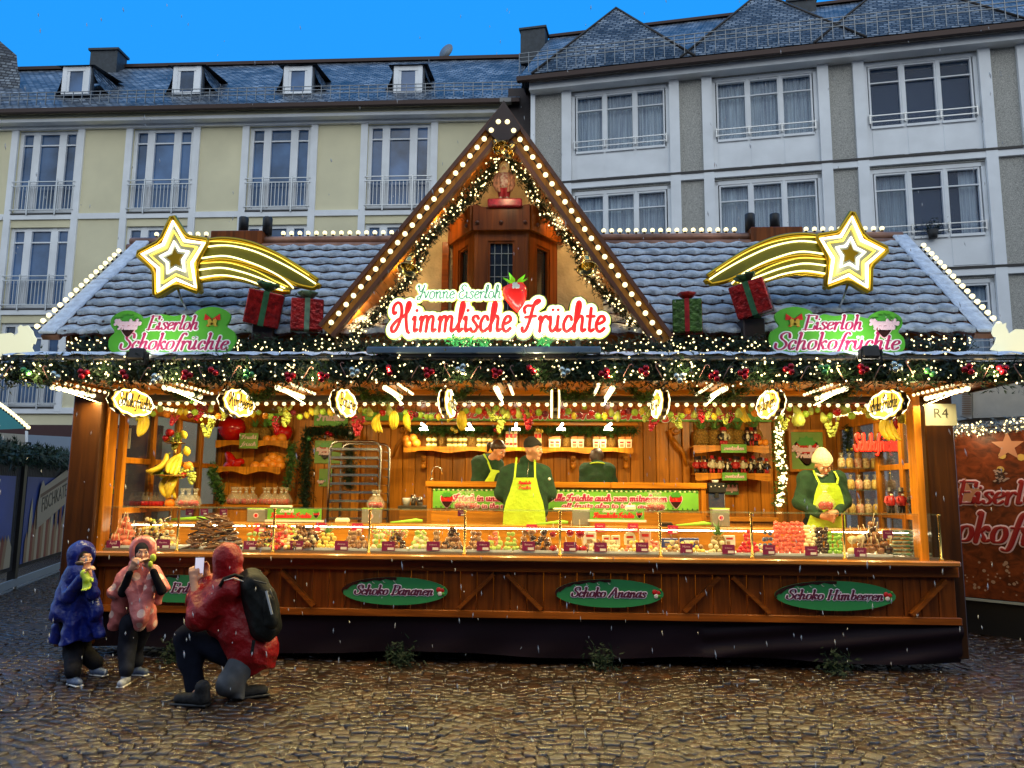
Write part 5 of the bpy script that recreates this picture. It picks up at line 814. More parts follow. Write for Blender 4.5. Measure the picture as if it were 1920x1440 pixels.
def batten(i, px, lab):
 Y0, Y1=6.50, 7.28;X=xat(px, Y1);z=2.475;t=thing('bulb_batten', lab, 'lamp', (X, (Y0+Y1)/2, 2.54), group='bulb battens under the canopy');quick('batten_board', W_inY, lambda g:g.bx(X-.05, X+.05, Y0-.03, Y1+.03, z+.025, z+.055, .004), t)
 for k in range(9):
  y=Y0+(Y1-Y0)*(k+.5)/9;bulb(t, (X+.02*(-1 if X<0 else 1), y, z-.012), .95, (0, 0, -1), _bdw);bulb(t, (X+.095*(1 if X<0 else-1), y, z+.02), .55, (0, 0, -1), _bdw)
 lamp_area('batten_light', t, (X, (Y0+Y1)/2, z-.045), .012, BATT, (1, .78, .30), (0, -.08, -1), sy=.75)
BATT=27;_b1=G();_b1 .ball((0, 0, 0), .026, 10, 7);_b1 .m=1;_b1 .lathe([(.013, -.045), (.015, -.018)], (0, 0, 0), seg=8);_b1=_b1 .build('light_bulb', [M_bulbw, M_brass]);_bdw=_b1 .data;_bdw.transform(Matrix.Translation(_b1 .location));bpy.data.objects.remove(_b1)
for i, px in enumerate((180, 373, 567, 752, 942, 1134, 1327, 1532, 1739)):
 batten(i, px, ['bulb batten at the far left end under the canopy', 'bulb batten between first and second hanging ovals', 'bulb batten between second and third hanging ovals', 'bulb batten between third and fourth hanging ovals', 'short looking bulb batten above the man in the dark cap', 'bulb batten right of the edge-on oval sign', 'bulb batten between sixth and seventh hanging ovals', 'bulb batten between seventh and eighth hanging ovals', 'bulb batten at the far right end under the canopy'][i])
INL, SPL=24, 7
# ---- baubles and candy canes in the long garland
Mb={'red':mat('bauble_red', (.35, .008, .02), rough=.12, metal=.6), 'silver':mat('bauble_silver', (.50, .58, .55), rough=.12, metal=.8), 'green':mat('bauble_green', (.08, .30, .10), rough=.15, metal=.5), 'gold':mat('bauble_gold', (.65, .60, .12), rough=.15, metal=.7)}
def bauble_cluster(px, py, col, n, lab, Y=6.14, r=.026):
 c=P(px, py, Y);t=thing('bauble_cluster', lab, 'baubles', c, group='bauble clusters on the long garland');offs=[(-.024, 0, .012), (.024, .004, .014), (0, -.01, -.026)]if n==3 else[(-.014, 0, .02), (.012, 0, -.02)];a0=rnd.uniform(-.6, .6)
 for o in offs:
  x, z=o[0]*math.cos(a0)-o[2]*math.sin(a0), o[0]*math.sin(a0)+o[2]*math.cos(a0);g=G();g.ball(c+Vector((x, o[1], z)), r, 12, 8);g.build('bauble', Mb[col], t)
cl=[(49, 696, 'green', 2), (105, 704, 'silver', 2), (156, 700, 'red', 3), (233, 702, 'red', 2), (293, 710, 'silver', 3), (350, 703, 'red', 3), (400, 696, 'red', 2), (465, 702, 'green', 3), (543, 706, 'red', 3), (606, 706, 'red', 3), (664, 698, 'silver', 3), (730, 694, 'red', 2), (803, 698, 'red', 3), (865, 692, 'silver', 3), (931, 699, 'red', 3), (996, 693, 'red', 2), (1058, 697, 'silver', 3), (1134, 700, 'red', 3), (1208, 695, 'red', 3), (1274, 708, 'silver', 3), (1340, 705, 'red', 3), (1394, 700, 'red', 3), (1480, 692, 'red', 3), (1545, 692, 'green', 3), (1618, 692, 'red', 3), (1680, 688, 'silver', 3), (1744, 698, 'green', 2), (1815, 692, 'red', 3), (1880, 692, 'red', 3)]
for i, (x, y, c, n)in enumerate(cl):
 prev='at the left end' if i==0 else('at the right end' if i==len(cl)-1 else None);where=prev or('below the left green roof sign' if 200<x<441 else 'below the right green roof sign' if 1443<x<1700 else 'below the neon script sign' if 700<x<1140 else 'left of the left roof sign' if x<203 else 'between left roof sign and neon sign' if x<700 else 'between neon sign and right roof sign' if x<1443 else 'right of the right roof sign');bauble_cluster(x, y, c, n, '%s %s baubles in the long garland %s'%('three' if n==3 else 'two', c, where))
for i, (x, y, s)in enumerate([(12, 697, 1), (85, 700, -1), (270, 700, 1), (378, 702, -1), (440, 697, 1), (575, 698, 1), (643, 694, -1), (695, 700, 1), (778, 697, 1), (838, 696, -1), (890, 698, 1), (962, 700, -1), (1175, 694, 1), (1235, 697, -1), (1318, 695, 1), (1362, 698, 1), (1508, 698, 1), (1575, 700, -1), (1645, 697, 1), (1705, 690, -1), (1850, 696, 1), (1908, 697, -1)]):
 c=P(x, y, 6.15);g=G();a=s*.5;g.tube([c+Vector((math.sin(a)*h+math.cos(a)*q, 0, math.cos(a)*h-math.sin(a)*q))for h, q in((-.06, 0), (0, 0), (.045, 0), (.06, .008), (.062, .022), (.048, .032))], .0042, 5);g.build('candy_cane', mat('candy_cane', (.30, .16, .14), rough=.3), None, label='thin candy cane in the long garland', cat='candy cane', group='candy canes in the long garland')
FZ=.42;M_ban=mat('banner_green', (.16, .46, .04), rough=.5, var=.35, vscale=3);M_postg=mat('poster_green', (.20, .36, .06), rough=.5, var=.2, vscale=4);M_clear=mat('display_glass', (.10, .13, .11), rough=.02, alpha=.05, spec=.5);M_cell=mat('clear_bag', (.80, .72, .55), rough=.12, alpha=.16, spec=.8, bump=.8, bscale=60)
def window_wall(X, side):
 """glazed side wall of the stall"""
 y0, y1=7.50, 9.78;zs=[.98, 1.36, 1.86, 2.36];x0, x1=(X, X+.05)if side<0 else(X-.05, X);t=thing('side_window', 'glazed wooden %s side wall with small square panes'%('left' if side<0 else 'right'), 'window', (X, (y0+y1)/2, FZ), group='glazed side walls');g=G();n=4;g.bx(x0, x1, y0, y1, FZ, zs[0], .004);g.bx(x0, x1, y0, y1, zs[-1], 2.56, .004)
 for k in range(n+1):
  y=y0+(y1-y0)*k/n;g.bx(x0-.008, x1+.008, y-.035, y+.035, zs[0], zs[-1], .004)
 for z in zs[1:-1]:
  for k in range(n):
   g.bx(x0+.004, x1-.004, y0+(y1-y0)*k/n+.036, y0+(y1-y0)*(k+1)/n-.036, z-.03, z+.03, .004)
 g.build('window_frame', W_in, t);quick('pane', mat('side_glass', (.05, .05, .06), rough=.04, alpha=.35, spec=1.0), lambda g:g.bx((x0+x1)/2-.003, (x0+x1)/2+.003, y0, y1, zs[0], zs[-1]), t)
window_wall(XL, -1);window_wall(XR+.04, 1)
# ---- display case
zc=zat(1000, 1043, 7.2)
def display_case():
 zt=zat(960, 957, 7.32);t=thing('display_case', 'long glass display case with brass posts on the counter', 'display case', (-.34, 7.5, zc));xs=[xat(p, 7.30)for p in(167, 340, 518, 696, 873, 1050, 1236, 1406, 1577, 1755)]
 for a, b in zip(xs[:-1], xs[1:]):
  quick('front_pane', M_clear, lambda g:g.bx(a+.008, b-.008, 7.288, 7.294, zc+.012, zt-.012), t);quick('glass_shelf', mat('shelf_glass', (.20, .32, .25), rough=.05, alpha=.22, spec=.7), lambda g:g.bx(a+.002, b-.002, 7.27, 7.60, zt-.006, zt+.002), t)
 for x in xs:
  g=G();g.lathe([(.022, 0), (.022, .012), (.011, .02), (.011, zt-zc-.02), (.018, zt-zc-.012), (.018, zt-zc)], (x, 7.30, zc), seg=10);g.build('post', M_brass, t)
 for x, s in((xs[0], 1), (xs[-1], -1)):
  quick('end_pane', M_clear, lambda g:g.bx(x-.003, x+.003, 7.30, 7.88, zc+.01, zt-.01), t)
 g=G();g.bx(xs[0], xs[-1], 7.30, 7.90, zc+.002, zc+.02);g.build('case_floor', mat('case_floor_metal', (.30, .27, .22), rough=.3, metal=.6), t);z0, z1=zc+.02, zat(960, 985, 7.92);g=G();g.bx(xs[0], xs[-1], 7.90, 7.925, z0, z1-.03, .003);g.build('case_back', W_inX, t);g=G();g.bx(xs[0]-.02, xs[-1]+.02, 7.88, 8.22, z1-.028, z1, .006);g.build('work_top', wood('work_top_wood', (.68, .30, .06), .75, .25, 'X', coat=.3), t);g=G();zz=zat(960, 991, 7.89)
 for i in range(220):
  x=xs[0]+(xs[-1]-xs[0])*(i+.5)/220;g.bx(x-.010, x+.010, 7.882, 7.888, zz-.004, zz+.004)
 g.build('led_strip', glow('led_strip', (1, .93, .75), 3.0), t, kind='stuff')
 for k in range(3):
  xa=xs[0]+(xs[-1]-xs[0])*(k+.5)/3;lamp_area('strip_light', t, (xa, 7.86, zz+.0), 2.6, 13, (1, .88, .55), (0, -1, -.45), sy=.01)
 for x, lab in((xs[2], 0), ):
  pass
 return zt
ZT=display_case()
# ---- ceiling tubes, spots
for px, lab in((455, 'first ceiling tube lamp from the left inside'), (800, 'ceiling tube lamp above the wall shelf'), (1118, 'ceiling tube lamp right of the stall centre'), (1416, 'bright ceiling tube lamp near the seventh oval sign'), (1622, 'bright ceiling tube lamp at the right end')):
 c=P(px, 751, 7.85);c.z=2.535;t=thing('ceiling_lamp', lab, 'lamp', c, group='tube lamps on the inner ceiling');quick('housing', M_whp, lambda g:g.bx(c.x-.22, c.x+.22, 7.82, 7.90, c.z, c.z+.024, .004), t);quick('tube', M_led, lambda g:g.tube([(c.x-.2, 7.86, c.z-.014), (c.x+.2, 7.86, c.z-.014)], .013, 8), t);lamp_area('tube_light', t, (c.x, 7.86, c.z-.035), .4, INL, (1, .80, .33), (0, .35, -1), sy=.02)
def scallop_shelf(x0, x1, Y, py, lab, n=3, depth=.2, name='wall_shelf', th=.055):
 """a board with a wavy front apron"""
 z=zat(960, py, Y-depth);t=thing(name, lab, 'shelf', ((x0+x1)/2, Y, z));quick('shelf_board', W_inX, lambda g:g.bx(x0, x1, Y-depth, Y, z-.018, z, .003), t);top=[(x0, z-.0185)];N=24*n;low=[]
 for i in range(N+1):
  u=i/N;k=abs(math.sin(u*n*math.pi));low.append((x0+(x1-x0)*u, z-.018-th*(1-.55*k**1.5)+(.012 if i in(0, N)else 0)))
 g=G()
 for i in range(N):
  g.prism([(low[i][0], z+.004), (low[i][0], low[i][1]), (low[i+1][0], low[i+1][1]), (low[i+1][0], z+.004)], (0, Y-depth-.018, 0), XA, ZA, (0, .016, 0))
 g.build('wavy_apron', W_inX, t);return z
zsh=scallop_shelf(xat(757, 9.6), xat(1187, 9.6), 9.78, 839, 'long wavy edged wall shelf with pineapples, jars and bags', 5, .24);z1s=scallop_shelf(xat(404, 9.55), xat(540, 9.55), 9.76, 829, 'upper left wall shelf carrying a big red apple', 2, .26, th=.075);z2s=scallop_shelf(xat(400, 9.55), xat(528, 9.55), 9.76, 879, 'lower left wall shelf with oranges and red peppers', 2, .26, th=.075);z3s=scallop_shelf(xat(1300, 9.55), xat(1441, 9.55), 9.76, 834, 'upper right wall shelf with five pineapples', 1, .26, th=.075);z4s=scallop_shelf(xat(1302, 9.55), xat(1443, 9.55), 9.76, 885, 'lower right wall shelf crowded with little figures', 1, .26, th=.075)
def banner(x0p, x1p, y0p, y1p, Y, texts, lab, m=None, name='banner', mt=None, mo=None, font=GL, cat='banner'):
 a, b=P(x0p, y0p, Y), P(x1p, y1p, Y);t=thing(name, lab, cat, ((a.x+b.x)/2, Y, b.z));quick('sheet', m or M_ban, lambda g:g.bx(a.x, b.x, Y-.004, Y+.008, b.z, a.z), t)
 for s, cx, by, w, h, wt in texts:
  o=Vector((a.x+(b.x-a.x)*cx, Y-.004, a.z+(b.z-a.z)*by))
  for nm, mm, gr, zz in(('lettering_outline', mo or M_whp, .35*wt*h, .002), ('lettering', mt or M_redp, 0, .005)):
   g=G();write(g, s, o+FR*zz, XA, ZA, FR, (b.x-a.x)*w, h, wt, wt*.5, font, .2, .003, gr);g.build(nm, mm, t)
 return t, a, b
banner(680, 1447, 760, 791, 9.70, [("Eiserloh's himmlische Schokofrüchte", .52, .80, .74, .145, .16)], "long green banner reading Eiserloh's himmlische Schokofrüchte on the back wall");g=G();g.bx(xat(680, 9.6), xat(1196, 9.6), 9.50, 9.60, zat(960, 797, 9.5), zat(960, 792, 9.5), .004);g.build('shelf_rail', W_inX, S);spx=(796, 882, 968, 1052, 1140)
for i, px in enumerate(spx):
 c=P(px, 798, 9.42);d=Vector(((968-px)/1000, -.75, -.6)).normalized();t=thing('spot_lamp', '%s of the five stick shaped spot lamps under the green banner'%['leftmost', 'second', 'middle', 'fourth', 'rightmost'][i], 'lamp', c, group='spot lamps on the back wall');quick('lamp_head', M_led, lambda g:g.tube([c-Vector((.04*(968-px)/170, 0, -.025)), c+Vector((.03*(968-px)/170*1, -.04, -.03))], .016, 10), t);quick('lamp_arm', M_black, lambda g:g.tube([c+Vector((0, .1, .05)), c+Vector((0, .02, .03))], .012, 6), t);lamp_area('spot_light', t, c+Vector((0, -.06, -.05)), .10, SPL, (1, .82, .45), (0, -.2, -1))
garland([(xat(770, 9.6), 9.62, zat(960, 806, 9.62)), (xat(1195, 9.6), 9.62, zat(960, 806, 9.62))], 'straight green fir garland on the back wall above the wall shelf', .05, 1300, 0, .05, M_firg, seed=41, name='wall_garland', group='inside garlands')
# ---- fruit prototypes
Mf={'red_apple':mat('apple_red', (.50, .008, .010), rough=.12, coat=.6), 'orange':mat('orange_peel', (.85, .28, .02), rough=.4, bump=.3, bscale=120), 'lemon':mat('lemon_peel', (.80, .62, .05), rough=.35), 'lime':mat('lime_peel', (.35, .55, .06), rough=.35), 'pear':mat('pear_peel', (.45, .50, .10), rough=.35, var=.3), 'plum':mat('plum_peel', (.16, .01, .03), rough=.2), 'banana':mat('banana_peel', (.80, .58, .04), rough=.4, var=.2, vscale=20), 'grapes':mat('green_grape', (.50, .56, .12), rough=.2), 'redgrapes':mat('red_grape', (.42, .02, .04), rough=.2), 'pine':mat('pineapple_skin', (.50, .27, .04), rough=.6, col2=(.16, .09, .02), vscale=60, bump=1, bscale=70), 'leaf':mat('pineapple_leaf', (.16, .34, .08), rough=.45, var=.5, vscale=15)}
def proto(fn, name, m, zoff=True):
 g=G();fn(g);o=g.build(name, m);me=o.data;me.transform(Matrix.Translation(o.location));bpy.data.objects.remove(o);return me
def place(me, name, p, label, cat, group, s=1.0, rot=(0, 0, 0)):
 o=bpy.data.objects.new(name, me);COL.objects.link(o);o.location=p;o.scale=(s, s, s)if not isinstance(s, tuple)else s;o.rotation_euler=rot;return tag(o, label, cat, group)
def apple_prof(r):return[(.001, -.80*r), (.25*r, -.88*r), (.6*r, -.75*r), (.92*r, -.25*r), (1.0*r, .2*r), (.85*r, .62*r), (.5*r, .84*r), (.2*r, .80*r), (.001, .62*r)]
def f_apple(g):
 g.lathe(apple_prof(.042), (0, 0, 0), seg=12);g.m=1;g.tube([(0, 0, .02), (.004, 0, .05)], .003, 5)
def f_ball(r):
 def f(g):
  g.ball((0, 0, 0), r, 12, 8);g.m=1;g.tube([(0, 0, r*.9), (0, 0, r*1.2)], .003, 5)
 return f
def f_lemon(g):
 g.lathe([(.001, -.052), (.010, -.045), (.030, -.025), (.036, 0), (.030, .025), (.010, .045), (.001, .052)], (0, 0, 0), seg=10);g.m=1;g.tube([(0, 0, .048), (0, 0, .06)], .003, 5)
def f_pear(g):
 g.lathe([(.001, -.055), (.03, -.05), (.042, -.02), (.036, .01), (.020, .045), (.012, .062), (.001, .066)], (0, 0, 0), seg=12);g.m=1;g.tube([(0, 0, .06), (.006, 0, .085)], .003, 5)
def f_banana(g):
 for k in(-1, 0, 1):
  pts, rs=[], []
  for i in range(9):
   u=i/8;a=-.6+1.5*u;pts.append(Vector((.13*math.cos(a)-.12+k*.024*u, k*.026*math.sin(u*2.6), .06-.16*u)));rs.append(.018*(math.sin(math.pi*min(1, u*.92+.06))**.5)+.003)
  g.tube(pts, rs, 7)
 g.m=1;g.tube([(0, 0, .05), (.0, 0, .08)], .008, 5)
def f_grapes(g):
 for i in range(44):
  u=rnd.random();r=.04*(1-u)+.008;a=rnd.uniform(0, 6.3);g.ball((r*math.cos(a), r*math.sin(a), .04-.13*u), .0125, 7, 5)
 g.m=1;g.tube([(0, 0, .03), (.004, 0, .08)], .003, 5)
MStem=mat('fruit_stem', (.10, .12, .03), rough=.6);FR_ME={'red apple':proto(f_apple, 'apple', [Mf['red_apple'], MStem]), 'orange':proto(f_ball(.040), 'orange', [Mf['orange'], MStem]), 'lemon':proto(f_lemon, 'lemon', [Mf['lemon'], MStem]), 'lime':proto(f_ball(.036), 'lime', [Mf['lime'], MStem]), 'pear':proto(f_pear, 'pear', [Mf['pear'], MStem]), 'plum':proto(f_ball(.038), 'plum', [Mf['plum'], MStem]), 'banana bunch':proto(f_banana, 'banana_bunch', [Mf['banana'], MStem]), 'green grapes':proto(f_grapes, 'grape_bunch', [Mf['grapes'], MStem]), 'red grapes':proto(f_grapes, 'grape_bunch', [Mf['redgrapes'], MStem])};ZON=[(230, 'below the first oval sign'), (330, 'between first and second oval sign'), (440, 'below the second oval sign'), (560, 'between second and third oval sign'), (700, 'right of the third oval sign'), (800, 'left of the fourth oval sign'), (920, 'right of the fourth oval sign'), (1040, 'left of the edge-on oval sign'), (1140, 'right of the edge-on oval sign'), (1240, 'left of the sixth oval sign'), (1340, 'right of the sixth oval sign'), (1450, 'left of the seventh oval sign'), (1560, 'right of the seventh oval sign'), (1660, 'left of the eighth oval sign'), (1800, 'below the eighth oval sign')]
def zone(px):return min(ZON, key=lambda z:abs(z[0]-px))[1]
def valance():
 Y=7.46;za=zat(960, 758, Y);t=thing('bulb_string', 'long string of warm bulbs across the stall opening above the hanging fruit', 'light string', (-.34, Y, za));n=82;xa, xb=xat(282, Y), xat(1715, Y)
 for i in range(n):
  x=xa+(xb-xa)*(i+.5)/n;bulb(t, (x, Y, za+rnd.uniform(-.004, .004)), .78, (0, 0, -1))
 quick('cable', M_black, lambda g:g.tube([(xa, Y, za+.03), (xb, Y, za+.03)], .006, 5), t)
 for X, lab, a, b in((-3.78, 'string of bulbs running inwards at the left end of the opening', (283, 762), (422, 786)), (3.1, 'string of bulbs running inwards at the right end of the opening', (1690, 764), (1560, 780))):
  p, q=P(a[0], a[1], 7.46), P(b[0], b[1], 8.9);t2=thing('bulb_string', lab, 'light string', p)
  for i in range(18):bulb(t2, p.lerp(q, (i+.5)/18), .8, (0, 0, -1))
  quick('cable', M_black, lambda g:g.tube([p+ZA*.02, q+ZA*.02], .006, 5), t2)
 g=G()
 for i in range(150):
  x0=xa+(xb-xa)*i/150;w=(xb-xa)/150;g.m=i%2;g.prism([(x0, za+.075), (x0, za+.045), (x0+w/2, za+.03), (x0+w*.98, za+.045), (x0+w*.98, za+.075)], (0, Y+.03, 0), XA, ZA, (0, .004, 0))
 g.build('valance_fringe', [mat('fringe_orange', (.75, .22, .03), rough=.7), mat('fringe_cream', (.75, .62, .35), rough=.7)], None, label='narrow orange and cream fringe behind the bulb string', cat='fringe');kinds=['red apple', 'lemon', 'lime', 'pear', 'orange', 'plum', 'lime', 'pear', 'lemon', 'green grapes', 'lime', 'orange', 'pear', 'banana bunch', 'lime', 'plum', 'lemon', 'red grapes'];rr=random.Random(11);px=262;k=0;gw=G()
 while px<1720:
  kd=kinds[(k*7+rr.randint(0, 3))%len(kinds)];py=772+rr.uniform(-8, 12);yy_=7.46+rr.uniform(.02, .10);p=P(px, py, yy_);s=rr.uniform(.85, 1.25)
  if 'grapes' in kd or 'banana' in kd:
   p.z-=.03;s*=1.15
  s*=.80;place(FR_ME[kd], kd.replace(' ', '_'), p, '%s hanging in the fruit garland %s'%(('artificial '+kd), zone(px)), kd, 'artificial fruit hanging across the opening', s, (rr.uniform(-.4, .4), rr.uniform(-.4, .4), rr.uniform(0, 6)));gw.tube([p, (p.x, 7.50, za+.01)], .002, 4);px+=rr.uniform(8, 14);k+=1
 gw.tube([(xa, 7.50, za+.01), (xb, 7.50, za+.01)], .004, 5);gw.build('garland_wire', M_twig, None, label='thin wires from which the artificial fruit hangs', cat='wire')
 for kd, x, y, s, lab in(('banana bunch', 268, 790, 1.5, 'big banana bunch below the first oval sign'), ('green grapes', 389, 797, 1.4, 'long green grapes left of the big red apple'), ('green grapes', 536, 775, 1.5, 'large pale grapes right of the second oval sign'), ('red grapes', 671, 792, 1.4, 'dark red grapes right of the third oval sign'), ('red grapes', 991, 780, 1.4, 'red grapes hanging in front of the green banner'), ('green grapes', 937, 790, 1.3, 'green grapes hanging in front of the green banner'), ('banana bunch', 866, 783, 1.2, 'banana in front of the letters of the green banner'), ('banana bunch', 1665, 795, 1.6, 'big banana bunch below the eighth oval sign'), ('pear', 1497, 784, 1.5, 'big pear left of the framed strawberry picture'), ('green grapes', 1559, 795, 1.4, 'green grapes near the right window'), ('banana bunch', 764, 785, 1.2, 'bananas hanging left of the leftmost spot lamp')):
  place(FR_ME[kd], kd.replace(' ', '_'), P(x, y, 7.50), lab, kd, 'artificial fruit hanging across the opening', s, (0, 0, rnd.uniform(0, 6)))
valance()
# ---- pineapples
def pineapple_proto():
 g=G();prof=[(.001, 0), (.05, .01), (.072, .05), (.078, .10), (.072, .155), (.045, .19), (.001, .195)];g.lathe(prof, (0, 0, 0), seg=14)
 for i in range(9):
  for j in range(12):
   z=.02+i*.019;r=.079*math.sin(min(math.pi-.25, .35+z/.195*2.5))**.45;a=(j+.5*(i%2))/12*6.283;g.ball((r*math.cos(a), r*math.sin(a), z), .0105, 5, 3)
 body=proto(lambda q:q.add(g.v, g.f, True), 'pineapple', Mf['pine']);h=G()
 for i in range(34):
  a=rnd.uniform(0, 6.28);el=.5+i/34*.95;ln=.10+.05*math.sin(i);d=Vector((math.cos(a)*math.cos(el), math.sin(a)*math.cos(el), math.sin(el)));sd=Vector((-math.sin(a), math.cos(a), 0))*.011;b=Vector((math.cos(a)*.015, math.sin(a)*.015, .185+.001*i));m1=b+d*ln*.55;tip=b+d*ln+Vector((math.cos(a), math.sin(a), -.3))*ln*.18;h.add([b-sd, b+sd, m1+sd*.8, m1-sd*.8, tip], [[0, 1, 2, 3], [3, 2, 4]], True)
 crown=proto(lambda q:q.add(h.v, h.f, True), 'crown', Mf['leaf']);return body, crown
PB, PCR=pineapple_proto()
def pineapple(p, lab, s=1.0, group='pineapples'):
 o=place(PB, 'pineapple', p, lab, 'pineapple', group, s, (0, 0, rnd.uniform(0, 6)));c=bpy.data.objects.new('crown', PCR);COL.objects.link(c);c.parent=o;return o
for i, px in enumerate((947, 1050, 1145, 1232, 1350)):
 x=1080+px/4 if False else(1317, 1343, 1366, 1388, 1419)[i];pineapple(Vector((xat(x, 9.62), 9.64+.0, z3s)), '%s of the five pineapples on the upper right wall shelf'%['leftmost', 'second', 'middle', 'fourth', 'rightmost'][i], 1.12-.04*(i%2))
for i, px in enumerate((827, 884, 938, 1064, 1104, 1147)):
 pineapple(Vector((xat(px, 9.65), 9.68, zsh)), '%s small pineapple along the long wall shelf'%['first', 'second', 'third', 'fourth', 'fifth', 'sixth'][i], .72, 'small pineapples on the long wall shelf')
pineapple(Vector((xat(470, 9.6), 9.66, z1s)), 'pineapple beside the big red apple on the upper left shelf', .95);pineapple(Vector((xat(488, 9.6), 9.68, z1s)), 'pineapple behind the oranges on the upper left shelf', .95)
# ---- big red display apple, second apple, peppers, oranges
def big_apple(px, Y, z, r, lab):
 c=Vector((xat(px, Y), Y, z+r*.88));t=thing('display_apple', lab, 'apple', c);quick('apple_body', mat('big_apple_gloss', (.55, .006, .008), rough=.06, coat=1.0), lambda g:g.lathe(apple_prof(r), c, (.1, -.25, 1), 26), t);quick('stalk', MStem, lambda g:g.tube([c+Vector((0, 0, r*.6)), c+Vector((r*.12, 0, r*1.1))], r*.05, 6), t)
big_apple(429, 9.58, z1s, .175, 'huge glossy red apple on the upper left wall shelf');big_apple(526, 9.66, z1s, .125, 'smaller glossy red apple at the right end of the upper left shelf')
def pepper(px, py, rot, lab):
 c=P(px, py, 9.62);g=G();pts=[c+Vector((math.cos(rot)*u*.17, 0, math.sin(rot)*u*.17+.03*math.sin(u*5)))for u in[i/8-.5 for i in range(9)]];g.tube(pts, [.02, .045, .06, .062, .06, .052, .045, .035, .012], 12);g.build('red_pepper', mat('pepper_red', (.62, .012, .008), rough=.08, coat=1.0), None, label=lab, cat='pepper', group='shiny red peppers')
pepper(432, 860, 2.6, 'upper of the shiny red peppers on the lower left shelf');pepper(430, 872, .5, 'lower left shiny red pepper on the lower left shelf');pepper(446, 868, -.3, 'right one of the shiny red peppers on the lower left shelf')
for(x, y, s, lab)in((501, 824, 1.25, 'leftmost orange on the upper left shelf'), (514, 824, 1.25, 'middle orange on the upper left shelf'), (528, 822, 1.4, 'rightmost orange on the upper left shelf'), (479, 874, 1.4, 'leftmost orange on the lower left shelf'), (494, 874, 1.4, 'second orange on the lower left shelf'), (512, 872, 1.5, 'third orange on the lower left shelf'), (526, 874, 1.4, 'rightmost orange on the lower left shelf'), (503, 864, 1.4, 'orange resting on the second and third ones, lower left shelf'), (524, 863, 1.35, 'orange lying above the rightmost one, lower left shelf'), (512, 858, 1.4, 'topmost orange on the lower left shelf'), (765, 833, 1.3, 'lower left orange at the left end of the long wall shelf'), (780, 832, 1.35, 'lower right orange at the left end of the long wall shelf'), (774, 822, 1.3, 'upper orange at the left end of the long wall shelf'), (762, 824, 1.2, 'upper left orange at the left end of the long wall shelf'), (1424, 829, .9, 'left orange at the right end of the upper right shelf'), (1435, 830, .9, 'right orange at the right end of the upper right shelf')):
 place(FR_ME['orange'], 'orange', P(x, y, 9.56), lab, 'orange', 'oranges on the wall shelves', s*1.15)
def jar_stack(px, n, lab):
 me_=JAR
 for k in range(n):
  place(me_, 'jar', Vector((xat(px, 9.62), 9.60, zsh+k*.068)), lab+(' lower one' if k==0 else ' upper one'), 'jar', 'yellow labelled jars', 1.0)
JAR=proto(lambda g:(g.lathe([(.001, 0), (.032, 0), (.034, .005), (.034, .048), (.030, .052)], (0, 0, 0), seg=12), setattr(g, 'm', 1), g.lathe([(.033, .052), (.033, .064), (.001, .064)], (0, 0, 0), seg=12), setattr(g, 'm', 2), g.lathe([(.0345, .012), (.0345, .040)], (0, 0, 0), seg=12)), 'jar', [mat('jar_glass', (.45, .30, .06), rough=.1), mat('jar_lid', (.06, .05, .01), rough=.3), mat('jar_label', (.80, .75, .35), rough=.5)])
for px in(803, 813, 842, 852, 862, 870, 898, 908, 918):
 jar_stack(px, 2, 'yellow labelled jar %s on the long shelf,'%('right of the oranges' if px<830 else 'between first and second pineapple' if px<880 else 'between second and third pineapple'))
GBAG=proto(lambda g:(g.prism([(-.034, 0), (.034, 0), (.042, .11), (-.042, .11)], (0, -.02, 0), XA, ZA, (0, .04, 0)), setattr(g, 'm', 1), g.prism([(-.022, .06), (.022, .06), (.024, .082), (-.024, .082)], (0, -.0215, 0), XA, ZA, (0, .001, 0)), setattr(g, 'm', 2), g.prism([(-.022, .015), (.022, .015), (.024, .05), (-.024, .05)], (0, -.0215, 0), XA, ZA, (0, .001, 0)), setattr(g, 'm', 3), g.prism([(-.03, .11), (.03, .11), (.04, .145), (-.035, .14)], (0, -.01, 0), XA, ZA, (0, .02, 0))), 'gift_bag', [mat('bag_cream', (.78, .72, .50), rough=.4), M_redp, mat('nut_print', (.35, .20, .08), rough=.5), mat('bag_orange_top', (.75, .25, .05), rough=.4)])
for px in(1035, 1045, 1077, 1089, 1118, 1131, 1166, 1179):
 place(GBAG, 'gift_bag', Vector((xat(px, 9.62), 9.60, zsh)), 'cream bag of nuts on the long shelf, %s pair from the right'%{10:'fourth', 0:'third'}.get(10 if px<1060 else 0 if px<1100 else 5, 'second' if px<1150 else 'first'), 'bag', 'cream bags on the long wall shelf', 1.0)
BOX=proto(lambda g:(g.bx(-.022, .022, -.03, .03, 0, .20, .003), setattr(g, 'm', 1), g.bx(-.018, .018, -.0315, -.0305, .12, .17), g.bx(-.018, .018, -.0315, -.0305, .03, .06)), 'sweet_box', [mat('box_yellow', (.75, .62, .28), rough=.4), M_redp])
for i, px in enumerate((951, 958, 966, 1005, 1012)):
 place(BOX, 'sweet_box', Vector((xat(px, 9.62), 9.60, zsh)), 'tall yellow sweet box %s of the capped man on the long shelf'%('left' if i<3 else 'right'), 'box', 'tall boxes on the long wall shelf', 1.0)
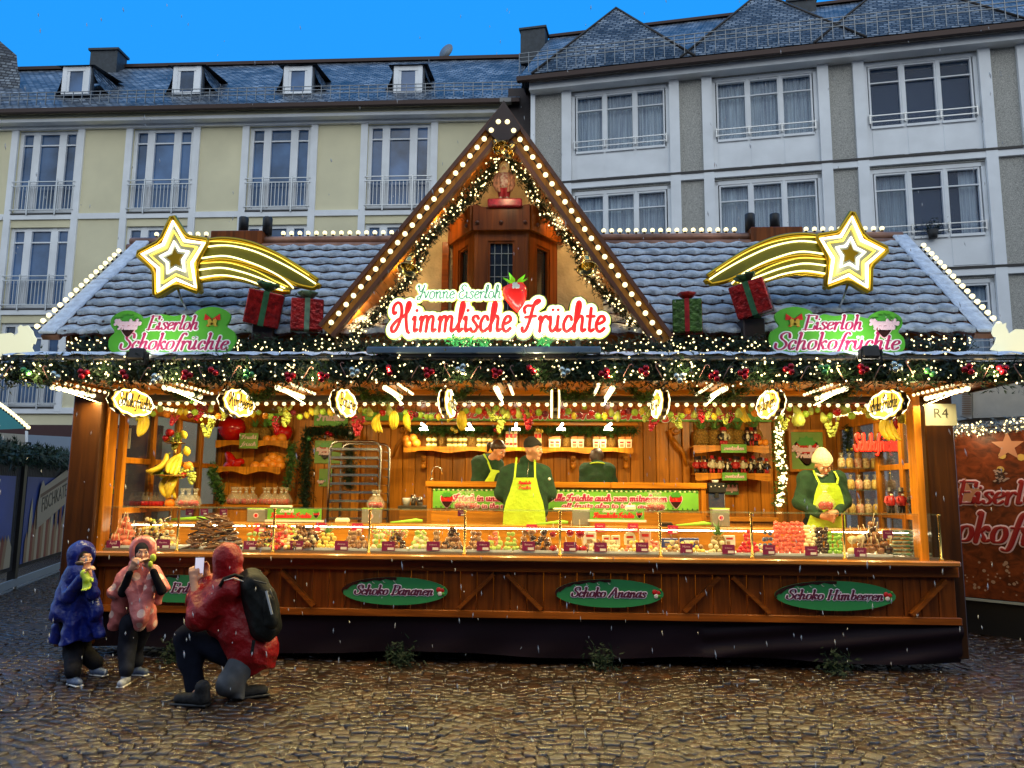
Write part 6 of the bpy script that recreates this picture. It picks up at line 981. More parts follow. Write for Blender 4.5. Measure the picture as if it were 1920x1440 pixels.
def doorway():
 Y=9.78;x0, x1=xat(566, Y), xat(668, Y);z1=zat(960, 803, Y);t=thing('back_door', 'wooden back door with posters behind the tray trolley', 'door', ((x0+x1)/2, Y, FZ));quick('door_leaf', W_in, lambda g:planks(g, x0+.05, x1-.05, Y-.03, FZ, z1-.02, .13), t);quick('door_frame', W_in, lambda g:(g.bx(x0-.04, x0+.045, Y-.06, Y-.002, FZ, z1, .004), g.bx(x1-.045, x1+.04, Y-.06, Y-.002, FZ, z1, .004), g.bx(x0-.04, x1+.04, Y-.065, Y-.003, z1+.001, z1+.09, .004)), t);garland([(x0+.07, Y-.09, FZ+.5), (x0+.07, Y-.09, z1-.06), (x1-.07, Y-.09, z1-.06), (x1-.07, Y-.09, FZ+1.2)], 'dark green garland framing the back door', .07, 1300, 0, .05, seed=50, name='door_garland', group='inside garlands')
 for i, (px, py, c)in enumerate(((579, 822, 'green'), (657, 812, 'silver'), (668, 816, 'green'))):
  g=G();p=P(px, py, Y-.16);g.ball(p, .032, 12, 8);g.build('bauble', Mb[c], None, label='%s bauble on the %s of the door garland'%(c, 'left' if i==0 else 'right corner' if i==1 else 'far right corner'), cat='bauble')
doorway()
def poster(px0, py0, px1, py1, Y, lab, straw=None, framed=False, text=None, m=None):
 a, b=P(px0, py0, Y), P(px1, py1, Y);t=thing('poster', lab, 'poster', ((a.x+b.x)/2, Y, b.z));quick('sheet', m or M_postg, lambda g:g.bx(a.x, b.x, Y-.004, Y+.006, b.z, a.z), t)
 if framed:
  quick('frame', W_in, lambda g:(g.bx(a.x-.03, a.x, Y-.02, Y+.01, b.z-.03, a.z+.03), g.bx(b.x, b.x+.03, Y-.02, Y+.01, b.z-.03, a.z+.03), g.bx(a.x, b.x, Y-.02, Y+.01, a.z, a.z+.03), g.bx(a.x, b.x, Y-.02, Y+.01, b.z-.03, b.z)), t)
 if straw:
  g=G();c=P(straw[0], straw[1], Y);strawberry_picture(g, c, straw[2]);sp=g.build('strawberry_picture', STRAW_M, t);g=G();write(g, 'Himmlische', c+FR*.018-ZA*straw[2]*.05, XA, ZA, FR, straw[2]*2.1, straw[2]*.42, .12, .08, SCR, .2, .003, .003);write(g, 'Früchte', c+FR*.018-ZA*straw[2]*.5, XA, ZA, FR, straw[2]*1.5, straw[2]*.38, .12, .08, SCR, .2, .003, .003);g.build('lettering', M_pink, sp)
 if text:
  g=G();n=len(text)
  for i, s in enumerate(text):
   z=a.z+(b.z-a.z)*(i+.8)/(n+.2);write(g, s, Vector(((a.x+b.x)/2, Y-.006, z)), XA, ZA, FR, (b.x-a.x)*.8, (a.z-b.z)/n*.5, .12, .07, SCR, .15, .003, 0)
  g.build('lettering', M_pink, t)
 return t
poster(591, 826, 640, 869, 9.735, 'green poster with a strawberry picture on the back door', (610, 845, .105));poster(599, 879, 622, 912, 9.73, 'small green poster low on the back door', (602, 903, .04));poster(590, 767, 652, 799, 9.70, 'green price poster with cup picture above the back door', None, False, ['Früchte'], M_ban);poster(496, 775, 523, 798, 9.70, 'small green poster above the upper left shelf', (509, 784, .035), False, None, M_ban);poster(1482, 810, 1545, 880, 9.70, 'framed green picture of a strawberry on the right of the back wall', (1512, 845, .17), True);poster(1352, 833, 1400, 849, 9.46, 'small green label on the edge of the upper right shelf', None, False, ['Zwetschen'], M_ban);poster(1354, 886, 1400, 901, 9.46, 'small green label on the edge of the lower right shelf', None, False, ['Zwetschen'], M_ban);poster(1359, 905, 1385, 928, 9.74, 'dark green notice on the wall behind the drinks machine', None, False, ['Info'[:0]+'alles frisch'], mat('notice_green', (.05, .16, .05), rough=.5));poster(1690, 892, 1718, 925, 8.9, 'bright green leaflet standing at the right side window', (1704, 899, .025), False, None, M_ban);poster(201, 900, 218, 926, 7.62, 'green sign with a cup in the left window', (209, 915, .03), False, None, M_ban);g=G();a, b=P(212, 803, 7.6), P(243, 841, 7.6);g.bx(a.x, b.x, 7.6, 7.606, b.z, a.z);g.build('paper_notice', mat('cream_paper', (.80, .76, .62), rough=.7), None, label='blank cream paper notice in the left side window', cat='notice');poster(450, 812, 483, 841, 9.44, 'green price card leaning on the upper left shelf', None, False, ['Frucht', 'Punsch'[:0]+'frisch'])
# ---- tray trolley
def trolley():
 Y0, Y1=8.75, 9.25;x0, x1=xat(617, Y0), xat(712, Y0);zt=zat(960, 829, Y0);t=thing('tray_trolley', 'tall stainless tray trolley with fourteen trays behind the counter', 'trolley', ((x0+x1)/2, 9, FZ))
 for y in(Y0, Y1):
  g=G();pts=[(x0, y, FZ+.08), (x0, y, zt-.08), (x0+.03, y, zt-.02), (x0+.09, y, zt), (x1-.09, y, zt), (x1-.03, y, zt-.02), (x1, y, zt-.08), (x1, y, FZ+.08)];g.tube(pts, .016, 8);g.build('end_frame', M_steel, t)
 for k in range(16):
  z=FZ+.14+k*.098
  if z>zt-.10:break
  g=G();g.bx(x0+.02, x1-.02, Y0-.01, Y1, z, z+.006);g.bx(x0+.02, x1-.02, Y0-.015, Y0-.008, z, z+.026);g.bx(x0+.012, x0+.03, Y0, Y1, z-.012, z);g.bx(x1-.03, x1-.012, Y0, Y1, z-.012, z);g.build('tray', M_steel, t)
 for sx in(x0, x1):
  for y in(Y0, Y1):
   quick('caster', M_black, lambda g:g.lathe([(.001, -.015), (.04, -.015), (.04, .015), (.001, .015)], (sx, y, FZ+.04), XA, 12), t)
trolley()
# ---- island counter with long banner
def island():
 Y=8.62;x0, x1=xat(802, Y), xat(1322, Y);z1=zat(960, 903, Y-.03);z0=zat(960, 914, Y);t=thing('rear_counter', 'rear wooden counter with a green Alle Früchte banner along its front', 'counter', ((x0+x1)/2, Y+.2, FZ));quick('counter_board', W_inX, lambda g:(g.bx(x0-.02, (x0+x1)/2+.5, Y-.04, Y+.42, z0, z1, .006), g.bx((x0+x1)/2+.503, x1+.01, Y-.04, Y+.42, z0, z1, .006)), t);quick('counter_body', W_in, lambda g:(g.bx(x0, x1, Y+.01, Y+.03, FZ, z0), g.bx(x1-.05, x1, Y-.02, Y+.4, FZ, z0, .004), g.bx(x0, x0+.05, Y-.02, Y+.4, FZ, z0, .004)), t);quick('counter_rail', W_inX, lambda g:(g.bx(x0+.05, x1-.05, Y-.02, Y+.008, zat(960, 985, Y), zat(960, 960, Y), .004), ), t);a, b=P(812, 916, Y-.01), P(1310, 957, Y-.01);quick('banner_sheet', M_ban, lambda g:g.bx(a.x, b.x, Y-.012, Y+.008, b.z, a.z), t);g=G()
 for i in range(110):
  x=a.x+(b.x-a.x)*(i+.5)/110;g.m=0 if i%2 else 1;g.ball((x, Y-.014, a.z-.014+rnd.uniform(-.006, .006)), (.011, .004, .011), 6, 4)
  if i%2:g.ball((x, Y-.014, b.z+.012+rnd.uniform(-.004, .004)), (.009, .004, .009), 6, 4)
 g.build('bauble_print', [mat('print_dark_green', (.02, .10, .03), rough=.5), mat('print_pearl', (.75, .65, .40), rough=.4)], t, kind='stuff');H=a.z-b.z
 for s, px, py, w, h in(('Alle Früchte auch zum Mitnehmen', 1135, 939, 236, .072), ('all fruits also to take away', 1135, 952, 190, .05), ('Frisch in unserer Schmiede'[:0]+'frisch in unserer Küche'[:0]+'Frisch in unserer Bude', 935, 939, 160, .07), ('made in the market', 935, 952, 120, .05)):
  g=G();write(g, s, P(px-(12 if px<1000 else-6), py, Y-.014)+FR*.002, XA, ZA, FR, px_w(0, w*.9, Y), h, .16, .10, SCR, .12, .003, .006);g.build('lettering_outline', M_pink, t);g=G();write(g, s, P(px-(12 if px<1000 else-6), py, Y-.014)+FR*.005, XA, ZA, FR, px_w(0, w*.9, Y), h, .12, .07, SCR, .12, .003, 0);g.build('lettering', M_mag, t)
 for px, py, s in((838, 937, .085), (1267, 938, .085)):
  g=G();strawberry_picture(g, P(px, py, Y-.014), s);g.build('strawberry_picture', STRAW_M, t)
 tp=thing('tap', 'tall curved chrome tap at the left end of the rear counter', 'tap', (x0+.06, Y+.15, z1));quick('spout', M_steel, lambda g:g.tube([(x0+.02, Y+.15, z1), (x0+.02, Y+.15, z1+.10), (x0+.04, Y+.15, z1+.15), (x0+.09, Y+.15, z1+.165), (x0+.13, Y+.15, z1+.14), (x0+.14, Y+.15, z1+.08)], .009, 7), tp);quick('tap_base', M_steel, lambda g:g.lathe([(.02, 0), (.02, .03), (.01, .035)], (x0+.02, Y+.15, z1), seg=10), tp);return z1
ZI=island();Yb=9.2;za_=zat(960, 950, Yb);sb=thing('side_bench', 'low wooden bench left of the rear counter with bowls on it', 'bench', (xat(770, Yb), Yb, FZ));quick('bench_top', mat('bench_dark_top', (.10, .08, .06), rough=.3), lambda g:g.bx(xat(748, Yb), xat(806, Yb), Yb-.02, Yb+.5, za_-.03, za_, .004), sb);quick('bench_body', W_inX, lambda g:g.bx(xat(750, Yb), xat(804, Yb), Yb, Yb+.45, FZ, za_-.031, .004), sb)
for i, (px, r, h, lab)in enumerate(((763, .05, .09, 'small pale bowl on the low side bench'), (776, .035, .13, 'steel beaker on the low side bench'), (788, .045, .10, 'steel cup of ladles on the low side bench'))):
 quick('bowl' if i==0 else 'beaker', M_steel if i else M_whp, lambda g:g.lathe([(r*.7, 0), (r, h*.6), (r*.95, h), (r*.85, h), (r*.8, h*.2)], (xat(px, Yb+.1), Yb+.1, za_), seg=14), None, label=lab, cat='bowl' if i==0 else 'beaker')
def bracket(px, py, s, lab, Y=9.72, flip=1):
 c=P(px, py, Y);g=G();sp=[(math.cos(a)*(.012+.006*a)*flip, math.sin(a)*(.012+.006*a))for a in[i*.4 for i in range(16)]];g.tube([c+Vector((x*s, 0, z*s))for x, z in sp], .012*s, 6);g.tube([c+Vector((flip*-.03*s, 0, -.08*s)), c+Vector((flip*.02*s, 0, -.16*s)), c+Vector((flip*.07*s, 0, -.22*s)), c+Vector((flip*.11*s, 0, -.36*s))], [.02*s, .028*s, .022*s, .014*s], 7);g.tube([c+Vector((flip*-.06*s, 0, .0)), c+Vector((flip*-.03*s, 0, -.10*s))], .018*s, 6);g.build('carved_bracket', W_in, None, label=lab, cat='bracket', group='carved brackets on the back wall')
bracket(1266, 806, 1.25, 'carved scroll bracket right of the long wall shelf');bracket(755, 804, 1.0, 'carved scroll bracket at the left end of the long wall shelf', flip=-1)
for i, px in enumerate((795, 900, 1075, 1173)):
 c=P(px, 862, 9.7);g=G();g.bx(c.x-.03, c.x+.03, 9.66, 9.78, c.z-.10, c.z+.05, .01);g.ball((c.x, 9.66, c.z-.08), (.035, .02, .035), 8, 6);g.ball((c.x, 9.65, c.z+.0), (.028, .02, .028), 8, 6);g.build('shelf_bracket', W_in, None, label='%s carved bracket under the long wall shelf'%['first', 'second', 'third', 'fourth'][i], cat='bracket', group='brackets under the long wall shelf')
zl=zat(960, 966, 8.9);lb_=thing('rear_ledge', 'wooden ledge at the right of the back wall below the figure shelf', 'ledge', (xat(1400, 9.2), 9.2, FZ));quick('ledge_board', W_inX, lambda g:g.bx(xat(1322, 8.9), xat(1458, 8.9), 8.90, 9.5, zl-.05, zl, .006), lb_);quick('ledge_body', W_in, lambda g:g.bx(xat(1325, 8.9), xat(1455, 8.9), 8.93, 9.48, FZ, zl-.051), lb_)
def machine():
 Y=8.80;a, b=P(1327, 905, Y), P(1360, 957, Y);t=thing('drinks_machine', 'black and steel drinks machine at the right end of the rear counter', 'machine', ((a.x+b.x)/2, Y, b.z));h=a.z-b.z;quick('machine_body', M_steel, lambda g:g.bx(a.x, b.x, Y, Y+.3, b.z, b.z+h*.62, .006), t);quick('machine_head', M_black, lambda g:(g.bx(a.x-.005, b.x+.005, Y-.03, Y+.3, b.z+h*.62, a.z, .01), g.bx((a.x+b.x)/2-.02, (a.x+b.x)/2+.02, Y-.03, Y, b.z+h*.45, b.z+h*.62)), t)
 for k in range(4):
  quick('button', M_whp, lambda g:g.ball((a.x+.03+k*.045, Y-.032, a.z-.045+.01*(k%2)), (.008, .005, .008), 6, 4), t)
 quick('cup_stack', M_whp, lambda g:g.lathe([(.03, 0), (.04, .03), (.035, .03)], ((a.x+b.x)/2, Y+.05, a.z), seg=10), t)
machine();g=G();gp=P(1172, 944, 8.3)
# ---- little figures
def fig_proto(body, hat, head=(.55, .3, .18), apron=False):
 mb, mh, ms=mat('fig_'+str(body), body, rough=.5), mat('fig_'+str(hat), hat, rough=.5), mat('fig_skin', (.20, .08, .05), rough=.5);mw=mat('fig_white', (.75, .70, .55), rough=.6)
 def f(g):
  for s in(-1, 1):
   g.m=1;g.tube([(s*.015, 0, 0), (s*.015, 0, .055)], .012, 6);g.m=0;g.tube([(s*.03, 0, .11), (s*.045, -.01, .08), (s*.035, -.03, .065)], .010, 6)
  g.m=0;g.lathe([(.024, .05), (.032, .06), (.030, .09), (.022, .12)], (0, 0, 0), seg=10)
  if apron:
   g.m=3;g.ball((0, -.022, .08), (.018, .012, .035), 8, 6)
  g.m=2;g.ball((0, 0, .137), .019, 8, 6);g.m=1;g.lathe([(.03, .148), (.03, .152), (.018, .153), (.018, .178), (.001, .18)], (0, 0, 0), seg=10);g.m=3;g.ball((0, -.018, .126), (.012, .008, .010), 6, 4)
 return proto(f, 'prune_figure', [mb, mh, ms, mw])
FB=fig_proto((.03, .02, .02), (.02, .015, .015), apron=True);FRD=fig_proto((.45, .02, .02), (.03, .02, .02));FW=fig_proto((.60, .52, .35), (.45, .02, .02));FB2=fig_proto((.025, .02, .02), (.45, .02, .02));rr=random.Random(5)
for i in range(19):
 px=1306+i*7.3;k=([FRD, FRD, FRD, FRD, FW, FB, FW, FB, FB, FW, FRD, FRD, FW, FB2, FB, FW, FB, FB, FB2])[i];col={id(FRD):'red coated', id(FW):'cream coated', id(FB):'black coated', id(FB2):'black coated red hatted'}[id(k)];place(k, 'prune_figure', Vector((xat(px, 9.58), 9.56+(i%2)*.07, z4s)), '%s little prune figure in the %s of the lower right shelf'%(col, 'left third' if i<6 else 'middle' if i<13 else 'right third'), 'figure', 'little prune figures on the lower right shelf', rr.uniform(1.0, 1.25), (0, 0, rr.uniform(-.5, .5)))
for px, k, col in((1358, FB2, 'black red hatted'), (1362, FW, 'cream'), (1405, FB, 'black'), (1413, FB2, 'dark red hatted'), (1420, FRD, 'red')):
 place(k, 'prune_figure', Vector((xat(px, 9.5), 9.53, z3s)), '%s little figure between the pineapples on the upper right shelf'%col, 'figure', 'little figures between the pineapples', 1.3, (0, 0, 0))
for px, k, col in((1664, FRD, 'red coated figure, first of four by the right window'), (1684, FRD, 'red coated figure, second of four by the right window'), (1705, FB, 'black hatted figure with white apron by the right window'), (1727, FB2, 'dark figure with red hat, last of four by the right window')):
 place(k, 'nutcracker', Vector((xat(px, 7.6), 7.56, ZT+.002)), col, 'figure', 'four tall figures on the glass shelf', 1.35, (0, 0, rr.uniform(-.3, .3)))
def bag_proto(n):
 def f(g):
  for k in range(n):
   a=k*6.28/n+.4;g.m=0;g.ball((math.cos(a)*.03, math.sin(a)*.025, .034), .030, 10, 7)
  g.m=1;g.lathe([(.03, 0), (.062, .015), (.068, .05), (.040, .10), (.014, .125), (.011, .135), (.03, .175), (.028, .178)], (0, 0, 0), seg=14);g.m=2;g.tube([(.014*math.cos(a), .014*math.sin(a), .13)for a in[i*.8 for i in range(8)]], .003, 5, closed=True)
 return proto(f, 'apple_bag', [mat('candied_apple', (.38, .01, .02), rough=.08, coat=.8), M_cell, M_whp])
AB3, AB2=bag_proto(3), bag_proto(2)
for i, (px, Y, z)in enumerate(((436, 8.9, 0), (443, 8.9, 0), (450, 8.9, 0), (463, 8.9, 0), (473, 8.9, 0), (493, 8.9, 0), (503, 8.9, 0), (513, 8.9, 0), (524, 8.9, 0), (534, 8.9, 0))):
 place(AB3, 'apple_bag', Vector((xat(px, 8.9), 8.9+rr.uniform(0, .1), zat(960, 951, 8.9))), 'clear bag of red candied apples in the row below the left wall shelves, %s group'%('left' if i<3 else 'middle' if i<5 else 'right'), 'bag', 'bags of candied apples below the left shelves', 1.15, (0, 0, rr.uniform(0, 6)))
tb=thing('bag_table', 'wooden side table carrying bags of candied apples on the left', 'table', (xat(485, 9), 9, FZ));zz_=zat(960, 951, 8.9);quick('table_top', W_inX, lambda g:g.bx(xat(425, 8.9), xat(545, 8.9), 8.82, 9.4, zz_-.03, zz_-.001, .005), tb);quick('table_front', W_in, lambda g:g.bx(xat(427, 8.9), xat(543, 8.9), 8.85, 8.87, FZ, zz_-.031), tb)
for i, (px, k, lab)in enumerate(((347, AB3, 'left bag of candied apples on the glass shelf at the left window'), (357, AB2, 'middle bag of candied apples on the glass shelf at the left window'), (368, AB3, 'right bag of candied apples on the glass shelf at the left window'), (700, AB3, 'left one of two apple bags before the tray trolley'), (710, AB3, 'right one of two apple bags before the tray trolley'), (862, AB3, 'left apple bag on the glass shelf before the green banner'), (873, AB2, 'middle apple bag on the glass shelf before the green banner'), (883, AB3, 'right apple bag on the glass shelf before the green banner'), (1221, AB3, 'left apple bag on the glass shelf right of the capped man'), (1230, AB2, 'middle apple bag on the glass shelf right of the capped man'), (1237, AB3, 'right apple bag on the glass shelf right of the capped man'))):
 place(k, 'apple_bag', Vector((xat(px, 7.42), 7.42+rr.uniform(-.03, .05), ZT+.002)), lab, 'bag', 'bags of candied apples on the glass shelf', 1.0, (0, rr.uniform(-.1, .1), rr.uniform(0, 6)))
def sweet_shelf():
 Y=8.7;t=thing('glass_rack', 'glass rack of bagged sweets in front of the right side window', 'rack', (xat(1628, Y), Y, 1.2));x0, x1=xat(1574, Y), xat(1684, Y);zs=[zat(960, p, Y)for p in(958, 913, 873)]
 for z in zs:
  quick('rack_shelf', MATS['shelf_glass'], lambda g:g.bx(x0, x1, Y-.02, Y+.24, z-.008, z), t)
 for x in(x0, x1):
  quick('upright', M_brass, lambda g:g.tube([(x, Y+.2, 1.0), (x, Y+.2, zs[2]+.2)], .01, 6), t)
 mm=[mat('sweets_cream', (.75, .62, .35), rough=.5, col2=(.30, .14, .05), vscale=60), mat('sweets_red', (.60, .10, .06), rough=.4, col2=(.75, .65, .45), vscale=50), mat('sweets_yellow', (.75, .58, .18), rough=.4, col2=(.4, .2, .05), vscale=55)]
 for r, z in enumerate(zs):
  n=7
  for k in range(n):
   m=mm[(r*3+k*2)%3];x=x0+.05+(x1-x0-.1)*k/(n-1);g=G();g.m=0;g.lathe([(.03, 0), (.042, .02), (.042, .085), (.028, .11)], (x, Y+.05, z), seg=10);g.m=1;g.lathe([(.03, .108), (.012, .13), (.03, .165)], (x, Y+.05, z), seg=10);nm={0:'nut coloured', 1:'red and cream', 2:'yellow'}[(r*3+k*2)%3];g.build('sweet_bag', [m, M_cell], None, label='clear bag of %s sweets, %s row, %s in the glass rack'%(nm, ['bottom', 'middle', 'top'][r], ['far left', 'left', 'left of centre', 'centre', 'right of centre', 'right', 'far right'][k]), cat='bag', group='bags of sweets in the glass rack')
 c=P(1645, 845, 8.5);nt=thing('red_neon', 'small red neon script sign above the rack of sweets', 'sign', c)
 for nm, m, gr, y in(('neon_back', mat('neon_back_red', (.10, .01, .01), rough=.3), .010, .02), ('neon_tube', glow('red_neon', (1, .03, .012), 1.3), .0, .0)):
  g=G();write(g, 'Schmankerl'[:0]+'Schokofrüchte', c+Vector((0, y, 0)), XA, ZA, FR, px_w(0, 80, 8.5), .19, .058, .054, SCR, .12, .008, gr);g.build(nm, m, nt)
 garland([P(1462, 775, 9.0), P(1458, 830, 9.0), P(1466, 890, 9.0), P(1458, 950, 9.0)], 'hanging fir and light garland left of the framed strawberry picture', .05, 900, 150, .05, M_firg, lr=.011, seed=61, name='light_garland', group='inside garlands');garland([P(1590, 800, 9.3), P(1588, 850, 9.3)], 'short dark garland with baubles left of the red neon script', .05, 1200, 0, .05, seed=62, name='light_garland', group='inside garlands');garland([P(548, 835, 9.5), P(546, 880, 9.5), P(538, 915, 9.5)], 'hanging green garland right of the left wall shelves', .05, 1200, 0, .05, M_firg, seed=63, name='wall_garland', group='inside garlands');garland([P(398, 880, 9.3), P(408, 915, 9.3), P(415, 940, 9.3)], 'hanging green fir sprays left of the left wall shelves', .05, 1000, 0, .08, M_firg, seed=64, name='wall_garland', group='inside garlands')
 for i, (px, py, c_)in enumerate(((1588, 806, 'gold'), (1607, 804, 'red'), (1612, 810, 'red'), (1590, 843, 'gold'), (1597, 842, 'gold'), (848, 804, 'gold'), (855, 808, 'gold'), (929, 806, 'red'), (935, 810, 'red'), (1008, 806, 'gold'), (1015, 808, 'gold'), (614, 812, 'red'), (620, 815, 'red'))):
  g=G();g.ball(P(px, py, 9.3 if px>1500 else 9.5), .03, 10, 7);g.build('bauble', Mb[c_], None, label='%s bauble %s'%(c_, 'near the red neon script, '+('upper' if py<830 else 'lower')+(' left' if px<1595 else ' right')if px>1500 else 'in the door garland' if px<700 else 'on the wall garland left of the capped man' if px<900 else 'on the wall garland behind the capped man'), cat='bauble', group='loose baubles inside the stall')
sweet_shelf()
# ---- fruit stand at the left window
def fruit_stand():
 Y=7.95;c=P(325, 893, Y);t=thing('fruit_stand', 'brass fruit stand with a pineapple top in the left window', 'stand', (c.x, Y, 1.1));z0, z1=1.05, P(325, 846, Y).z;quick('stem', M_brass, lambda g:g.lathe([(.06, z0), (.02, z0+.03), (.010, z0+.2), (.010, z1-.05), (.022, z1), (.008, z1+.03)], (c.x, Y, 0), seg=10), t);zz=P(325, 893, Y).z;quick('tray', M_brass, lambda g:g.lathe([(.01, 0), (.18, .0), (.2, .015), (.19, .016), (.01, .004)], (c.x, Y, zz), seg=20), t);quick('upper_tray', M_brass, lambda g:g.lathe([(.01, 0), (.09, .0), (.1, .01), (.01, .004)], (c.x, Y, P(325, 832, Y).z), seg=20), t);L=[('banana bunch', 305, 868, 1.6), ('banana bunch', 330, 866, 1.5), ('lime', 297, 883, 1.2), ('lime', 303, 889, 1.0), ('red apple', 316, 882, 1.0), ('lime', 328, 884, 1.0), ('green grapes', 338, 878, 1.3), ('orange', 353, 874, 1.25), ('green grapes', 358, 888, 1.3), ('red apple', 344, 890, .9), ('banana bunch', 316, 906, 1.7), ('banana bunch', 322, 908, 1.5), ('lemon', 309, 891, 1.0), ('red apple', 318, 812, 1.1), ('red apple', 311, 822, .9), ('lime', 335, 818, 1.1), ('lemon', 345, 815, 1.0), ('lemon', 350, 846, 1.1), ('green grapes', 328, 828, 1.1), ('orange', 313, 824, .9), ('orange', 318, 943, 1.3)]
 for i, (kd, px, py, s)in enumerate(L):
  place(FR_ME[kd], kd.replace(' ', '_'), P(px, py, Y-.03+rr.uniform(-.06, .06)), '%s %s the brass fruit stand in the left window'%(kd, 'on the upper tray of' if py<850 else 'on the main tray of' if py<900 else 'hanging or lying below'), kd, 'fruit on the brass stand', s, (rr.uniform(-.5, .5), rr.uniform(-.5, .5), rr.uniform(0, 6)))
 for k in range(3):
  a=P(330+k*6, 812, Y)
 g=G()
 for i in range(40):
  an=rr.uniform(0, 6.28);d=Vector((math.cos(an), math.sin(an)*.5, rr.uniform(.2, 1))).normalized()*rr.uniform(.06, .12);b=P(338, 822, Y);sd=d.cross(ZA).normalized()*.012;g.add([b-sd, b+sd, b+d], [[0, 1, 2]], False)
 g.build('leaf_spray', mat('variegated_leaf', (.30, .35, .12), rough=.5), t)
fruit_stand();z0f=zc+.022;rr=random.Random(21)
def heap(px0, px1, pytop, me, sp, name, cat, label, group, rows=4, s=1.0, rot=None, jit=.3, y0=7.38, dy=.075, taper=.08, zb=.03):
 """rows of single pieces piled up towards the back"""
 ztop=zat(960, pytop-7, y0+dy*rows);s*=1.08;n=0
 for r in range(rows):
  Y=y0+dy*r;z=z0f+zb+(ztop-z0f-zb)*(r/max(1, rows-1))**1.1 if rows>1 else z0f+zb;a, b=xat(px0, Y), xat(px1, Y);a, b=a+(b-a)*taper*r, b-(b-a)*taper*r;k=max(1, int((b-a)/sp))
  for i in range(k):
   x=a+(b-a)*(i+.5)/k+rr.uniform(-jit, jit)*sp;m=me[rr.randrange(len(me))]if isinstance(me, list)else me;ro=rot(rr)if rot else(rr.uniform(0, 6), rr.uniform(0, 6), rr.uniform(0, 6));place(m, name, (x, Y+rr.uniform(-.015, .015), z+rr.uniform(-.008, .008)), label, cat, group, s*rr.uniform(.88, 1.12), ro);n+=1
 return n
def tray(px0, px1, lab, col=None):
 x0, x1=xat(px0, 7.36), xat(px1, 7.36);g=G();g.bx(x0, x1, 7.345, 7.72, z0f-.001, z0f+.006);g.bx(x0, x1, 7.335, 7.344, z0f, z0f+.022);g.bx(x0, x0+.008, 7.345, 7.72, z0f+.007, z0f+.018);g.bx(x1-.008, x1, 7.345, 7.72, z0f+.007, z0f+.018);g.build('serving_tray', mat('tray_paper', (.72, .72, .68), rough=.35), None, label=lab, cat='tray', group='serving trays in the display case')
def lump(r, sx=1, sy=1, sz=1):
 return lambda g:g.ball((0, 0, 0), (r*sx, r*sy, r*sz), 9, 6)
def straw_me(nm, top, tip):
 """chocolate dipped strawberry: coloured body, other coloured shoulder"""
 def f(g):
  g.m=0;g.lathe([(.001, -.036), (.012, -.03), (.023, -.008), (.026, .008)], (0, 0, 0), seg=9);g.m=1;g.lathe([(.026, .008), (.021, .02), (.008, .024), (.001, .023)], (0, 0, 0), seg=9)
 return proto(f, nm, [tip, top])
c_dark=mat('dark_choc', (.045, .016, .010), rough=.2, coat=.3);c_milk=mat('milk_choc', (.26, .105, .045), rough=.25, coat=.3);c_white=mat('white_choc', (.80, .66, .38), rough=.3);c_pink=mat('salmon_glaze', (.78, .22, .13), rough=.2, coat=.5);c_red=mat('red_fruit', (.60, .02, .025), rough=.2, coat=.4);c_grn=mat('kiwi_green', (.40, .52, .10), rough=.3);c_yel=mat('pineapple_flesh', (.85, .62, .12), rough=.35);c_blue=mat('blueberry', (.05, .06, .14), rough=.35);c_stick=mat('wood_stick', (.75, .58, .34), rough=.6);c_nut=mat('nut_brown', (.42, .22, .10), rough=.5, var=.5, vscale=60);S_milk, S_dark, S_white, S_pink=straw_me('choc_strawberry', c_nut, c_milk), straw_me('choc_strawberry', c_milk, c_dark), straw_me('choc_strawberry', c_grn, c_white), straw_me('choc_strawberry', c_grn, c_pink)
def candied(m, r=.036):
 def f(g):
  g.m=0;g.lathe(apple_prof(r), (0, 0, 0), seg=12);g.m=1;g.tube([(0, 0, .02), (.006, 0, .11)], .0035, 5)
 return proto(f, 'candied_apple', [m, c_stick])
A_white, A_pink, A_choc, A_red=candied(c_white), candied(c_pink), candied(c_milk), candied(mat('toffee_red', (.42, .008, .012), rough=.08, coat=1));A_dark=candied(c_dark)
def skewer(ms, n=5, r=.022):
 def f(g):
  for i in range(n):
   g.m=i%len(ms);g.ball((0, -.075+.034*i, 0), (r, r*.85, r), 8, 5)
  g.m=len(ms);g.tube([(0, -.10, 0), (0, .15, 0)], .003, 5)
 return proto(f, 'fruit_skewer', ms+[c_stick])
K1, K2, K3, K4=skewer([c_milk, c_milk, c_dark]), skewer([c_red, c_pink]), skewer([c_white, c_yel, c_grn]), skewer([c_dark, c_white])
def flat(r):return lambda q:(q.uniform(-.35, .35), q.uniform(-.35, .35), q.uniform(-.4, .4)+r)
up=lambda q:(q.uniform(-.35, .25), q.uniform(-.3, .3), q.uniform(0, 6));bal=lambda r:proto(lump(r), 'fruit_ball', [c_grn])
def ballm(r, m, name='piece', sx=1, sy=1, sz=1):return proto(lump(r, sx, sy, sz), name, [m])
